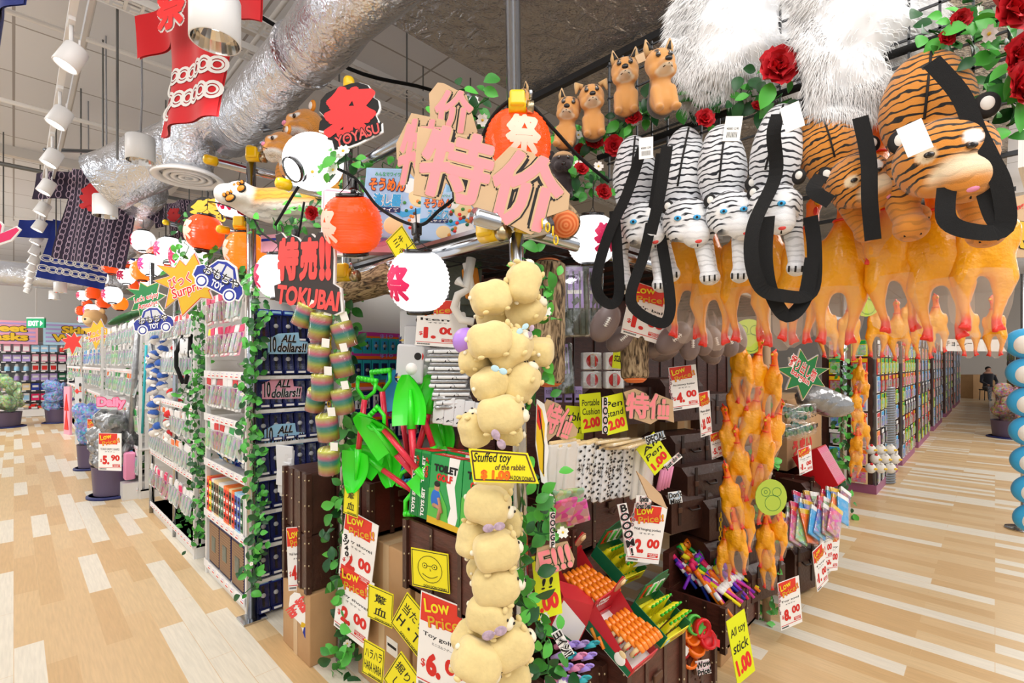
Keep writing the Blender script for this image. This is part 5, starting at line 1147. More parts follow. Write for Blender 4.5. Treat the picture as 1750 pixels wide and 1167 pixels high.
for k, (px, py, d, roll, s_, bl_, c, hc, pt, lb) in enumerate([(703, 726, 2.08, 4, 1.35, 'round', 'limeplastic', 'redplastic', 0, 'green toy spade standing upright with its blade up'), (672, 770, 2.1, 28, 1.4, 'round', 'limeplastic', 'redplastic', -30, 'green toy spade with its broad blade facing out'), (733, 700, 2.15, -16, 1.3, 'point', 'limeplastic', 'redplastic', 0, 'green toy spade with the tallest pointed blade'),
        (612, 772, 2.15, 172, 1.15, 'round', 'limeplastic', 'redplastic', 0, 'green and red toy spade with its handle up at the far left'), (662, 760, 2.22, 186, 1.2, 'round', 'limeplastic', 'redplastic', 0, 'green toy spade with its handle up in the middle'), (742, 768, 2.12, 200, 1.2, 'round', 'limeplastic', 'redplastic', 0, 'green toy spade handle up above the golf boxes'),
        (716, 806, 2.02, 224, 1.15, 'round', 'limeplastic', 'redplastic', 0, 'red-shafted toy spade handle lying over the golf box spines'), (685, 700, 2.3, 10, 1.2, 'round', 'skyblue', 'redplastic', 0, 'blue toy spade at the back of the trunk'), (712, 703, 2.35, -8, 1.1, 'round', 'purple', 'redplastic', 0, 'purple toy spade at the back of the trunk'), (650, 800, 2.18, 60, 1.1, 'round', 'limeplastic', 'redplastic', 0, 'green toy spade lying low across the trunk'), (752, 722, 2.2, 190, 1.1, 'round', 'limeplastic', 'redplastic', 0, 'green toy spade with its handle raised beside the blades')]):
    e = spade(.3, bl_, c, hc); e.matrix_world = fr(Q(px, py, d), -15, pt, roll, s_*1.22); e['label'] = lb; e['group'] = 'toy spades in the trunk'
# signs on the left stack
price(758, 1108, 168, 1.86, YL+14, -4, 'Toy golf set', '6.00', 'low price sign for the toy golf set at 6.00', asp=.66, item2='ミニゴルフゲーム')
price(612, 940, 120, 2.26, YL+10, -10, 'Toy shovel', '2.00', 'upper low price sign for toy shovels at 2.00', asp=.72)
price(604, 1034, 118, 2.28, YL+10, -10, 'Toy shovel', '2.00', 'lower low price sign for toy shovels at 2.00', asp=.76)
for px, py, t in ((593, 928, 'ヨシイ'),):
    bd = Board(px, py, 2.2, -20, 0, 4); bd.poly([(585, 912), (600, 910), (600, 950), (586, 952)], 0, .002, 'paper').text('3\nツ\n4\n0', 587, 912, 598, 950, .003, 'ink', .04); bd.done('hand_drawn_sign', 'narrow white slip with black strokes beside the upper shovel sign')
ysign(600, 855, 52, 2.2, YL+10, -4, ['驚', '血'], 'small yellow sign with black characters on the trunk of spades', asp=.75)
def smiley(g, w_, h, z):
    for k in range(24):
        a, b_ = 2*PI*k/24, 2*PI*(k+1)/24; g.tube([(w_*.32*math.cos(a), h*.02+h*.34*math.sin(a), z), (w_*.32*math.cos(b_), h*.02+h*.34*math.sin(b_), z)], .0011, 'ink', 4)
    for s_ in (-1, 1):
        for r_, m_ in ((.07, 'ink'), (.055, 'signyellow'), (.02, 'ink')): g.prism([(s_*w_*.13+w_*r_*math.cos(a*PI/8), h*.1+h*r_*math.sin(a*PI/8)) for a in range(16)], z, z+.0006+(.07-r_)*.01, m_)
    g.tube([(-w_*.2+w_*.4*i/8, -h*.12-h*.08*math.sin(PI*i/8), z) for i in range(9)], .0012, 'ink', 4); g.tube([(0, h*.04, z), (w_*.03, -h*.02, z), (0, -h*.02, z)], .001, 'ink', 4); g.tube([(-w_*.06, h*.1, z), (w_*.06, h*.1, z)], .001, 'ink', 4)
ysign(735, 974, 66, 1.9, YL+14, 3, [], 'yellow sign with a drawn smiley face wearing glasses on the golf trunk', asp=1.25, extra=smiley)
ysign(650, 1035, 58, 2.1, YL+12, -3, ['驚', '血'], 'yellow sign with black characters below the trunk of spades', asp=1.05)
ysign(706, 1068, 76, 1.98, YL+12, -32, ['当たり!!', 'H・T"'], 'tilted yellow sign with two lines of characters left of the 6.00 sign', asp=1.05)
ysign(638, 1130, 60, 2.08, YL+12, -5, ['ハラハラ', 'HARA HARA'], 'yellow sign reading HARA HARA near the bottom', asp=.85)
ysign(690, 1165, 76, 1.98, YL+12, -35, ['掘り出', 'し物'], 'tilted yellow sign cut off by the bottom edge', asp=.9)
price(510, 954, 108, 2.52, 8, 2, 'Wall hanging pocket', '4.00', 'low price sign at 4.00 in front of the watch rack', asp=.33)
bd = Board(510, 1040, 2.45, 0, 0, 0)
bd.poly([(496, 1018), (503, 1012), (513, 1014), (520, 1030), (528, 1055), (538, 1078), (536, 1098), (526, 1105), (520, 1085), (514, 1066), (500, 1052), (494, 1035)], 0, .003, 'paper').text('Special\nPrice', 497, 1018, 522, 1058, .004, 'salmon', .06, -55).poly([(520, 1070), (532, 1078), (534, 1094), (525, 1098), (518, 1080)], .003, .004, 'carbody').poly([(516, 1062), (524, 1066), (520, 1072), (514, 1070)], .003, .0045, 'mustard')
bd.done('cutout_sign', 'white cut-out reading Special Price in red on the floor carton')
# flat plastic packets stacked beside the dark suitcase
for k in range(6):
    g = G(); g.rbox((0, 0, 0), (.14, .012, .2), 'clearfilm' if k % 3 == 0 else 'lightgrey', .004); one(g, 'flat_packet', Matrix.Translation((1.04, 2.76, .84+k*.022)) @ Matrix.Rotation(rad(90+k*3), 4, 'Z') @ Matrix.Rotation(rad(q.uniform(-4, 4)), 4, 'X'), 'flat clear packet, %s from the bottom of the stack by the dark suitcases' % ORD[k], 'packet')
# ================================================================ boards hung above the left side
# red festival board
bd = Board(600, 205, 1.92, -4, 0, 0)
sil = [(548, 172), (558, 160), (574, 152), (585, 148), (600, 143), (612, 141), (628, 146), (637, 158), (636, 166), (646, 172), (648, 184), (645, 192), (641, 196), (646, 206), (644, 216), (651, 208), (652, 224), (640, 230), (612, 244), (590, 252), (572, 256), (568, 240), (560, 238), (562, 226), (545, 222), (547, 208), (556, 200), (546, 190)]
big = [(600+(x-600)*1.03+1.5, 198+(y-198)*1.03+1.5) for x, y in sil]
bd.poly(big, -.008, 0, 'white').poly(sil, 0, .002, 'ink'); bd.text('祭', 553, 148, 644, 238, .004, 'signred', .05, 0, .12); bd.text('YOYASU', 572, 221, 652, 243, .005, 'ink', .1, 17, .1).text('YOYASU', 573, 223, 651, 241, .006, 'salmon', .02, 17, .1)
bd.done('festival_board', 'black and red board with a large character and YOYASU')
bd = Board(347, 360, 3.5, -6, 0, 0)
bd.poly([(320, 352), (330, 342), (345, 336), (362, 338), (376, 346), (378, 358), (386, 364), (380, 380), (360, 386), (330, 384), (318, 374)], -.01, 0, 'ink').text('祭', 324, 340, 380, 372, .002, 'mustard', .035, 8, .1).text('YASU', 350, 368, 386, 382, .003, 'mustard', .05, 8)
bd.done('festival_board', 'black board with yellow lettering behind the far orange lantern')
# TOKUBAI
bd = Board(525, 465, 2.06, -12, 0, 0)
sil = [(471, 402), (481, 398), (489, 408), (498, 402), (508, 406), (514, 414), (521, 404), (532, 400), (539, 407), (544, 397), (553, 397), (556, 405), (560, 398), (568, 400), (570, 440), (569, 485), (580, 492), (583, 532), (570, 538), (545, 530), (520, 525), (500, 520), (471, 514), (469, 488), (480, 484), (478, 440)]
big = [(525+(x-525)*1.03+2, 465+(y-465)*1.015) for x, y in sil]
bd.poly(big, -.012, 0, 'white').poly(sil, 0, .002, 'darkgrey').text('特', 475, 406, 512, 480, .004, 'salmon', .05, 0, .1).text('売', 512, 406, 545, 480, .004, 'salmon', .05, 0, .1).text('!!', 546, 404, 567, 480, .004, 'salmon', .06).text('TOKUBAI', 473, 492, 580, 526, .004, 'salmon', .035, -8)
bd.done('sale_board', 'grey board with salmon characters and TOKUBAI in front of the log cushion')
# cardboard signs
def cards(poly, d, yaw, label, texts, roll=0):
    cx = sum(p[0] for p in poly)/len(poly); cy = sum(p[1] for p in poly)/len(poly); bd = Board(cx, cy, d, yaw, 0, roll)
    bd.poly(poly, -.005, 0, 'cardsign', 'cardedge')
    for (t, x0, y0, x1, y1, rot) in texts: bd.text(t, x0-1, y0-1, x1+1, y1+1, .0008, 'ink', .08, rot).text(t, x0-1, y0-1, x1+1, y1+1, .0014, 'cardsign', .046, rot).text(t, x0, y0, x1, y1, .002, 'marker', .021, rot)
    return bd.done('cardboard_sign', label)
cards([(733, 160), (748, 141), (758, 142), (797, 162), (816, 225), (800, 245), (736, 225)], 1.66, -8, 'upright cardboard sign with pink strokes at the back of the three', [('价', 742, 155, 808, 228, -8)])
cards([(677, 245), (703, 193), (760, 205), (764, 250), (752, 330), (730, 328), (678, 272)], 1.62, -25, 'left cardboard sign with pink strokes, partly covered by the big one', [('特', 682, 205, 750, 318, -14)])
cards([(714, 216), (819, 235), (846, 275), (871, 250), (911, 261), (974, 332), (971, 358), (930, 372), (925, 391), (907, 401), (812, 356), (762, 312), (752, 342), (706, 332)], 1.5, 2, 'big front cardboard sign with two pink characters over the corner', [('特', 718, 222, 842, 345, -14), ('价', 838, 262, 962, 392, -14)])
ysign(686, 420, 56, 1.95, YL+20, 35, ['三キ', '北ノ'], 'small yellow sign tucked behind the large white lantern', asp=.75)
# stars and cars
def starboard(px, py, d, pts, m, edge, label, texts, yaw=0, roll=0, extra=None):
    bd = Board(px, py, d, yaw, 0, roll); big = [(px+(x-px)*1.07, py+(y-py)*1.07) for x, y in pts]; mid = [(px+(x-px)*1.035, py+(y-py)*1.035) for x, y in pts]
    bd.poly(big, -.01, 0, 'white').poly(mid, 0, .0012, edge).poly(pts, .0012, .0024, m)
    for (t, x0, y0, x1, y1, rot) in texts: bd.text(t, x0-1, y0-1, x1+1, y1+1, .0032, 'paper', .06, rot).text(t, x0, y0, x1, y1, .004, 'pricered', .018, rot)
    if extra: extra(bd)
    return bd.done('star_sign', label)
starboard(325, 483, 3.1, [(332, 434), (345, 462), (360, 452), (352, 475), (376, 482), (356, 496), (362, 510), (343, 508), (312, 538), (305, 508), (284, 525), (291, 492), (265, 480), (292, 472), (270, 454), (300, 458), (308, 445), (318, 455)], 'mustard', 'pricered', 'large yellow star sign reading Surprised', [('びっくり!', 288, 466, 348, 486, 14), ('Surprised', 294, 482, 366, 504, 16)], -12)
starboard(167, 571, 7.6, [(172, 546), (178, 560), (193, 566), (188, 572), (194, 582), (182, 584), (178, 594), (168, 588), (164, 597), (158, 582), (146, 578), (155, 572), (140, 562), (156, 560), (160, 550), (166, 556)], 'yellow', 'pricered', 'smaller yellow star sign reading Surprised, farther back', [('びっくり!', 150, 565, 180, 572, 10), ('Surprised', 152, 573, 186, 583, 12)], -10)
starboard(122, 584, 9.5, [(127, 568), (131, 576), (140, 574), (134, 584), (140, 594), (130, 592), (124, 606), (119, 594), (108, 598), (113, 586), (105, 580), (115, 578), (113, 570), (122, 576)], 'pricered', 'mustard', 'small red star sign at the far left of the signs', [], -10)
starboard(250, 512, 4.4, [(240, 483), (252, 490), (272, 482), (268, 500), (282, 505), (268, 515), (278, 530), (240, 540), (238, 528), (226, 530), (232, 514), (217, 512), (232, 504), (218, 494), (238, 496)], 'darkgreen', 'mustard', 'green star sign reading Lets enjoy behind the lower toy car', [("Let's enjoy", 230, 503, 272, 515, 12), ('Amusing', 236, 516, 270, 528, 12)], -10)
def carsign(px, py, d, s_, rot, label, yaw=-10):
    bd = Board(px, py, d, yaw, 0, 0); c_, s2 = math.cos(rad(rot)), math.sin(rad(rot))
    def T(x, y): x, y = x*s_, -y*s_; return (px+x*c_-y*s2, py+x*s2+y*c_)
    body = [(-1, -.35), (-1.02, 0), (-.85, .15), (-.6, .2), (-.42, .55), (-.1, .68), (.3, .62), (.62, .2), (.9, .08), (1.02, -.12), (1, -.4), (.8, -.45), (.5, -.5), (-.5, -.5), (-.8, -.45)]
    bd.poly([T(x*1.06, y*1.1) for x, y in body], -.01, 0, 'white').poly([T(x, y) for x, y in body], 0, .0015, 'carbody')
    for wx in (-.6, .62):
        for r_, m_, z in ((.27, 'white', .003), (.21, 'carbody', .0036), (.15, 'white', .0042)): bd.poly([T(wx+r_*math.cos(a*PI/8), -.42+r_*math.sin(a*PI/8)) for a in range(16)], .0, z, m_)
    bd.poly([T(-.45, .22), T(-.32, .5), (T(-.08, .56)), T(-.08, .22)], .001, .0025, 'lightgrey').poly([T(0, .22), T(0, .56), T(.28, .52), T(.46, .22)], .001, .0025, 'lightgrey')
    for k, ch in enumerate('おもちゃ'):
        x, y = T(-.55+k*.38, .08); r_ = .19*s_
        for off, m_, z in ((.06, 'paper', .0045), (.012, 'ink', .0052)): bd.text(ch, x-r_, y-r_, x+r_, y+r_, z, m_, off, -rot)
    x, y = T(.02, -.28); bd.text('TOY', x-.25*s_, y-.14*s_, x+.25*s_, y+.14*s_, .0045, 'paper', .03, -rot)
    return bd.done('car_sign', label)
carsign(377, 476, 2.85, 44, 28, 'dark blue toy car sign left of the TOKUBAI board'); carsign(262, 548, 4.2, 33, -8, 'dark blue toy car sign hanging below the green star')
# pink daily sign, price sign on the bin
bd = Board(188, 690, 5.0, -12); bd.poly([(164, 682), (180, 676), (214, 680), (216, 696), (196, 700), (165, 698)], -.004, 0, 'greycard' if 'greycard' in MT else 'lightgrey').text('Daily', 165, 678, 216, 700, .003, 'hotpink', .1).text('Daily', 166, 679, 215, 699, .004, 'pink', .05).done('hand_drawn_sign', 'pink lettered Daily sign standing in the bin')
price(188, 772, 64, 4.95, -8, 0, 'T/S RICE CRISPY 3 SHAPES', '5.90', 'low price sign at 5.90 on the aisle bin', asp=.7)
price(159, 742, 52, 5.9, -14, 0, 'SNACK', '3.90', 'low price sign behind the 5.90 sign', asp=.5)
# ================================================================ goods on the upper left shelf
g = G(); g.box((0, 0, 0), (.5, 1.9, .015), 'galv')
for k in range(18): g.box((-.0, -.92+k*.105, -.03), (.5, .006, .006), 'darksteel')
for k in range(5): g.box((-.24+k*.12, 0, -.035), (.006, 1.9, .006), 'darksteel')
one(g, 'wire_shelf', Matrix.Translation((1.45, 2.15, 1.99)), 'grey wire shelf under the noodle machine boxes', 'shelf')
def somen(px, py, wpx, hpx, d, yaw, roll, label, title, sub, inv=False):
    w_, h = wpx*d/FPX, hpx*d/FPX; e = empty('noodle_machine_box', fr(Q(px, py, d), yaw, 0, roll), label, 'boxed toy')
    g = G(); g.box((0, 0, -.06), (w_, h, .12), 'lightblue'); g.obj('box_body', e); z = .001; g = G()
    g.rect(0, 0, w_*.98, h*.97, z, 'skypale'); V = []; 
    for k, (cx, cy, r_, m_) in enumerate([(.2, .12, .15, 'cream'), (.36, .02, .12, 'paper'), (.25, -.28, .16, 'paper'), (-.1, -.32, .12, 'cream'), (.05, .26, .1, 'paper')]): g.ell((cx*w_, cy*h, z), (r_*w_, r_*h*1.1, .002), m_, 12)
    for k in range(26): g.ell((q.uniform(.0, .45)*w_, q.uniform(-.42, .3)*h, z+.003), (.008, .007, .002), q.choice(['tomato', 'leaf', 'brown', 'carrot', 'boxgreen', 'amber']), 6)
    g.prism([(-w_*.49, -h*.06), (-w_*.2, h*.0), (0, -h*.12), (w_*.25, -h*.04), (w_*.49, h*.06), (w_*.49, -h*.02), (w_*.25, -h*.12), (0, -h*.2), (-w_*.2, -h*.06), (-w_*.49, -h*.14)], z, z+.002, 'skyblue'); g.obj('food_pictures', e)
    g = G(); g.text(title, -w_*.22, h*.26, w_*.46, h*.2, z+.002, 'navy', .09); g.text(title, -w_*.22, h*.26, w_*.44, h*.18, z+.003, 'orange', .035)
    g.text(sub, -w_*.2, h*.04, w_*.36, h*.2, z+.003, 'paper', .12); g.text(sub, -w_*.2, h*.04, w_*.35, h*.19, z+.004, 'skyblue', .05); g.rect(-w_*.18, -h*.1, w_*.3, h*.07, z+.003, 'navy'); g.text('Lサイズ', -w_*.18, -h*.1, w_*.26, h*.05, z+.004, 'paper', .02); g.text('みんなでワイワイ', -w_*.2, h*.41, w_*.36, h*.06, z+.004, 'green', .02); g.obj('title_print', e)
    return e
mat('skypale', 'a9c6ec', rough=.3, coat=.4)
somen(690, 348, 150, 118, 2.15, YL+34, -6, 'pale blue noodle machine box lettered in Japanese, left one on the shelf', 'そうめん', '流し器')
somen(770, 370, 110, 84, 2.02, YL+34, -4, 'second pale blue noodle machine box lying behind the cardboard sign', 'そうめん', 'スライス')
bd = Board(588, 372, 2.32, YL+36, 0, -4); bd.poly([(550, 320), (612, 326), (612, 440), (548, 432)], -.05, 0, 'paper'); bd.poly([(553, 323), (609, 329), (609, 436), (551, 429)], 0, .001, 'bannerpink').poly([(555, 326), (607, 331), (607, 433), (553, 426)], .001, .002, 'paper')
for k in range(10): bd.line([(578, 338+k*6), (604, 340+k*6)], .003, .0015, 'lightgrey')
bd.done('boxed_toy', 'white boxed figure set with thin pink frame behind the unlit orange lantern', 'boxed toy')
g = G(); g.box((0, 0, -.04), (.2, .15, .08), 'bannerpink'); g.ell((0, 0, .001), (.07, .05, .002), 'pink'); g.ell((0, 0, .003), (.045, .03, .002), 'violet'); g.ell((0, 0, .005), (.015, .02, .002), 'signred'); one(g, 'boxed_toy', fr(Q(648, 402, 2.2), YL+36, 0, -4), 'pink box with rings beside the unlit orange lantern', 'boxed toy')
g = G(); g.box((0, 0, -.04), (.16, .1, .08), 'bannerpink'); g.box((0, .02, .001), (.15, .015, .002), 'carbody'); one(g, 'boxed_toy', fr(Q(465, 415, 2.9), -15), 'pale pink boxed toy above the TOKUBAI board', 'boxed toy')
# hanging packs just inside the stall, left of the bears
def clearpack(px, py, wpx, hpx, d, yaw, roll, label, name='cushion_pack', head='lavender', body='olive', group=None):
    w_, h = wpx*d/FPX, hpx*d/FPX; e = empty(name, fr(Q(px, py, d), yaw, 0, roll), label, 'packaged goods', group)
    g = G(); g.rbox((0, 0, 0), (w_*.92, h*.95, .03), body, .012)
    for k in range(5): g.tube([(w_*(-.36+.18*k), -h*.45, .016), (w_*(-.36+.18*k)+.004, h*.4, .016)], .006, body, 6)
    g.obj('folded_cushion', e)
    g = G(); g.box((w_*.05, h*.18, .019), (w_*.5, h*.56, .002), head); g.text('ポータブル\nクッション', w_*.05, h*.3, w_*.4, h*.14, .021, 'ink', .02); g.box((w_*.05, .12*h, .0205), (w_*.4, h*.05, .001), 'paper'); g.prism([(-w_*.05, -h*.02), (w_*.12, h*.06), (w_*.2, 0), (w_*.03, -h*.07)], .0205, .0215, 'olive'); g.obj('label_card', e)
    g = G(); g.rbox((0, 0, .0), (w_, h, .045), 'clearfilm', .012); g.obj('plastic_bag', e); return e
clearpack(977, 515, 62, 125, 2.02, 10, 2, 'clear pack with a green grey cushion and pale label right of the tall log cushion', group=None)
clearpack(1010, 515, 40, 120, 2.1, 12, -2, 'clear cushion pack behind the first one, its blue label partly hidden')
clearpack(960, 630, 40, 90, 2.25, 5, 4, 'darker clear cushion pack hanging below the first one')
for k, px in enumerate((937, 954, 971, 988)): 
    g = G(); w_ = .036; g.rbox((0, 0, 0), (w_, .075, .02), 'lavender', .004); g.text('ポータブル\nクッション', 0, .012, w_*.8, .02, .011, 'ink', .02); g.box((0, -.02, .011), (w_*.8, .012, .001), 'ink'); one(g, 'label_pack', fr(Q(px, 674, 2.3), 8, 0, 0), 'small pale violet labelled pack, %s in the row under the cushions' % ['leftmost', 'second', 'third', 'rightmost'][k], 'packaged goods', 'pale violet packs in a row')
for k, (px, py) in enumerate(((783, 480), (765, 470), (805, 500), (738, 470))):
    g = G(); g.rbox((0, 0, 0), (.1, .24, .02), 'olive' if k % 2 == 0 else 'silverbag', .01); g.box((0, .13, .0), (.09, .03, .022), ['white', 'cream', 'leaf', 'white'][k]); one(g, 'hanging_bag', fr(Q(px, py, 2.35+.05*k), q.uniform(-20, 20), 0, q.uniform(-5, 5)), ['long green film bag behind the white hook, centre', 'long silver film bag with cream header behind the large lantern', 'long green film bag with leafy header near the bears', 'silver film bag just right of the large white lantern'][k], 'bag')
g = G(); g.tube([Vector((.0, .12, 0)), (.02, .02, 0), (-.035, -.01, 0), (-.05, -.06, 0), (-.02, -.11, 0), (.03, -.12, 0)], .017, 'plushwhite', 10); g.tube([(-.035, .05, 0), (.0, .02, .01), (.02, .14, 0)], .02, 'plushwhite', 10); one(g, 'white_plush_hook', fr(Q(797, 500, 2.0)), 'white curled plush tail hanging left of the upper bears', 'plush')
for k, (px, py) in enumerate(((806, 484), (785, 560))):
    g = G(); g.rbox((0, 0, 0), (.07, .13, .01), 'amber' if k == 0 else 'offwhite', .01)
    one(g, 'small_tag_card', fr(Q(px, py, 2.1), 10, 0, 8), ['amber yellow plastic banana-like cover behind the top bears', 'off-white spiky-edged card beside the 00 price board'][k], 'card')
price(748, 552, 80, 2.1, 0, -4, 'Item', '1.00', 'price sign showing 00 left of the violet ball', asp=.9)
for k, (px, py, d) in enumerate(((705, 560, 2.3), (701, 622, 2.12), (722, 625, 2.2), (712, 588, 2.25))):
    h = .17; g = G(); g.rbox((0, 0, 0), (.12, h, .012), 'lightgrey', .012); g.text('Hand', -.042, .01, .085, .024, .0075, 'ink', .04, 90)
    for r_, m_, z in ((.034, 'grey', .01), (.026, 'paper', .013)): g.lathe([(0, z), (r_, z), (r_, .006)], m_, 20, axis='Z', M=Matrix.Translation((.01, -.02, 0)))
    g.lathe([(0, .011), (.024, .011), (.024, .006)], 'tomato', 18, axis='Z', M=Matrix.Translation((.035, .035, 0))); g.lathe([(0, .012), (.016, .012)], 'ink', 18, axis='Z', M=Matrix.Translation((.035, .035, .001)))
    g.box((-.005, -.07, .008), (.06, .014, .003), 'ink'); g.lathe([(0, .012), (.022, .012), (.022, .006)], 'navy', 18, axis='Z', M=Matrix.Translation((-.04, -.06, 0))); g.text('-5kg', -.04, -.06, .036, .013, .0135, 'yellow', .04)
    one(g, 'hand_scale_pack', fr(Q(px, py, d), -4, 0, q.uniform(-5, 3)), ['blister pack of a hand scale under the large white lantern', 'front blister pack of a hand scale lettered minus 5kg', 'blister pack peeking out right of the front hand scale', 'blister pack between the upper and the front hand scale'][k], 'packaged goods')
# stacked striped pouches beside the scales
for k in range(14):
    g = G(); g.rbox((0, 0, 0), (.22, .016, .16), 'silverbag' if k % 2 else 'fishprint', .007); one(g, 'flat_pouch', Matrix.Translation(Q(775-(k % 3)*3, 596+k*7, 2.2)) @ Matrix.Rotation(rad(30+k*2), 4, 'Z') @ Matrix.Rotation(rad(90), 4, 'X') @ Matrix.Rotation(rad(8), 4, 'Z'), 'flat grey pouch in the leaning stack left of the bears, %s from the top' % ORD[k], 'pouch')
for k in range(5):
    g = G(); g.rbox((0, 0, 0), (.05, .12, .012), 'fishprint', .005); one(g, 'printed_pouch', fr(Q(750+k*17, 700+k*3, 2.1), -10+q.uniform(-5, 5), 0, -4), 'small white pouch with dark hooks print, %s' % ['leftmost in its row', 'second from the left in its row', 'middle of its row', 'second from the right in its row', 'rightmost in its row beside the bears'][k], 'pouch')
g = G(); g.box((0, 0, 0), (.03, .5, .25), 'trunkred'); one(g, 'shelf_upright', fr(Q(775, 770, 2.25), 20, 0, -8), 'reddish wooden board standing behind the golf boxes', 'board')
# plush tiger paws sticking over the rail
e = empty('tiger_plush', fr(Q(470, 340, 2.75)), 'long plush tiger lying over the rail with its paws towards the aisle', 'plush tiger')
def px3(px, py, d=0): 
    v = Q(px, py, 2.75+d)-Q(470, 340, 2.75); return Vector((v.dot(RT), v.z, -v.dot(FW)))
def fuse(blobs, vox, name, parent, mname, colfn, sm=6):
    """one continuous skin grown round overlapping ellipsoids and tapering limbs; colfn gives the cloth colour at a point"""
    g = G()
    for b_ in blobs:
        if b_[0] == 'e': g.ell(b_[1], b_[2], 'white', 20, None, b_[3] if len(b_) > 3 else None)
        else:
            g.tube(b_[1], b_[2], 'white', 14)
            for i in (0, -1): g.ell(b_[1][i], (b_[2][i],)*3, 'white', 16)
    me = g.mesh('tmp'); o = bpy.data.objects.new('tmp', me); COL.objects.link(o)
    md = o.modifiers.new('r', 'REMESH'); md.mode = 'VOXEL'; md.voxel_size = vox; s2 = o.modifiers.new('s', 'SMOOTH'); s2.factor = .6; s2.iterations = sm
    res = bpy.data.meshes.new_from_object(o.evaluated_get(bpy.context.evaluated_depsgraph_get())); bpy.data.objects.remove(o); bpy.data.meshes.remove(me)
    res.name = name; res.materials.clear(); res.materials.append(MT[mname]); n = len(res.vertices); co = np.empty(n*3); res.vertices.foreach_get('co', co); co = co.reshape(-1, 3)
    ca_ = res.color_attributes.new('Col', 'FLOAT_COLOR', 'POINT'); ca_.data.foreach_set('color', colfn(co).ravel().astype('f'))
    res.polygons.foreach_set('use_smooth', [True]*len(res.polygons)); r = bpy.data.objects.new(name, res); COL.objects.link(r)
    if parent is not None: r.parent = parent
    return r
def cols(base, *masks):
    def f(co):
        c = np.tile(np.array([*lin(base[0]), base[1]]), (len(co), 1))
        for (col_, al, fn) in masks:
            k = np.clip(fn(co), 0, 1)[:, None]; c = c*(1-k)+np.array([*lin(col_), al])*k
        return c
    return f
def near(p, r, soft=.3):
    p = np.array(p); r = np.array(r if hasattr(r, '__len__') else (r, r, r)); return lambda co: (1+soft-np.sqrt((((co-p)/r)**2).sum(1)))/soft
A = [px3(530, 345), px3(480, 345), px3(440, 340), px3(415, 330, -.03)]; B = [px3(560, 360, .1), px3(480, 362, .08), px3(430, 355, .05), px3(392, 332, -.02)]
fuse([('t', A, [.085, .08, .062, .055]), ('t', B, [.1, .085, .06, .055]), ('e', px3(410, 328, -.05), (.075, .06, .06)), ('e', px3(388, 332, -.04), (.07, .06, .06)), ('e', px3(560, 330, .15), (.16, .13, .16)), ('e', px3(510, 300, .2), (.13, .12, .12))], .012, 'body', e, 'plush_tiger',
     cols(('efa63a', .25), ('f4f1ec', .3, lambda co: (-.02-co[:, 1])/.04), ('f4f1ec', 0, near(px3(400, 328, -.05), .1))))
for (px, py) in ((393, 338), (411, 322)):
    g = G(); g.ell((0, 0, 0), (.024, .016, .01), 'amber', 12); g.ell((0, 0, -.004), (.03, .022, .01), 'ink', 12)
    for k in range(3): g.ell((-.022+k*.022, .028, .0), (.009, .011, .008), 'amber', 8); g.ell((-.022+k*.022, .028, -.003), (.012, .014, .008), 'ink', 8)
    v = px3(px, py, -.1); o = g.obj('paw_pads', e, Matrix.Translation(v) @ Matrix.Rotation(rad(25), 4, 'Z'))
def tigerhead(px, py, d, wpx, yaw, roll, label, pitch=0, name='tiger_plush'):
    s_ = wpx*d/FPX; e = empty(name, fr(Q(px, py, d), yaw, pitch, roll, s_), label, 'plush tiger')
    fuse([('e', (0, 0, 0), (.42, .4, .4)), ('e', (0, -.18, .36), (.24, .17, .2)), ('e', (0, .02, .34), (.12, .2, .16)), ('e', (-.22, -.2, .2), (.2, .2, .2)), ('e', (.22, -.2, .2), (.2, .2, .2)), ('e', (0, -.5, -.3), (.4, .4, .4))], .03, 'head', e, 'plush_small',
         cols(('ee9c36', 1), ('f4f0ea', .5, near((0, -.38, .3), (.34, .16, .3))), ('f4f0ea', 0, near((-.17, .1, .4), (.1, .06, .2))), ('f4f0ea', 0, near((.17, .1, .4), (.1, .06, .2))), ('f0a850', 0, near((0, -.08, .5), (.14, .16, .2)))))
    for sg in (-1, 1):
        g = G(); g.ell((sg*.32, .38, 0), (.13, .14, .06), 'amber', 14); g.ell((sg*.32, .37, .045), (.08, .09, .03), 'plushwhite', 12); g.obj('ear', e)
        g = G(); g.ell((sg*.17, .06, .385), (.06, .05, .035), 'eyeglass', 12); g.ell((sg*.155, .08, .42), (.012, .012, .008), 'paper', 6); g.obj('eye', e)
    g = G(); g.ell((0, -.09, .55), (.075, .05, .04), 'pink', 12); g.obj('nose', e); g = G(); g.tube([(-.12, -.26, .5), (-.05, -.22, .545), (0, -.18, .56), (.05, -.22, .545), (.12, -.26, .5)], .01, 'ink', 5); g.obj('mouth', e); return e
tigerhead(484, 252, 2.7, 62, -38, 6, 'orange plush tiger head looking left above the paws, the lower one'); tigerhead(525, 218, 2.85, 72, -42, 8, 'orange plush tiger head looking left, the upper one beside the red board')
g = G(); g.tube([px3(500, 330), px3(488, 318), px3(500, 300), px3(525, 296)], .03, 'plushwhite', 10)
for k in range(6): g.tube([(px3(486+k*7, 322-k*5)+Vector((0, .02, .03))), (px3(480+k*7, 308-k*4)+Vector((0, 0, .03)))], .004, 'ink', 5)
one(g, 'plush_tail', fr(Q(470, 340, 2.7)), 'white striped plush tail curled beside the tiger paws', 'plush')
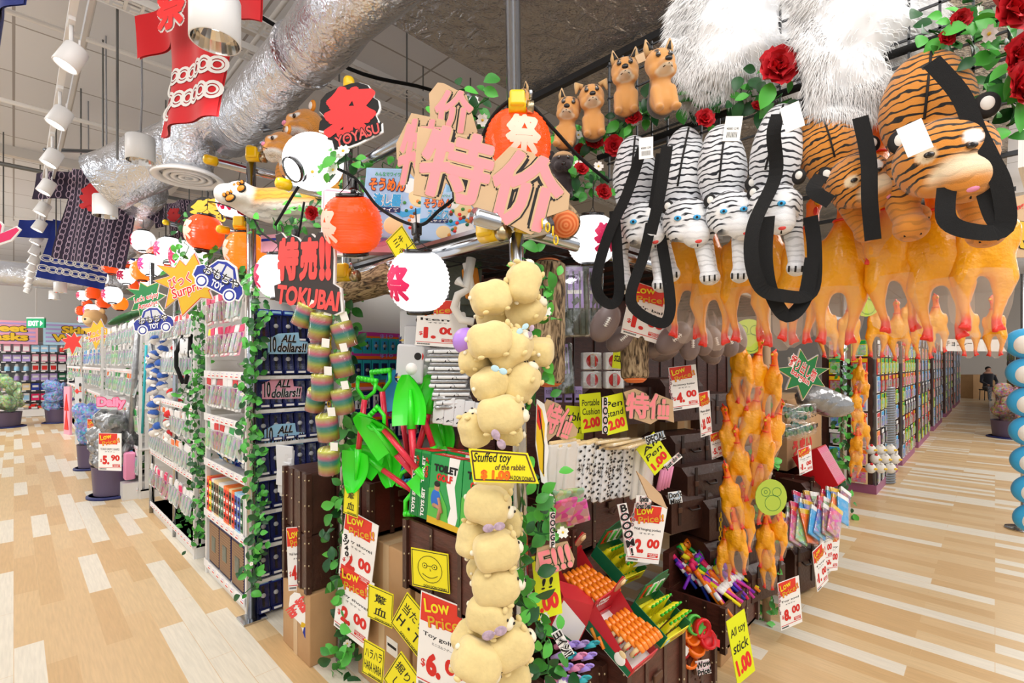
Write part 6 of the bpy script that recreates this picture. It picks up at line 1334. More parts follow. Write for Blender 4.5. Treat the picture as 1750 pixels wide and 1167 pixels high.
bd = Board(6, 405, 2.6, 0); bd.poly([(-30, 380), (0, 378), (6, 384), (4, 398), (28, 386), (36, 392), (20, 412), (2, 418), (-30, 430)], -.006, 0, 'white').poly([(-30, 383), (0, 381), (3, 386), (0, 400), (28, 389), (33, 393), (18, 409), (0, 415), (-30, 426)], 0, .002, 'hotpink'); bd.done('petal_sign', 'hot pink petal-shaped hanging sign at the left picture edge')
# ================================================================ right face of the stall: trunks and goods
trunk(1.22, .98, 0, 1.44, 1.26, .45, 'dark trunk at the bottom edge filled with pastel hair clips', m='darkleather')
trunk(1.47, .9, 0, 1.88, 1.3, .47, 'dark trunk carrying the lower sausage display box', m='trunkwood', open_=False)
trunk(1.5, 1.32, 0, 2.0, 1.7, .62, 'dark trunk behind the upper sausage display box', m='trunkwood', open_=False)
trunk(1.89, .93, 0, 2.27, 1.2, .24, 'small open trunk of bright plastic toys at the bottom', m='trunkwood')
trunk(1.25, 1.2, .5, 1.56, 1.5, .84, 'dark trunk holding pink candy packets behind the corner pole', m='trunkwood')
trunk(1.6, 1.3, .66, 2.36, 1.75, .9, 'long studded trunk under the whale-print packs', m='trunkwood')
trunk(2.42, .94, .09, 2.88, 1.22, .31, 'open trunk of colourful party sticks with its lid up', lid='back', m='trunkwood')
carton(2.44, .96, 0, 2.86, 1.22, .088, 'low carton under the trunk of party sticks')
trunk(3.6, .98, .0, 4.1, 1.3, .42, 'open trunk of bagged toys beyond the ivy post', m='trunkwood')
trunk(4.3, 1.0, .0, 4.9, 1.4, .62, 'trunk stacked with thin red books', m='trunkred')
carton(4.9, 1.15, 0, 5.6, 1.6, .5, 'plain carton at the far right end of the stall'); 
def jp(e, W, D, H):
    g = G(); T = Matrix.Translation((W/2, -.002, H/2)) @ Matrix.Rotation(rad(90), 4, 'X'); g.text('お願いのために\nご注意ください', 0, H*.25, W*.7, H*.2, 0, 'ink', .01, M=T); g.text('うまい', -W*.1, -H*.22, W*.55, H*.22, 0, 'pricered', .06, M=T); g.text('取扱注意', W*.25, 0, W*.25, H*.08, 0, 'ink', .02, M=T); g.obj('printing', e)
carton(4.4, 1.2, .62, 5.5, 1.7, 1.2, 'big cardboard carton printed in Japanese with large red characters', jp)
def case(px, py, wpx, hpx, d, label, yaw=30, D=.28):
    w_, h = wpx*d/FPX, hpx*d/FPX; e = empty('leather_case', fr(Q(px, py, d), yaw), label, 'case', 'brown leather cases stacked in the stall'); g = G()
    pr = [(-D/2+.0, -h/2), (D/2, -h/2), (D/2, h*.3), (D*.35, h*.48), (-D*.25, h*.5), (-D/2, h*.3)]
    g.prism(pr, -w_/2, w_/2, 'darkleather', M=Matrix.Rotation(rad(-90), 4, 'Y')); g.obj('case_body', e)
    g = G()
    for s_ in (-.32, .32): g.box((s_*w_, .02, D/2+.002), (.02, h*.8, .006), 'strap'); g.rbox((s_*w_, h*.1, D/2+.006), (.03, .03, .008), 'brown', .004)
    g.tube([(-.04, h*.12, D/2+.004), (-.03, h*.06, D/2+.02), (.03, h*.06, D/2+.02), (.04, h*.12, D/2+.004)], .006, 'strap', 6); g.obj('straps_and_handle', e)
for k, (px, py, w_, h, d) in enumerate([(1155, 768, 90, 62, 3.0), (1180, 820, 110, 66, 2.9), (1235, 790, 90, 60, 3.3), (1150, 862, 100, 60, 2.8), (1218, 870, 120, 62, 2.9), (1262, 845, 80, 54, 3.2), (1215, 935, 110, 56, 2.85), (1262, 925, 100, 58, 2.9), (1275, 975, 90, 56, 2.85), (1210, 700, 70, 60, 3.4), (1140, 680, 90, 70, 3.1), (1060, 690, 90, 60, 3.0), (1340, 955, 60, 80, 3.3), (1370, 840, 80, 50, 3.9), (1225, 985, 90, 50, 3.0)]):
    case(px, py, w_, h, d, 'brown leather case, '+['just right of the 1.00 fluorescent sign', 'second in the stack right of the fluorescent sign', 'high one left of the chicken garland', 'beside the whale-print packs', 'middle one under the tall stack', 'behind the chicken garland upper part', 'low one behind the party sticks lid', 'with rounded lid behind the chickens', 'rounded lid right above the party sticks', 'upper one near the 20.00 sign', 'at shelf height under the net balls', 'behind the cardboard signs in the back', 'beyond the ivy post near the 8.00 sign', 'below the big printed carton', 'lowest behind the party sticks'][k])
g = G(); g.box((3.9, 2.3, 1.15), (4.2, .04, 2.3), 'trunkwood');  # backdrop sheet added to stand in for the dark stall interior
for k in range(16): g.box((1.9+k*.27, 2.275, 1.15), (.012, .01, 2.3), 'darkleather')
one(g, 'stall_backdrop', Matrix.Identity(4), 'added dark partition at the back of the stall behind the cases', 'backdrop')
g = G(); g.box((3.7, 1.75, 2.05), (4.4, 1.0, .02), 'darkleather')  # overhead sheet added to keep light out of the stall
for k in range(20): g.box((1.6+k*.22, 1.75, 2.03), (.01, 1.0, .02), 'darksteel')
one(g, 'stall_shade_panel', Matrix.Identity(4), 'dark overhead panel added to shade the inside of the stall', 'shelf')
g = G(); g.box((1.75, 1.75, .98), (.9, .5, .03), 'trunkred'); g.box((1.75, 1.95, .5), (.8, .03, .95), 'trunkwood'); one(g, 'inner_shelf', Matrix.Identity(4), 'reddish wooden inner shelf behind the whale-print packs', 'shelf')
for k, (px, py, w_, h, d) in enumerate(((1172, 745, 60, 60, 3.3), (1260, 735, 90, 80, 3.6), (1105, 725, 60, 50, 3.2))):
    a = Q(px, py, d); s_ = w_*d/FPX/2; carton(a.x-s_, a.y, a.z-.1, a.x+s_, a.y+.2, a.z+.12, ['small carton under the 4.00 sign', 'carton between the stall cases and the chicken garland', 'small carton behind the cardboard sale sign'][k])
# whale-print film packs standing like files
for k in range(15):
    px = 958+k*10.5; g = G(); g.rbox((0, 0, 0), (.15, .22, .018), 'fishprint' if 3 < k < 12 else 'offwhite', .008); g.rbox((0, .0, 0), (.16, .235, .026), 'clearplastic', .01); g.rbox((0, .115, 0), (.14, .012, .014), 'cream', .004)
    for a in range(5 if 3 < k < 12 else 0):
        for b_ in range(6): g.ell((-.06+a*.03, -.09+b_*.036+(a % 2)*.012, .0135), (.009, .005, .001), 'ink', 8)
    one(g, 'print_pack', fr(Q(px, 806+3*math.sin(k), 1.82+.03*k), 42+(k % 3)*6, -6, 2*math.sin(k*2)), 'film-wrapped cloth pack, %s from the left in the upright row' % ORD[k], 'cloth pack', 'whale-print cloth packs standing in the trunk')
for k in range(5):
    g = G(); g.rbox((0, 0, 0), (.2, .02, .15), 'clearfilm', .008); g.rbox((0, 0, 0), (.19, .012, .14), 'cream', .005); one(g, 'film_pack', fr(Q(985+k*22, 757-3*math.sin(k), 2.05), 30+k*3, 10, k*2-4), 'flat clear film pack lying on the whale-print row, %s from the left' % ORD[k], 'cloth pack')
for k, (px, py) in enumerate([(948, 860), (962, 872), (975, 855), (985, 876), (958, 886), (940, 878)]):
    g = G(); g.rbox((0, 0, 0), (.09, .11, .015), 'candyprint' if k % 2 else 'greencandy', .007); one(g, 'candy_packet', fr(Q(px, py, 1.66+.03*k), q.uniform(0, 40), -30, q.uniform(-30, 30)), 'pink and green candy packet, '+['topmost left', 'in the middle', 'at the back', 'rightmost', 'lowest', 'leftmost by the pole'][k]+' in the trunk behind the pole', 'candy packet')
for k in range(4):
    g = G(); g.tube([(0, 0, 0), (0, .1, 0)], .012, 'pink', 8); one(g, 'pink_stick', fr(Q(1125+k*5, 838-k*2, 2.3), 0, 0, -12), 'pink candy stick beside the whale-print packs, %s from the left' % ORD[k], 'candy')
for k in range(4):
    g = G(); g.rbox((0, 0, 0), (.1, .085, .03), 'white', .006); g.ell((-.0, 0, .012), (.035, .036, .008), 'red', 14); g.box((0, 0, .02), (.022, .06, .004), 'paper'); g.rbox((0, 0, .004), (.105, .09, .036), 'clearfilm', .006); one(g, 'rice_cake_pack', fr(Q(1010+(k % 2)*38, 617+(k//2)*32, 2.45), 15), 'clear pack with a red and white round cushion, %s of the four' % ['upper left', 'upper right', 'lower left', 'lower right'][k], 'packaged goods')
# display boxes: sausage sticks and bananas
def sausage_box(px, py, d, s_, label):
    e = empty('sausage_display_box', fr(Q(px, py, d), 46, -30, -4, s_), label, 'display box', 'red and green display boxes'); g = G(); W, D, H = .24, .3, .1
    g.box((0, -H/2, 0), (W, .006, D), 'paper'); g.box((0, -.02, D/2), (W, .06, .006), 'boxred')
    for sg in (-1, 1):
        g.add([(sg*W/2, -.05, D/2), (sg*W/2, .0, D/2), (sg*W/2, .09, -D/2), (sg*W/2, -.05, -D/2)], [(0, 1, 2, 3)], 'boxred'); g.add([(sg*W/2*1.01, -.05, D/2), (sg*W/2*1.01, -.02, D/2), (sg*W/2*1.01, .0, -D/2), (sg*W/2*1.01, -.05, -D/2)], [(0, 1, 2, 3)], 'boxgreen')
    g.text('Magic Water', 0, -.03, W*.7, .022, D/2+.004, 'paper', .02); g.obj('tray', e)
    g = G(); g.prism([(-W/2, -.05), (W/2, -.05), (W/2, .1), (W*.3, .12), (W*.28, .2), (W*.12, .22), (W*.05, .13), (-W/2, .11)], -D/2, -D/2+.006, 'boxred'); g.text('Magic\nWater', -W*.15, .08, W*.5, .05, -D/2+.008, 'paper', .04); g.ell((W*.2, .16, -D/2+.008), (.035, .05, .006), 'skin', 12); g.ell((W*.22, .18, -D/2+.012), (.02, .02, .01), 'cream', 10); g.obj('header_card', e)
    for side in (-1, 1):
        g = G(); g.ell((side*(W/2+.003), -.015, .08), (.003, .03, .03), 'paper', 10); g.ell((side*(W/2+.004), .015, .08), (.003, .015, .02), 'cream', 8); g.tube([(side*(W/2+.004), -.045, .0), (side*(W/2+.004), -.02, -.05)], .009, 'carrot', 6); g.tube([(side*(W/2+.004), -.045, -.05), (side*(W/2+.004), -.02, -.1)], .009, 'amber', 6); g.obj('cook_print', e)
    return e
g = G(); g.tube([(0, -.03, 0), (0, .035, 0)], .011, 'cream', 10); g.tube([(-.006, .036, 0), (.0, .046, 0), (.006, .036, 0)], .01, 'carrot', 8); g.tube([(.003, .036, -.026), (-.002, .042, 0), (.003, .036, .026)], [.011, .0135, .011], 'carrot', 10)
g.ell((0, -.002, .011), (.013, .013, .003), 'tomato', 10); g.tube([(0, -.008, .012), (0, -.03, .012)], .002, 'green', 4); sausM = g.mesh('sausage_stick')
for bi, (px, py, d, s_) in enumerate(((992, 1004, 1.9, .78), (1062, 1082, 1.74, .72))):
    e = sausage_box(px, py, d, s_, ['upper red display box of orange sausage sticks', 'lower red display box of orange sausage sticks near the bottom edge'][bi])
    for i in range(5):
        for j in range(6):
            o = bpy.data.objects.new('sausage_stick', sausM); COL.objects.link(o); o.matrix_world = e.matrix_world @ Matrix.Translation((-.095+j*.037, -.005+.012*(5-i), .11-i*.04)) @ Matrix.Rotation(rad(6), 4, 'X')
            tag(o, 'orange sausage stick, %s row, %s from the left in the %s box' % (['front', 'second', 'third', 'fourth', 'back'][i], ORD[j], ['upper', 'lower'][bi]), 'toy stick', ['sausage sticks in the upper box', 'sausage sticks in the lower box'][bi])
g = G(); g.tube([(.0, -.055, 0), (.012, -.03, 0), (.016, 0, 0), (.012, .03, 0), (.0, .05, 0)], [.004, .013, .015, .013, .006], 'banana', 10); g.tube([(0, .046, 0), (-.006, .062, 0)], [.007, .004], 'bananagreen', 8); g.ell((0, -.055, 0), (.005, .005, .005), 'bananagreen', 6); banM = g.mesh('toy_banana')
for bi, (px, py, d, W) in enumerate(((1060, 955, 2.05, .24), (1130, 1050, 1.92, .27))):
    e = empty('banana_display_box', fr(Q(px, py, d), 42, -30, -4, .68), ['upper green display box of toy bananas', 'lower green display box of toy bananas'][bi], 'display box', 'red and green display boxes'); g = G()
    g.box((0, -.06, 0), (W, .006, .24), 'signyellow'); g.box((0, -.035, .12), (W, .06, .005), 'banana'); g.text('Funny Party', .02, -.035, W*.5, .02, .124, 'tomato', .03); g.box((-W*.34, -.035, .1235), (.03, .03, .002), 'lightblue')
    for sg in (-1, 1): g.box((sg*W/2, -.02, 0), (.005, .08, .24), 'boxgreen')
    g.box((0, .05, -.12), (W, .2, .005), 'boxgreen'); g.prism([(-W*.4, .15), (W*.4, .15), (W*.25, .21), (-W*.1, .2)], -.122, -.118, 'boxgreen'); g.obj('tray', e); g = G()
    for k, c in enumerate(('tomato', 'paper', 'paper')): g.box((-W*.27+k*W*.27, .08, -.1165), (W*.22, .1, .002), c); g.tube([(-W*.27+k*W*.27, .045, -.114), (-W*.26+k*W*.27, .12, -.114)], .008, ['leaf', 'bananagreen', 'leaf'][k], 6)
    g.obj('pictures', e)
    for i in range(3):
        for j in range(6):
            o = bpy.data.objects.new('toy_banana', banM); COL.objects.link(o); o.matrix_world = e.matrix_world @ Matrix.Translation((-W*.4+j*W*.155, .0+.01*(2-i), .08-i*.06)) @ Matrix.Rotation(rad(j*13+i*40), 4, 'Y') @ Matrix.Rotation(rad(8), 4, 'X') @ Matrix.Scale(1.25, 4)
            tag(o, 'yellow toy banana with green tips, %s row, %s from the left in the %s box' % (['front', 'middle', 'back'][i], ORD[j], ['upper', 'lower'][bi]), 'toy banana', ['toy bananas in the upper box', 'toy bananas in the lower box'][bi])
g = G(); g.box((0, 0, -.05), (.13, .16, .1), 'boxred'); g.add([(-.06, .07, .002), (.06, .0, .002), (.06, -.075, .002), (-.06, -.03, .002)], [(0, 1, 2, 3)], 'paper'); g.add([(-.06, -.03, .003), (.06, -.075, .003), (-.06, -.075, .003)], [(0, 1, 2)], 'boxgreen'); one(g, 'sausage_display_box', fr(Q(975, 1062, 1.72), 10, -10, -22), 'closed red box with a white window beside the ivy on the pole', 'display box')
# party sticks, clips, plastic toys
PC = ['magenta', 'purple', 'orange', 'blue', 'green', 'signyellow', 'hotpink', 'carrot']
pm = []
for i, c in enumerate(PC):
    g = G(); g.tube([(0, -.09, 0), (0, .05, 0)], [.006, .008], c, 8); g.tube([(0, .04, 0), (0, .07, 0)], .0105, PC[(i+3) % 8], 10); g.tube([(0, -.02, 0), (0, .01, 0)], .0095, 'paper', 8); pm.append(g.mesh('party_stick'))
base = Vector((2.64, 1.07, .33)); n = 0
for i in range(5):
    for j in range(13):
        k = q.randrange(8); o = bpy.data.objects.new('party_stick', pm[k]); COL.objects.link(o)
        p = Vector((2.48+j*.028+q.uniform(-.01, .01), 1.0+i*.045, .33+.02*i+q.uniform(-.008, .012)+.03*math.sin(j*.3)))
        o.matrix_world = fr(p, 20, 38+q.uniform(-12, 12), q.uniform(-50, 50) if i % 2 else q.uniform(10, 55), 1.3); n += 1
        tag(o, '%s-bodied party stick, %s row, %s along the open trunk' % (PC[k].replace('signyellow', 'yellow').replace('hotpink', 'hot pink').replace('carrot', 'light orange'), ['front', 'second', 'third', 'fourth', 'back'][i], ORD[j]), 'party stick', 'colourful party sticks in the open trunk')
for k in range(16):
    g = G(); c = ['pink', 'violet', 'lavender', 'teal', 'pink', 'violet'][k % 6]; g.tube([(-.02, 0, 0), (.02, .004, 0)], [.009, .011], c, 8); g.lathe([(.008, -.004), (.014, 0), (.008, .004), (.008, -.004)], c, 14, M=Matrix.Translation((.026, .008, 0)) @ Matrix.Rotation(PI/2, 4, 'X')); i, j = k % 4, k//4
    one(g, 'hair_clip', fr(Q(942+i*17+j*5, 1163-j*20, 1.56+.04*j), 0, -30, 30+q.uniform(-8, 8)), '%s hair clip, %s from the left in row %s' % (c.replace('teal', 'mint'), ORD[i], ['one at the front', 'two', 'three', 'four at the back'][j]), 'hair clip', 'pastel hair clips at the bottom')
for k, (px, py, c) in enumerate([(1162, 1105, 'red'), (1178, 1085, 'orange'), (1195, 1070, 'red'), (1165, 1075, 'orange'), (1185, 1110, 'orange'), (1205, 1092, 'red'), (1150, 1128, 'leaflime'), (1182, 1066, 'leaflime'), (1172, 1128, 'orange')]):
    g = G(); g.lathe([(0, 0), (.045, 0), (.05, .03), (.04, .04), (.038, .01), (0, .008)], c, 18, axis='Z'); g.box((.0, 0, .045) if k == 0 else (.05, 0, .02), (.04, .035, .002), 'paper' if k == 0 else c)
    one(g, 'plastic_dish', fr(Q(px, py, 2.12), 20, 30+q.uniform(-30, 30), q.uniform(-50, 50), .85), {'red': 'red', 'orange': 'orange', 'leaflime': 'lime green'}[c]+' plastic toy dish, '+['with a white sticker', 'just above the stickered one', 'topmost at the right', 'topmost at the left', 'right of the stickered one', 'at the far right', 'lowest left', 'peeking out at the back', 'lowest in the middle'][k], 'toy dish', 'bright plastic dishes in the small trunk')
# signs on the right face
def osign(px, py, hp, d, yaw, roll, lines, label, asp, amt): return ysign(px, py, hp, d, yaw, roll, lines, label, asp, 'fluoyellow', 'ink', 0, amt, frame=False)
osign(1010, 705, 66, 2.1, 20, 4, ['Portable', 'Cushion'], 'fluorescent sign for the portable cushion', .62, '2.00'); osign(982, 722, 56, 2.15, 20, -6, ['able', 'tion'], 'fluorescent sign mostly behind the portable cushion sign', .7, None)
osign(1051, 707, 66, 2.0, 20, 10, ['Pen', 'stand'], 'fluorescent sign for the pen stand with BOOOM letters', .62, '2.00'); osign(1118, 775, 60, 2.1, 20, 38, ['All', 'Pen'], 'tilted fluorescent sign priced 1.00 above the cases', .75, '1.00'); osign(1060, 600, 60, 2.3, 10, -6, ['Pen', 'stand'], 'narrow fluorescent sign half behind the short log cushion', .4, None)
osign(1266, 1105, 118, 2.2, 28, 14, ['All toy', 'stick'], 'tall fluorescent sign leaning on the party stick trunk', .4, '1.00'); osign(935, 1000, 110, 1.58, 20, 6, ['OK', '!!'], 'fluorescent sign behind the ivy right of the corner pole', .42, '.00')
cards([(935, 682), (955, 690), (988, 735), (985, 745), (962, 752), (950, 742), (930, 760), (925, 700)], 1.8, 5, 'cardboard sign with pink strokes right of the corner pole', [('特価', 930, 694, 982, 745, -20)])
cards([(1066, 670), (1085, 664), (1104, 672), (1112, 684), (1125, 674), (1150, 684), (1152, 722), (1128, 715), (1112, 725), (1084, 716), (1078, 700)], 2.0, 15, 'cardboard sign with two pink characters behind the 4.00 sign', [('特価', 1070, 672, 1148, 716, -4)])
cards([(918, 935), (970, 925), (982, 955), (980, 965), (925, 990), (915, 975)], 1.5, 10, 'cardboard sign with bars and dots beside the ivy', [('E!!!', 922, 935, 976, 976, 12)])
cards([(1088, 805), (1100, 815), (1130, 845), (1141, 870), (1118, 858), (1108, 850)], 1.75, 30, 'narrow cardboard arrow over the studded trunk', [])
price(1169, 662, 74, 2.15, 15, 6, 'Accessory holder', '4.00', 'low price sign at 4.00 for the accessory holder', .72, side='CROSSED'); price(1205, 707, 76, 2.5, 35, 6, 'Photo album', '20.00', 'narrow low price sign at 20.00 left of the chickens', .42); price(1225, 760, 44, 2.6, 30, 8, 'SALE', '5.00', 'small low price sign just left of the chicken garland', .7)
price(1105, 912, 98, 1.95, 10, -10, 'Wall hanging pocket', '2.00', 'low price sign at 2.00 for the wall hanging pocket', .62, side='BOOOM!'); price(1086, 925, 86, 2.02, 10, 6, 'Folding pocket', '2.00', 'second low price sign at 2.00, mostly covered', .5)
price(1106, 535, 92, 1.98, 18, -14, "Int'r ball", '1.00', 'large low price sign at 1.00 behind the black straps', .9, side='MUST'); price(1350, 1030, 82, 2.6, 22, 6, 'Toy tool', '8.00', 'low price sign at 8.00 by the ivy post', .62, side='GOOGLE')
price(1376, 786, 44, 3.3, 30, 8, 'Toy set', '1.00', 'low price sign at 1.00 over the thin red books', .9); price(1422, 940, 70, 3.2, 30, -8, 'Toy', '3.00', 'low price sign at 3.00 beyond the bagged toys', .62); price(1402, 968, 74, 2.9, 34, 14, 'Toy', '1.00', 'low price sign at 1.00 hanging over the bagged toys', .55); price(1412, 925, 66, 3.1, 30, 0, 'Toy', '8.00', 'low price sign at 8.00 among the bagged toys', .6)
def slip(px, py, d, txt, rot, wpx, hpx, label, c='hotpink'):
    bd = Board(px, py, d, 12); x0, x1, y0, y1 = px-wpx/2, px+wpx/2, py-hpx/2, py+hpx/2
    n = txt.split('\n'); 
    for off, m_, z in ((.13, c, .002), (.09, 'paper', .003), (.03, 'ink', .004)): bd.text(txt, x0, y0, x1, y1, z, m_, off, rot)
    bd.poly([(px+(x-px)*math.cos(rad(rot))+(y-py)*math.sin(rad(rot)), py-(x-px)*math.sin(rad(rot))+(y-py)*math.cos(rad(rot))) for x, y in ((x0, y0), (x1, y0), (x1, y1), (x0, y1))], -.003, .001, 'paper'); bd.done('word_sign', label)
slip(1120, 748, 2.0, 'SPECIAL!', 18, 34, 14, 'small blue-edged word sign reading SPECIAL', 'skyblue'); slip(1150, 788, 2.05, 'Just do it!', 40, 34, 10, 'slanted word sign reading Just do it'); slip(1154, 850, 2.1, "Don't\nMiss!", 8, 22, 20, 'blue-edged word sign reading Dont Miss on the studded trunk', 'skyblue')
slip(1034, 710, 1.96, 'B\nO\nO\nO', 0, 9, 62, 'vertical word sign BOOO left of the pen stand sign'); slip(1072, 905, 1.85, 'B\nO\nO\nO\nM\n!', 12, 16, 90, 'vertical word sign BOOOM over the display boxes'); slip(944, 905, 1.48, 'G\nO\nO\nG\nP', 0, 9, 60, 'vertical word sign by the pole ivy'); slip(962, 1100, 1.45, 'ヨイシ!?', -60, 48, 18, 'white cut-out with black Japanese strokes near the hair clips', 'ink'); slip(1100, 858, 1.9, 'Special\nGreat Deal!', -3, 26, 22, 'word sign reading Special Great Deal', 'salmon'); slip(1202, 1140, 2.1, 'Wow\nPrice!', 10, 24, 24, 'word sign reading Wow Price on the small trunk', 'pink')
starboard(1371, 636, 2.9, [(1368, 598), (1380, 618), (1397, 608), (1392, 628), (1415, 630), (1396, 642), (1408, 660), (1388, 656), (1372, 682), (1364, 658), (1345, 664), (1352, 645), (1328, 630), (1352, 627), (1350, 612), (1362, 620)], 'darkgreen', 'mustard', 'green star sign reading bargain beyond the chickens', [('掘り出し物', 1348, 618, 1396, 640, -28), ('bargain', 1350, 638, 1384, 652, -28)], 20)
for k, (px, py, r_, d) in enumerate(((1280, 575, 30, 2.5), (1480, 515, 26, 2.3), (1318, 850, 27, 2.45))):
    bd = Board(px, py, d, 15); bd.poly([(px+r_*math.cos(a*PI/10), py+r_*(1.15 if k == 2 else 1)*math.sin(a*PI/10)) for a in range(20)], -.004, 0, 'frog')
    for cx, cy, rr_ in ((-.35, -.35, .28), (.35, -.35, .28), (-.35, -.35, .1), (.1, .35, .5)): bd.line([(px+cx*r_+rr_*r_*math.cos(a*PI/8), py+cy*r_+rr_*r_*math.sin(a*PI/8)) for a in range(17)], .001, .0025, 'darkgreen')
    bd.done('frog_sign', 'green hand-drawn frog face sign, '+['above the first chicken garland', 'between the big hanging chickens', 'low on the chicken garland beside the post'][k])
bd = Board(925, 740, 1.66, 30); bd.poly([(918, 682), (930, 690), (936, 720), (934, 745), (938, 770), (934, 800), (936, 830), (926, 824), (916, 760)], -.004, 0, 'paper').poly([(918, 690), (926, 700), (931, 725), (929, 770), (930, 815), (922, 800), (916, 750)], .0, .001, 'yellow').poly([(918, 690), (924, 700), (926, 730), (922, 735), (917, 720)], .001, .002, 'tomato').line([(920, 700), (929, 760), (928, 810)], .003, .004, 'ink'); bd.done('cutout_sign', 'white-edged yellow and red cut-out just right of the corner pole')
# ---------------------------------------------------------------- net balls
def ball_m():
    g = G(); V = []; n = 14
    g.lathe([(.5*math.cos(a)**.9 if abs(a) < 1.56 else 0, .78*math.sin(a)) for a in [-PI/2+PI*i/n for i in range(n+1)]], 'ballbrown', 20); g.tube([(.0, .2, .5), (0, -.2, .5)], .03, 'paper', 6)
    for k in range(5): g.tube([(-.08, -.16+k*.08, .5), (.08, -.16+k*.08, .5)], .018, 'paper', 5)
    g.lathe([(.52*math.cos(a)**.9 if abs(a) < 1.56 else 0, .81*math.sin(a)) for a in [-PI/2+PI*i/n for i in range(n+1)]], 'whitenet', 20); g.tube([(0, .8, 0), (0, 1.5, .1)], [.12, .02], 'whitenet', 8); return g.mesh('net_ball')
bm_ = ball_m()
for k, (px, py, w_, d, rl) in enumerate([(1034, 552, 40, 1.9, -30), (1062, 578, 34, 2.0, -50), (1088, 582, 36, 2.05, -40), (1120, 588, 38, 2.1, -60), (1150, 578, 40, 2.0, -50), (1178, 588, 32, 2.0, 0), (1200, 582, 30, 2.02, 10), (1218, 584, 32, 2.05, 15), (1240, 582, 34, 2.1, 25), (1255, 575, 34, 2.2, 20), (1135, 600, 30, 2.2, -70), (1210, 600, 30, 2.25, 40)]):
    o = bpy.data.objects.new('net_ball', bm_); COL.objects.link(o); o.matrix_world = fr(Q(px, py, d), 0, 0, rl, w_*d/FPX*1.1)
    tag(o, 'brown toy rugby ball in a white net, '+['leftmost under the first strap', 'second from the left', 'under the large 1.00 sign', 'under the 1.00 sign corner', 'just right of the 1.00 sign', 'sixth from the left', 'seventh from the left, upright', 'eighth from the left', 'leaning, third from the right', 'rightmost near the frog sign', 'at the back left below the sign', 'at the back right below the others'][k], 'net ball', 'netted rugby balls')
# bagged toys, red books beyond the post
for k in range(26):
    g = G(); c = ['bluebag', 'toybag', 'candyprint', 'greencandy', 'orange', 'skyblue'][k % 6]; g.rbox((0, 0, 0), (.09, .2, .014), c, .007); g.box((0, .09, .0), (.09, .03, .016), ['yellow', 'paper', 'hotpink', 'paper'][k % 4]); g.rbox((0, 0, 0), (.1, .22, .02), 'clearfilm', .007)
    i, j = k % 9, k//9; one(g, 'bagged_toy', fr(Q(1338+i*11+j*14, 905+i*-2-j*18+q.uniform(-4, 4), 3.0+j*.25), 25, 28, q.uniform(-50, -10)), 'bagged toy in clear film, %s from the left in the %s layer of the heap' % (ORD[i], ['front', 'middle', 'back'][j]), 'bagged toy', 'bagged toys beyond the ivy post')
for k in range(9):
    g = G(); g.rbox((0, 0, 0), (.022, .3, .2), 'red', .003); g.box((0, 0, .101), (.016, .28, .001), 'pink'); g.text('TOYS TOYS', 0, 0, .2, .01, .1025, 'paper', .02, 90); one(g, 'thin_red_book', Matrix.Translation((4.38+k*.03, 1.0, .66)) @ Matrix.Rotation(rad(62), 4, 'X'), 'thin red book in the row beneath the printed carton, %s from the left' % ORD[k], 'book', 'thin red books in the trunk')
for k in range(8):
    g = G(); g.rbox((0, 0, 0), (.16, .09, .06), 'clearfilm', .02); 
    for i in range(4): g.ell((-.05+i*.033, 0, .0), (.015, .02, .015), 'leaf' if k % 2 else 'boxgreen', 8)
    one(g, 'clear_toy_bag', fr(Q(1345+(k % 4)*10, 700+(k//4)*28+(k % 3)*6, 3.4), 10, 0, q.uniform(-20, 20)), 'clear bag with small green pieces, %s from the top left of the heap' % ORD[k], 'bag', 'clear green-piece bags')
for k in range(3):
    g = G(); V, F = sphere_dirs(3); g.add([(p[0]*.16*(1+.2*noise.noise(Vector(p)*3)), p[1]*.1, p[2]*.1) for p in V], F, 'silverbag', True); one(g, 'crumpled_film_bag', fr(Q(1395+k*14, 680+k*6, 3.9)), 'crumpled silver film bag on the printed carton, %s' % ['left', 'middle', 'right'][k], 'bag')
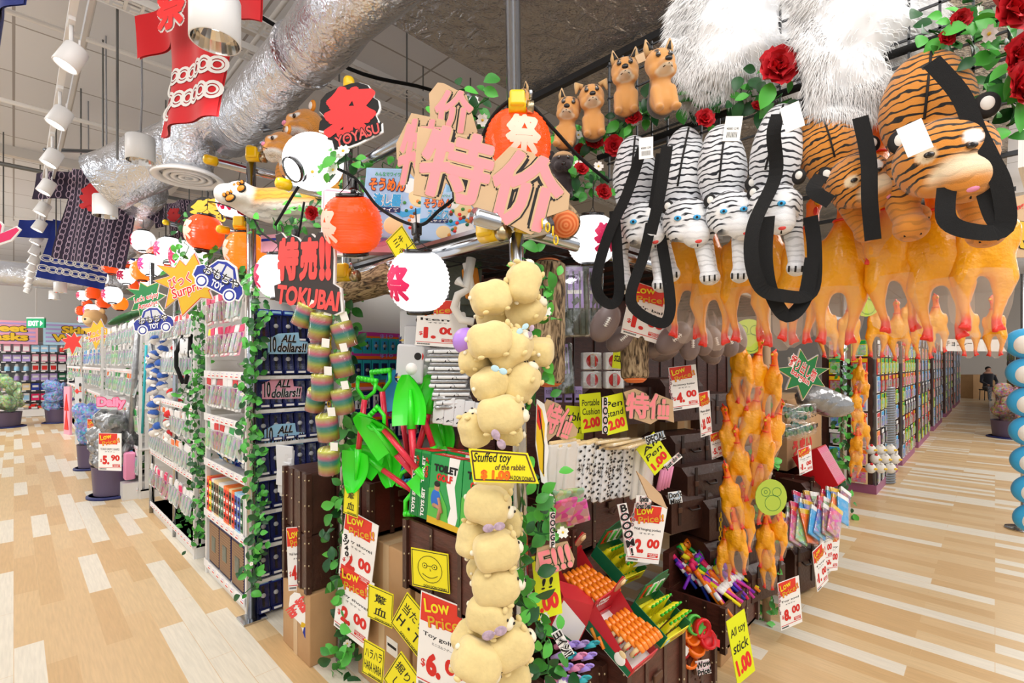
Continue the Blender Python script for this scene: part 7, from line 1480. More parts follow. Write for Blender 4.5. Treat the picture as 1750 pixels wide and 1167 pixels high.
# ================================================================ rubber chickens
m, N, L, b = newmat('rubber'); at = N.new('ShaderNodeAttribute'); at.attribute_name = 'Col'; L.new(at.outputs['Color'], b.inputs['Base Color']); b.inputs['Roughness'].default_value = .3; b.inputs['Coat Weight'].default_value = .5; b.inputs['Subsurface Weight'].default_value = .0
nz_ = tex(N, L, 'Noise', coords(N, L), 18, Detail=4.0); bumpn(N, L, b, nz_.outputs['Fac'], .35, .03)
def chicken(feet_sp=.09, seed=0):
    e = empty('rubber_chicken', Matrix.Identity(4), 'x', 'rubber chicken'); s_ = feet_sp
    fuse([('e', (0, .02, 0), (.135, .2, .11)), ('t', [(0, .15, 0), (.01, .3, .01), (0, .4, .02)], [.09, .045, .04]), ('e', (0, .43, .03), (.05, .055, .06)), ('t', [(-.06, -.08, 0), (-s_-.01, -.2, .02), (-s_, -.32, .02), (-s_*.8, -.42, .03)], [.085, .065, .032, .024]), ('t', [(.06, -.08, 0), (s_+.01, -.2, .02), (s_, -.32, .02), (s_*.8, -.42, .03)], [.085, .065, .032, .024]),
          ('e', (-.12, .05, .02), (.03, .11, .06)), ('e', (.12, .05, .02), (.03, .11, .06)), ('t', [(-s_*.8, -.42, .03), (-s_*.7, -.5, .05)], [.026, .02]), ('t', [(s_*.8, -.42, .03), (s_*.7, -.5, .05)], [.026, .02]), ('t', [(-s_*.8, -.44, .03), (-s_*1.15, -.49, .05)], [.02, .014]), ('t', [(s_*.8, -.44, .03), (s_*1.15, -.49, .05)], [.02, .014])], .016, 'body', e, 'rubber',
         cols(('ff9200', 0), ('ffb00a', 0, near((0, -.1, .12), (.16, .24, .14), .6)), ('ff7800', 0, lambda co: (co[:, 1]-.2)/.1), ('f02c18', 0, lambda co: (-.40-co[:, 1])/.04)), 4)
    g = G()
    for k in range(4): g.ell((0, .49-k*.012, .0+k*.022), (.012, .024, .02), 'chickenred', 8)
    g.ell((0, .38, .07), (.014, .03, .014), 'chickenred', 8); g.obj('comb_and_wattle', e)
    g = G(); g.tube([(0, .43, .08), (0, .42, .13)], [.02, .004], 'mustard', 8); g.obj('beak', e); g = G(); g.tube([(.05*math.cos(a*PI/6), .27, .01+.055*math.sin(a*PI/6)) for a in range(13)], .008, 'chickenred', 6, cap=False); g.obj('collar', e)
    g = G(); g.lathe([(.13, -.15), (.145, -.25), (.14, -.35), (.12, -.45), (.02, -.54)], 'chicknet', 20); g.obj('net_bag', e)
    return e
netmat('chicknet', 'fff0dc', 75)
ch = chicken(); kc = protos(ch); fc = True
def putch(px, py, hpx, d, roll, yaw, label, group, pitch=0):
    global fc
    yaw = yaw-math.degrees(math.atan((px-875)/FPX)); M = fr(Q(px, py, d), yaw, pitch, roll, hpx*d/FPX)
    if fc: ch.matrix_world = M; ch['label'] = label; ch['group'] = group; fc = False
    else: dup(ch, M, label, group, kc)
big = [(1178, 452, 250, -4, 10), (1216, 470, 240, 4, -20), (1272, 455, 255, 2, 10), (1322, 465, 250, 6, -10), (1372, 460, 250, -8, 20), (1436, 452, 270, -3, 0), (1522, 432, 270, 4, 20), (1602, 438, 285, 4, -5), (1682, 420, 290, -4, 25), (1655, 300, 260, 6, 0), (1500, 330, 250, 0, 30)]
for k, (px, py, h, rl, yw) in enumerate(big):
    p = QX(px, py, 1.84); putch(px, py, h, dep(p), rl, yw, 'large hanging rubber chicken with red feet, %s' % ['leftmost behind the second white tiger', 'second from the left above the net balls', 'third, behind the third white tiger', 'fourth, behind the strap loop', 'fifth, left of the orange tiger leg', 'with both feet together under the orange tiger', 'right of the orange tiger paw', 'widest, under the big tiger head', 'rightmost with one foot raised right', 'behind the big tiger straps, higher', 'behind the two orange tigers, higher'][k], 'large rubber chickens')
for k, (px, py, h) in enumerate([(1412, 560, 108), (1450, 565, 110), (1500, 560, 108), (1535, 568, 105), (1575, 562, 110), (1600, 556, 100), (1652, 558, 108), (1700, 560, 104), (1555, 545, 100)]):
    putch(px, py-4, h, 3.0-(px-1400)*.0012, q.uniform(-6, 6), q.uniform(-30, 30), 'smaller rubber chicken in the rear row over the right aisle, %s from the left' % ORD[k], 'rear row of rubber chickens')
for k, (px, py, h, rl) in enumerate([(1268, 625, 110, 5), (1290, 640, 110, -8), (1262, 690, 115, 8), (1320, 655, 100, -6), (1285, 720, 115, -10), (1248, 750, 105, 12), (1305, 770, 110, -8), (1262, 790, 110, 4), (1292, 830, 110, -6), (1248, 845, 100, 10), (1270, 880, 105, 0), (1322, 735, 95, -14), (1258, 920, 100, 6), (1238, 945, 80, 0)]):
    putch(px, py, h*1.15, 2.5+.03*(k % 3), rl, q.uniform(-40, 40), 'orange rubber chicken of the hanging garland, %s' % (('topmost' if k == 0 else '%s from the top' % ORD[k])), 'first garland of rubber chickens')
for k, (px, py, h) in enumerate([(1312, 842, 90), (1330, 905, 90), (1308, 920, 90), (1312, 960, 80)]): putch(px, py, h*1.1, 2.62, q.uniform(-12, 12), q.uniform(-30, 30), 'rubber chicken hung on the ivy post, %s' % ['above the frog sign', 'right just below the frog sign', 'left just below the frog sign', 'lowest'][k], 'rubber chickens on the ivy post')
for k in range(7): putch(1468+8*math.sin(k*2), 640+k*24, 62, 4.4, q.uniform(-12, 12), q.uniform(-30, 30), 'rubber chicken in the far garland, %s from the top' % ORD[k], 'far garland of rubber chickens')
# ================================================================ hanging tiger bags
def ribbon(g, pts, w_, m='webbing', tw=0):
    pts = [Vector(p) for p in pts]; fine = []
    for i in range(len(pts)-1):
        p0, p1, p2, p3 = pts[max(i-1, 0)], pts[i], pts[i+1], pts[min(i+2, len(pts)-1)]
        for k in range(6):
            t = k/6; fine.append(.5*((2*p1)+(-p0+p2)*t+(2*p0-5*p1+4*p2-p3)*t*t+(-p0+3*p1-3*p2+p3)*t**3))
    fine.append(pts[-1]); V = []; n = len(fine)
    for i, p in enumerate(fine):
        t = (fine[min(i+1, n-1)]-fine[max(i-1, 0)]).normalized(); nr = Vector((math.sin(tw*i/n*3), .15, math.cos(tw*i/n*3))); sd = t.cross(nr).normalized(); nn = sd.cross(t).normalized()
        V += [p-sd*w_/2-nn*.0012, p+sd*w_/2-nn*.0012, p+sd*w_/2+nn*.0012, p-sd*w_/2+nn*.0012]
    g.add(V, [(i*4+a, i*4+(a+1) % 4, i*4+4+(a+1) % 4, i*4+4+a) for i in range(n-1) for a in range(4)], m, False)
def tigerbag(px, ptop, pbot, d, roll, yaw, white, label, fat=1.0, straps=(), arms=((-.13, -.44), (.13, -.40)), tagp=None):
    yaw = yaw*.6-math.degrees(math.atan((px-875)/FPX)); h = (pbot-ptop)*d/FPX; M = fr(Q(px, (ptop+pbot)/2, d), yaw, 0, roll, h); e = empty('tiger_bag', M, label, 'plush bag', 'hanging plush tiger bags'); f = fat
    base = 'eceef2' if white else 'dd8e34'; bell = 'f6f6f8' if white else 'f3dcb8'
    hx, hy, hz = .03, -.10, .13*f
    fuse([('e', (0, .2, 0), (.165*f, .27, .14*f)), ('e', (0, .33, 0), (.13*f, .16, .11*f)), ('e', (hx, hy, hz), (.165*f, .15*f, .15*f)), ('e', (hx+.05, hy-.12*f, hz+.08*f), (.09*f, .09*f, .085*f)), ('e', (hx-.05, hy-.09*f, hz+.05), (.07*f, .07*f, .07*f)), ('t', [(arms[0][0]*.7, -.05, 0), (arms[0][0], -.25, .02), (arms[0][0]*.8, arms[0][1], .05)], [.085*f, .062*f, .052*f]), ('t', [(arms[1][0]*.7, -.05, 0), (arms[1][0], -.22, .02), (arms[1][0]*1.3, arms[1][1], .05)], [.085*f, .062*f, .052*f]),
          ('e', (arms[0][0]*.8, arms[0][1]-.02, .07), (.065*f, .06*f, .07*f)), ('e', (arms[1][0]*1.3, arms[1][1]-.02, .07), (.065*f, .06*f, .07*f))], .013, 'body', e, 'tigerwhite' if white else 'plush_tigerbag',
         cols((base, 1), (bell, .1, near((hx+.05, hy-.13*f, hz+.12*f), (.1*f, .08*f, .1*f))), (bell if not white else 'fdfdfd', .0, near((hx-.07*f, hy-.02, hz+.14*f), (.035, .03, .05))), ('fdfdfd', .0, near((hx+.07*f, hy+.02, hz+.14*f), (.035, .03, .05))), (base if not white else 'f2f2f4', .25, lambda co: (-.22-co[:, 1])/.05)), 5)
    for sg, ey in ((-1, -.02), (1, .05)):
        g = G(); g.ell((hx+sg*.13*f, hy+.12*f+ey, hz+.01), (.042*f, .05*f, .03), 'ink', 12); g.ell((hx+sg*.13*f, hy+.12*f+ey, hz+.026), (.024*f, .03*f, .02), 'plushwhite', 12); g.obj('ear', e)
        g = G(); g.ell((hx+sg*.06*f, hy-.02*f, hz+.145*f), (.02, .014, .012), 'eyeglass' if not white else 'skyblue', 12); g.ell((hx+sg*.06*f, hy-.022*f, hz+.155*f), (.008, .008, .006), 'ink', 8); g.obj('eye', e)
    g = G(); g.ell((hx+.06, hy-.17*f, hz+.13*f), (.028*f, .018*f, .018*f), 'pink' if not white else 'salmon', 10); g.tube([(hx+.06, hy-.18*f, hz+.13*f), (hx+.06, hy-.205*f, hz+.11*f)], .004, 'ink', 5); g.obj('nose', e)
    for s_ in (arms[0][0]*.8, arms[1][0]*1.3):
        ay = arms[0][1] if s_ < 0 else arms[1][1]; g = G()
        for k in range(3): g.tube([(s_-.03+k*.03, ay-.02, .125+.006*f), (s_-.03+k*.03, ay-.06*f, .115)], .005, 'ink', 5)
        g.obj('paw_stitches', e)
    g = G(); g.tube([(.02, .44, .1), (-.01, .25, .142*f), (-.03, .1, .14*f)], .006, 'ink', 5); g.obj('zip', e)
    iv = M.inverted()
    for st in straps:
        g = G(); ribbon(g, [iv @ Q(x, y, d-.14+dd) for x, y, dd in st], .036/h); g.obj('strap', e)
    if tagp:
        g = G(); tw_, th = .045/h, .07/h; p = iv @ Q(tagp[0], tagp[1], d-.2); g.box(p, (tw_, th, .004), 'paper')
        if len(tagp) > 3:
            g.text('||||||||', p.x, p.y-th*.25, tw_*.6, th*.22, p.z+.003, 'ink', .02); g.text('¥0000 12.90', p.x, p.y, tw_*.7, th*.1, p.z+.003, 'ink', .01)
        t_ = g.obj('price_tag', e); t_.matrix_basis = Matrix.Translation(p) @ Matrix.Rotation(rad(tagp[2]), 4, 'Z') @ Matrix.Translation(-p)
    return e
plush('plush_tigerbag', '14100e', 8.5, 7.5, .2, (.8, 1, .8)); plush('tigerwhite', '1e222a', 9.5, 7.0, .22, (.8, 1, .8))
def dX(px, x=1.62): return x/ray(px, 600).x
tigerbag(1090, 228, 500, dX(1090), 4, -5, True, 'white tiger bag leftmost, with a barcode tag and two strap loops', .86, [[(1098, 252, .02), (1072, 330, 0), (1040, 400, .0), (1020, 470, .0), (1024, 505, 0), (1045, 520, 0), (1058, 500, .02), (1055, 430, .02), (1050, 360, .03)], [(1130, 262, 0), (1118, 350, 0), (1102, 430, -.02), (1078, 515, -.04), (1128, 552, -.05), (1145, 530, -.05), (1140, 470, -.03), (1128, 400, -.0)]], tagp=(1104, 253, -4, 1))
tigerbag(1166, 215, 500, dX(1166), -2, 0, True, 'white tiger bag second from the left, head turned right', .84, [[(1140, 250, 0), (1128, 330, 0), (1112, 400, .02)]])
tigerbag(1236, 210, 485, dX(1236), 2, 8, True, 'white tiger bag third from the left, with a small square tag', .88, [], tagp=(1252, 220, -10, 1))
tigerbag(1318, 178, 485, dX(1318), -6, -8, True, 'white tiger bag rightmost of the white ones, holding two long straps', .8, [[(1330, 195, 0), (1322, 230, 0), (1325, 300, .02), (1290, 380, -.02), (1284, 440, -.04), (1300, 490, -.05), (1335, 505, -.05), (1385, 500, -.02), (1392, 430, -.0), (1385, 370, .02)], [(1312, 370, 0), (1308, 440, -.02), (1318, 500, -.03), (1345, 540, -.03), (1375, 510, -.02), (1388, 440, 0)]], tagp=(1354, 200, 18))
tigerbag(1436, 175, 430, dX(1436, 1.7), 20, 20, False, 'orange tiger bag facing sideways beside the white tigers', 1.1, [[(1405, 300, .05), (1390, 325, 0), (1420, 345, -.02)], [(1470, 200, .0), (1484, 270, -.02), (1486, 340, -.04), (1492, 410, -.04)]], arms=((-.02, -.40), (.2, -.42)))
tigerbag(1588, 85, 430, dX(1588, 1.66), 3, 10, False, 'largest orange tiger bag hanging at the right with a blank white tag', 1.18, [[(1592, 105, .02), (1640, 160, 0), (1668, 225, -.02), (1690, 270, -.04), (1712, 320, -.05), (1715, 390, -.05), (1660, 395, -.04), (1618, 375, -.02), (1618, 320, 0)], [(1672, 210, 0), (1680, 300, -.02), (1700, 370, -.04), (1722, 385, -.05)]], arms=((-.12, -.36), (.13, -.44)), tagp=(1563, 236, 14))
# ================================================================ grid, roses, dogs, fur
g = G(); x_ = 1.74
for k in range(34): yy = -1.0+k*.065; g.box((x_, yy, 2.5), (.006, .006, .5), 'darksteel')
for k in range(8): g.box((x_, .08, 2.26+k*.068), (.006, 2.15, .006), 'darksteel')
g.tube([(x_, -1.0, 2.37), (x_, 1.2, 2.37)], .012, 'webbing', 8)
one(g, 'wire_grid', Matrix.Identity(4), 'black wire grid carrying the tiger bags and roses over the right aisle', 'grid')
def gp(px, py, o=0): return QX(px, py, 1.66-o)
vine([gp(955, 225), gp(1020, 245), gp(1080, 210), gp(1130, 165), gp(1180, 170), gp(1235, 150), gp(1290, 160), gp(1345, 175)], 130, .055, 'ivy garland with red roses along the wire grid under the dogs', seed=41, spread=.045, flowers=7, fr_=.02, roses=[(gp(1328, 118, .08), .062), (gp(1015, 245, .05), .04), (gp(1048, 250, .05), .042), (gp(1083, 205, .05), .034), (gp(1203, 205, .05), .036), (gp(990, 258, .04), .03), (gp(1292, 183, .05), .02)])
vine([gp(1590, 60), gp(1650, 40), gp(1700, 60), gp(1745, 130), gp(1740, 200)], 80, .055, 'dense ivy with large red roses at the top right corner', seed=42, spread=.06, flowers=5, fr_=.02, roses=[(gp(1735, 15, .08), .06), (gp(1742, 95, .06), .05), (gp(1738, 148, .07), .055), (gp(1640, 35, .04), .025), (gp(1615, 68, .04), .022)])
vine([Q(965, 270, 1.9), Q(1000, 330, 1.9), Q(1020, 300, 1.95)], 26, .05, 'ivy sprig with red roses left of the first white tiger', seed=43, spread=.05, flowers=2, roses=[(Q(1030, 330, 1.8), .034), (Q(993, 290, 1.85), .03)])
vine([Q(1310, 980, 2.86), Q(1318, 1020, 2.86), Q(1312, 1055, 2.86), Q(1300, 700, 2.9)], 80, .06, 'ivy climbing the post behind the chicken garland', seed=44, spread=.06, mats=('leaf', 'leaflime'), flowers=2)
vine([QY(1441+4*math.sin(i), 610+i*40, 1.05) for i in range(8)], 150, .07, 'ivy winding round the far steel post', seed=45, spread=.09, flowers=4)
def shepherd(px, py, d, wpx, yaw, roll, label, body=True, ears='up', pug=False):
    s_ = wpx*d/FPX; e = empty('plush_dog', fr(Q(px, py, d), yaw*.5-math.degrees(math.atan((px-875)/FPX)), 0, roll, s_), label, 'plush dog', 'plush dogs above the grid'); B = [('e', (0, .05, 0), (.42, .38, .38)), ('e', (0, -.2, .32), (.2, .17, .26)), ('e', (0, -.22, .5), (.15, .13, .12)), ('e', (-.22, -.2, .12), (.18, .2, .2)), ('e', (.22, -.2, .12), (.18, .2, .2))]
    if pug: B = [('e', (0, 0, 0), (.48, .46, .4)), ('e', (-.14, -.2, .32), (.2, .2, .14)), ('e', (.14, -.2, .32), (.2, .2, .14))]
    if body: B += [('t', [(0, -.3, -.12), (0, -.6, -.15), (0, -.95, -.18)], [.27, .33, .4]), ('t', [(-.22, -.7, .05), (-.24, -1.25, .18)], [.15, .11]), ('t', [(.22, -.7, .05), (.24, -1.25, .18)], [.15, .11]), ('e', (-.24, -1.27, .26), (.13, .09, .16)), ('e', (.24, -1.27, .26), (.13, .09, .16))]
    fuse(B, .04, 'body', e, 'plush_plain', cols(('2c2326' if pug else 'e2a057', 0), *([('d8ac74', 0, lambda co: (co[:, 1]-.15)/.1)] if pug else [('2a201c', 0, lambda co: np.clip((-.25-co[:, 1])/.2, 0, 1)*np.clip((-.0-co[:, 2])/.1, 0, 1)), ('2a201c', 0, near((-.17, .27, .33), (.06, .07, .12))), ('2a201c', 0, near((.17, .27, .33), (.06, .07, .12))), ('3a2c26', 0, near((0, .42, -.1), (.12, .1, .3))), ('f2ddc0', 0, near((0, -.32, .35), (.24, .08, .3)))])))
    for sg in (-1, 1):
        g = G(); up = ears == 'up' or (ears == 'side' and sg < 0)
        if pug: g.ell((sg*.42, .25, .1), (.12, .2, .06), 'ink', 12)
        elif up: g.tube([(sg*.25, .3, 0), (sg*.32, .5, .0), (sg*.34, .72, .02)], [.14, .11, .02], 'plushtan', 10); g.tube([(sg*.25, .36, .1), (sg*.33, .62, .06)], [.07, .02], 'hair', 8)
        else: g.tube([(sg*.28, .36, .05), (sg*.46, .42, .1), (sg*.5, .14, .15)], [.1, .12, .03], 'plushtan', 10)
        g.obj('ear', e); g = G(); g.ell((sg*.17, .1, .36), (.07, .07, .05), 'eyeglass', 12); g.ell((sg*.15, .13, .405), (.015, .015, .01), 'paper', 6); g.obj('eye', e)
    g = G(); g.ell((0, -.16, .6 if not pug else .42), (.1, .075, .06), 'nosedark', 12); g.obj('nose', e); g = G(); g.tube([(-.13, -.32, .48), (0, -.28, .6), (.13, -.32, .48)], .012, 'nosedark', 5); g.obj('mouth', e); return e
plush('plush_plain', '000000', 5, 1, .01)
shepherd(972, 188, 1.9, 50, -8, -8, 'plush shepherd dog farthest left, with one tall ear', True, 'side'); shepherd(1011, 168, 1.86, 52, 4, 4, 'plush shepherd dog with folded ears, second from the left', True, 'fold'); shepherd(1068, 124, 1.8, 56, 0, 2, 'plush shepherd dog with both ears up, third from the left', True, 'up'); shepherd(1128, 112, 1.56, 62, 40, 6, 'plush shepherd dog beside the fur with a cardboard tag', True, 'up')
shepherd(962, 280, 1.9, 46, 5, 0, 'dark-faced plush pug behind the corner lantern', True, 'fold', True); shepherd(890, 170, 2.1, 40, 0, 10, 'plush dog mostly hidden behind the corner pole clamp', False)
g = G(); g.box((0, 0, 0), (.06, .028, .002), 'cardsign'); one(g, 'paper_tag', fr(Q(1102, 96, 1.62), 0, 0, 25), 'brown paper tag on the fourth shepherd dog ear', 'tag')
# white fur rugs with real strands
def rug(poly, d, label, seed, dz=.05):
    qq = np.random.RandomState(seed); e = empty('fur_rug', fr(Q(sum(p[0] for p in poly)/len(poly), sum(p[1] for p in poly)/len(poly), d)), label, 'fur rug', 'white fur rugs'); iv = e.matrix_world.inverted()
    P2 = [(iv @ Q(x, y, d)).to_2d() for x, y in poly]; c = sum(P2, Vector((0, 0)))/len(P2); n = 96; R = 16; V = []; F = []
    def out(t):
        t = (t % 1)*len(P2); i = int(t); return P2[i].lerp(P2[(i+1) % len(P2)], t-i)
    for j in range(R+1):
        for i in range(n):
            r = j/R; p = c.lerp(out(i/n), r); v = Vector((p.x, p.y, 0)); z = dz*(math.sqrt(max(0, 1-r**2.5)))+.05*noise.noise(v*9+Vector((seed, 0, 0)))+.02*noise.noise(v*22); V.append((p.x, p.y, z))
    for j in range(R):
        for i in range(n): F.append((j*n+i, j*n+(i+1) % n, (j+1)*n+(i+1) % n, (j+1)*n+i))
    g = G(); g.add(V, F, 'fabricwhite', True); g.add([(x, y, -.05*(1-(k//n)/R)-.0) for k, (x, y, z) in enumerate(V)], [tuple(reversed(f)) for f in F], 'fabricwhite', True); g.obj('hide', e)
    V2 = []; F2 = []
    for k in range(8000):
        i = qq.rand(); r = 1-qq.rand()**1.6*.4 if k % 9 else qq.rand()**.5; p = c.lerp(out(i), r); ed = (out(i)-c).normalized(); dr = Vector((ed.x*.55, ed.y*.4-.75, .2)).normalized(); dr += Vector(((qq.rand()-.5)*.5, (qq.rand()-.5)*.5, (qq.rand()-.5)*.5)); L_ = (.022+.03*qq.rand())*(.5+r*.7)
        z = dz*math.sqrt(max(0, 1-r**2.5))+.05*noise.noise(Vector((p.x, p.y, 0))*9+Vector((seed, 0, 0)))+.02*noise.noise(Vector((p.x, p.y, 0))*22); b0 = Vector((p.x, p.y, z)); t_ = b0+dr.normalized()*L_; sd = Vector((-dr.y, dr.x, .2)).normalized()*.0009; mid = b0.lerp(t_, .5)+Vector((0, .004, .004)); o = len(V2); V2 += [b0-sd, b0+sd, mid+sd*.8, mid-sd*.8, t_]; F2 += [(o, o+1, o+2, o+3), (o+3, o+2, o+4)]
    g = G(); g.add(V2, F2, 'whitefur'); tag(g.obj('fur', e), kind='stuff')
rug([(1142, 80), (1146, 20), (1180, -40), (1360, -50), (1410, 20), (1385, 90), (1330, 140), (1260, 165), (1200, 160), (1160, 130)], 1.62, 'white fur rug at the top, left one with smooth lining showing', 3)
rug([(1335, -30), (1440, -70), (1590, -50), (1590, 30), (1560, 110), (1515, 175), (1475, 205), (1420, 200), (1380, 180), (1362, 110), (1360, 60)], 1.42, 'long-haired white fur rug hanging lowest between the tigers', 5); rug([(1180, 100), (1260, 90), (1330, 110), (1360, 150), (1310, 165), (1250, 150), (1200, 190), (1165, 165)], 1.72, 'white fur tuft spilling under the left rug', 9, .04)
# ================================================================ right aisle
bd = Board(1725, 400, 1.9, 20); bd.poly([(1700, 345), (1760, 330), (1790, 440), (1700, 440)], -.006, 0, 'cardsign', 'cardedge').text('鳥', 1708, 372, 1760, 424, .002, 'ink', .06).text('鳥', 1709, 373, 1759, 423, .003, 'mustard', .03).text('hang', 1725, 350, 1750, 362, .002, 'pricered', .02, 20); bd.done('cardboard_sign', 'cardboard sign with yellow outlined drawing at the right picture edge')
g = G(); g.box((0, 0, 0), (.9, .5, .02), 'paper'); one(g, 'hanging_board', fr(Q(1760, 260, 2.6), 40, 0, -6), 'plain white hanging panel at the right edge under the roses', 'panel')
g = G(); g.box((0, 0, 0), (1.5, .22, .02), 'wallwhite'); g.text('チョコレート', -.3, .03, .7, .1, .012, 'ink', .02); one(g, 'hanging_sign', fr(Q(1665, 590, 9), 10), 'pale hanging aisle sign with Japanese letters behind the rear chickens', 'sign')
rx, ry = QZ(1748, 905, 0).x, QZ(1748, 905, 0).y
for k in range(7):
    e = empty('round_cushion', fr(Q(1756+k*2.5, 587+k*50, 2.75), -14, 0, (k % 3)*4-4, .108), 'round blue and white cushion, %s' % (['topmost', 'second from the top', 'third from the top', 'fourth, in the middle', 'third from the bottom', 'second from the bottom', 'lowest'][k]+' of the string at the right edge'), 'cushion', 'round blue cushions'); g = G(); g.ell((0, 0, 0), (1, .8, .5), 'cushblue', 24); g.obj('cover', e); g = G(); g.ell((-.22, -.05, .18), (.6, .56, .38), 'plushwhite', 20); g.obj('white_front', e)
g = G(); g.tube([(rx, ry, 0), (rx, ry, 2.3)], .015, 'steel', 10); g.lathe([(0, 0), (.12, 0), (.12, .015), (0, .015)], 'steel', 20, axis='Z', M=Matrix.Translation((rx, ry, 0))); one(g, 'display_stand', Matrix.Identity(4), 'thin steel stand behind the string of round blue cushions', 'stand')
bq = QZ(1728, 748, 0); bq.z = 0; bin_(Matrix.Translation(bq), .35, 1.0, 'x', 'dark plastic bin across the right aisle'); binfill(Matrix.Translation(bq), .3, .4, 1.0, 'toybag', 'red_packet', 'dull red packet in the bin across the right aisle', 'packet', 30, .14)
RM = []; mat('plum', '9c5a7c', rough=.5)
for a, b_, c in (('green', 'signyellow', 'greencandy'), ('red', 'white', 'toybag'), ('orange', 'cream', 'candyprint'), ('white', 'ink', 'greybag'), ('skyblue', 'white', 'bluebag'), ('yellow', 'tomato', 'toybag')): RM.append(blister(.16, .19, a, b_, c))
RN = ['green and yellow snack pack', 'red and white snack pack', 'orange snack pack', 'black and white snack pack', 'sky blue snack pack', 'yellow and red snack pack']
def rack(x0, x1, y, h, label, cnt, sgn=-1, seed=0):
    qq = random.Random(seed); e = empty('snack_rack', Matrix.Translation((x0, y, 0)), label, 'rack', 'snack racks along the right aisle'); W = x1-x0; g = G(); g.box((W/2, .25*-sgn, h/2), (W, .5, h), 'darkleather'); g.obj('rack_body', e); g = G(); g.box((W/2, .24*-sgn, .05), (W+.04, .56, .1), 'plum'); g.obj('plinth', e)
    g = G()
    for k in range(int(W/.25)+1): g.box((k*.25, sgn*.03, h/2), (.012, .012, h), 'galv')
    g.obj('clip_strips', e); rows = int(h/.21)
    for j in range(rows):
        k = qq.randrange(6)
        for face in (0, 1):
            nn = cnt if face == 0 else 2
            for i in range(nn):
                o = bpy.data.objects.new('snack_pack', RM[k if i % 3 else qq.randrange(6)]); COL.objects.link(o); z = .2+j*.21
                o.matrix_world = (Matrix.Translation((x0+.1+i*(W-.2)/max(nn-1, 1), y+sgn*.035, z)) @ Matrix.Rotation(rad(90 if sgn < 0 else -90), 4, 'X')) if face == 0 else Matrix.Translation((x0-.03, y-sgn*(.12+.22*i), z)) @ Matrix.Rotation(rad(-90), 4, 'Z') @ Matrix.Rotation(rad(90), 4, 'X')
                tag(o, '%s on the %s, %s level, %s %s' % ([n for n, m_ in zip(RN, RM) if m_ == o.data][0], ' '.join(label.split(' ')[:3]), ['lowest', 'second', 'third', 'fourth', 'fifth', 'sixth', 'seventh', 'eighth', 'ninth', 'top'][min(j, 9)], ORD[i], 'along' if face == 0 else 'on its end'), 'snack pack', 'snack packs on the right aisle racks')
for k, (x0, x1, c, h) in enumerate([(6.9, 8.6, 6, 1.75), (9.1, 10.6, 5, 1.75), (11.2, 13.2, 4, 1.9), (14.2, 16.6, 4, 1.9), (18, 20.6, 3, 1.9), (22, 25.5, 3, 1.9)]): rack(x0, x1, 1.0, h, ['first snack rack past the steel post', 'second snack rack past the steel post', 'third snack rack down the right aisle', 'fourth snack rack down the right aisle', 'fifth snack rack down the right aisle', 'last snack rack before the far wall'][k], c, seed=k)
rack(15.5, 25, -.35, 1.9, 'snack rack across the aisle behind the dark bin', 6, 1, 9)
g = G()
for k in range(40): g.lathe([(.14, k*.03), (.155, k*.03+.015), (.14, k*.03+.03)], 'galv', 20, axis='Z')
one(g, 'metal_bucket_stack', Matrix.Translation(QZ(1508, 830, 0)+Vector((.25, .05, 0))), 'tall stack of grey metal buckets between the stall and the racks', 'buckets')
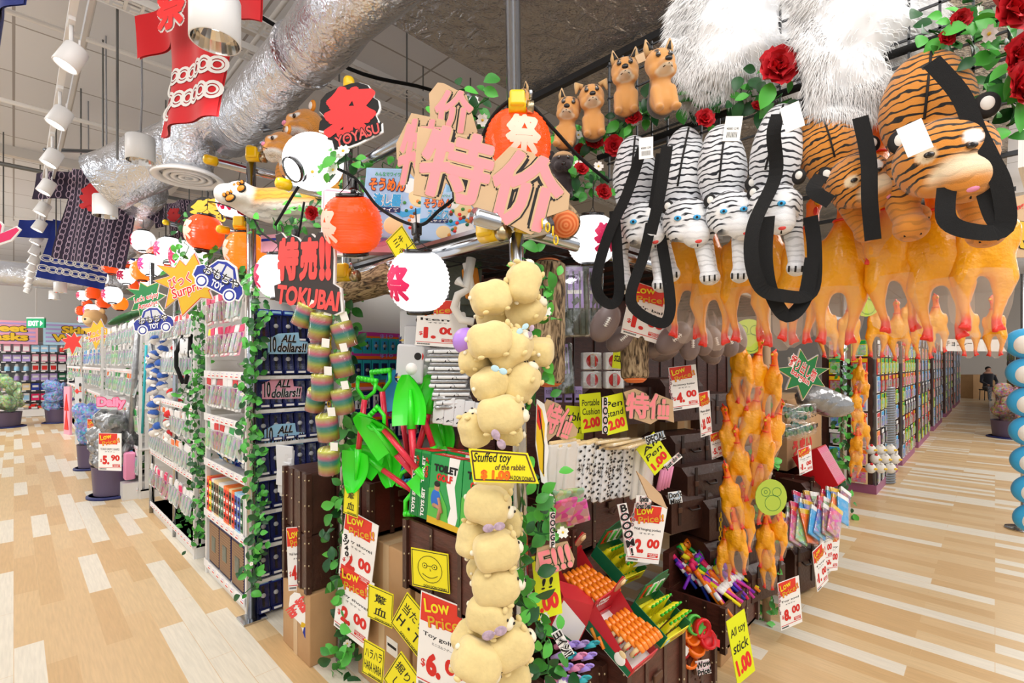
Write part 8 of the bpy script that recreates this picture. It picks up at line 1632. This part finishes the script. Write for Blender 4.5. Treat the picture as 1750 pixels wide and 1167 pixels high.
for k in range(9):
    g = G(); V, F = sphere_dirs(3); g.add([(p[0]*.046, p[1]*.05, p[2]*.046) for p in V], F, 'plushwhite', True); g.ell((.01, 0, .045), (.02, .012, .015), 'yellow', 8); g.ell((-.01, .045, .02), (.014, .014, .014), 'red' if k % 3 == 0 else 'plushwhite', 8)
    one(g, 'duck_plush', fr(Q(1488+(k % 3)*17+(k//3 % 2)*8, 800-(k//3)*16, 4.9+.05*(k//3)), 10), 'small white plush with yellow beak beside the metal buckets, %s' % ['lowest left', 'lowest middle', 'lowest right', 'middle left', 'centre', 'middle right', 'upper left', 'upper middle', 'upper right'][k], 'plush', 'white plush heap by the buckets')
# seated person far down the right aisle
pq = QZ(1688, 684, 0); M = fr(Vector((pq.x, pq.y, 0)), -20); e = empty('person', M, 'person in dark clothes sitting far down the right aisle', 'person')
fuse([('t', [(0, .5, 0), (0, .75, 0), (0, 1.0, .02)], [.15, .15, .17]), ('t', [(-.09, .5, .02), (-.12, .5, .4), (-.13, .08, .42)], [.09, .075, .05]), ('t', [(.09, .5, .02), (.12, .5, .4), (.13, .08, .42)], [.09, .075, .05]), ('t', [(-.19, .98, .02), (-.25, .75, .08), (-.12, .62, .3)], [.06, .05, .035]), ('t', [(.19, .98, .02), (.25, .75, .08), (.12, .62, .3)], [.06, .05, .035]), ('t', [(0, 1.0, .02), (0, 1.14, .03)], [.06, .05]), ('e', (0, 1.22, .05), (.08, .11, .095)), ('e', (-.13, .05, .48), (.045, .04, .1)), ('e', (.13, .05, .48), (.045, .04, .1)), ('e', (0, 1.2, .145), (.014, .02, .02)), ('e', (-.1, .62, .33), (.03, .03, .045)), ('e', (.1, .62, .33), (.03, .03, .045))], .018, 'body', e, 'plush_plain',
     cols(('23232e', 0), ('c4917a', 0, lambda co: (co[:, 1]-1.07)/.02), ('c4917a', 0, near((-.1, .62, .34), .05)), ('c4917a', 0, near((.1, .62, .34), .05)), ('141416', 0, lambda co: (.1-co[:, 1])/.02)), 3)
g = G(); g.ell((0, 1.27, .02), (.09, .09, .1), 'hair', 16); g.obj('hair', e)
g = G(); g.box((0, .42, 0), (.4, .04, .4), 'darksteel')
for sx_ in (-1, 1):
    for sz in (-1, 1): g.tube([(sx_*.17, .42, sz*.17), (sx_*.18, 0, sz*.18)], .014, 'darksteel', 6)
one(g, 'stool', M, 'dark stool under the seated person', 'stool')
g = G(); g.box((0, .5, 0), (1.2, 1.0, .5), 'cardboard'); one(g, 'carton_stack', fr(QZ(1672, 680, 0), 10), 'brown cartons standing at the far end of the right aisle', 'carton')
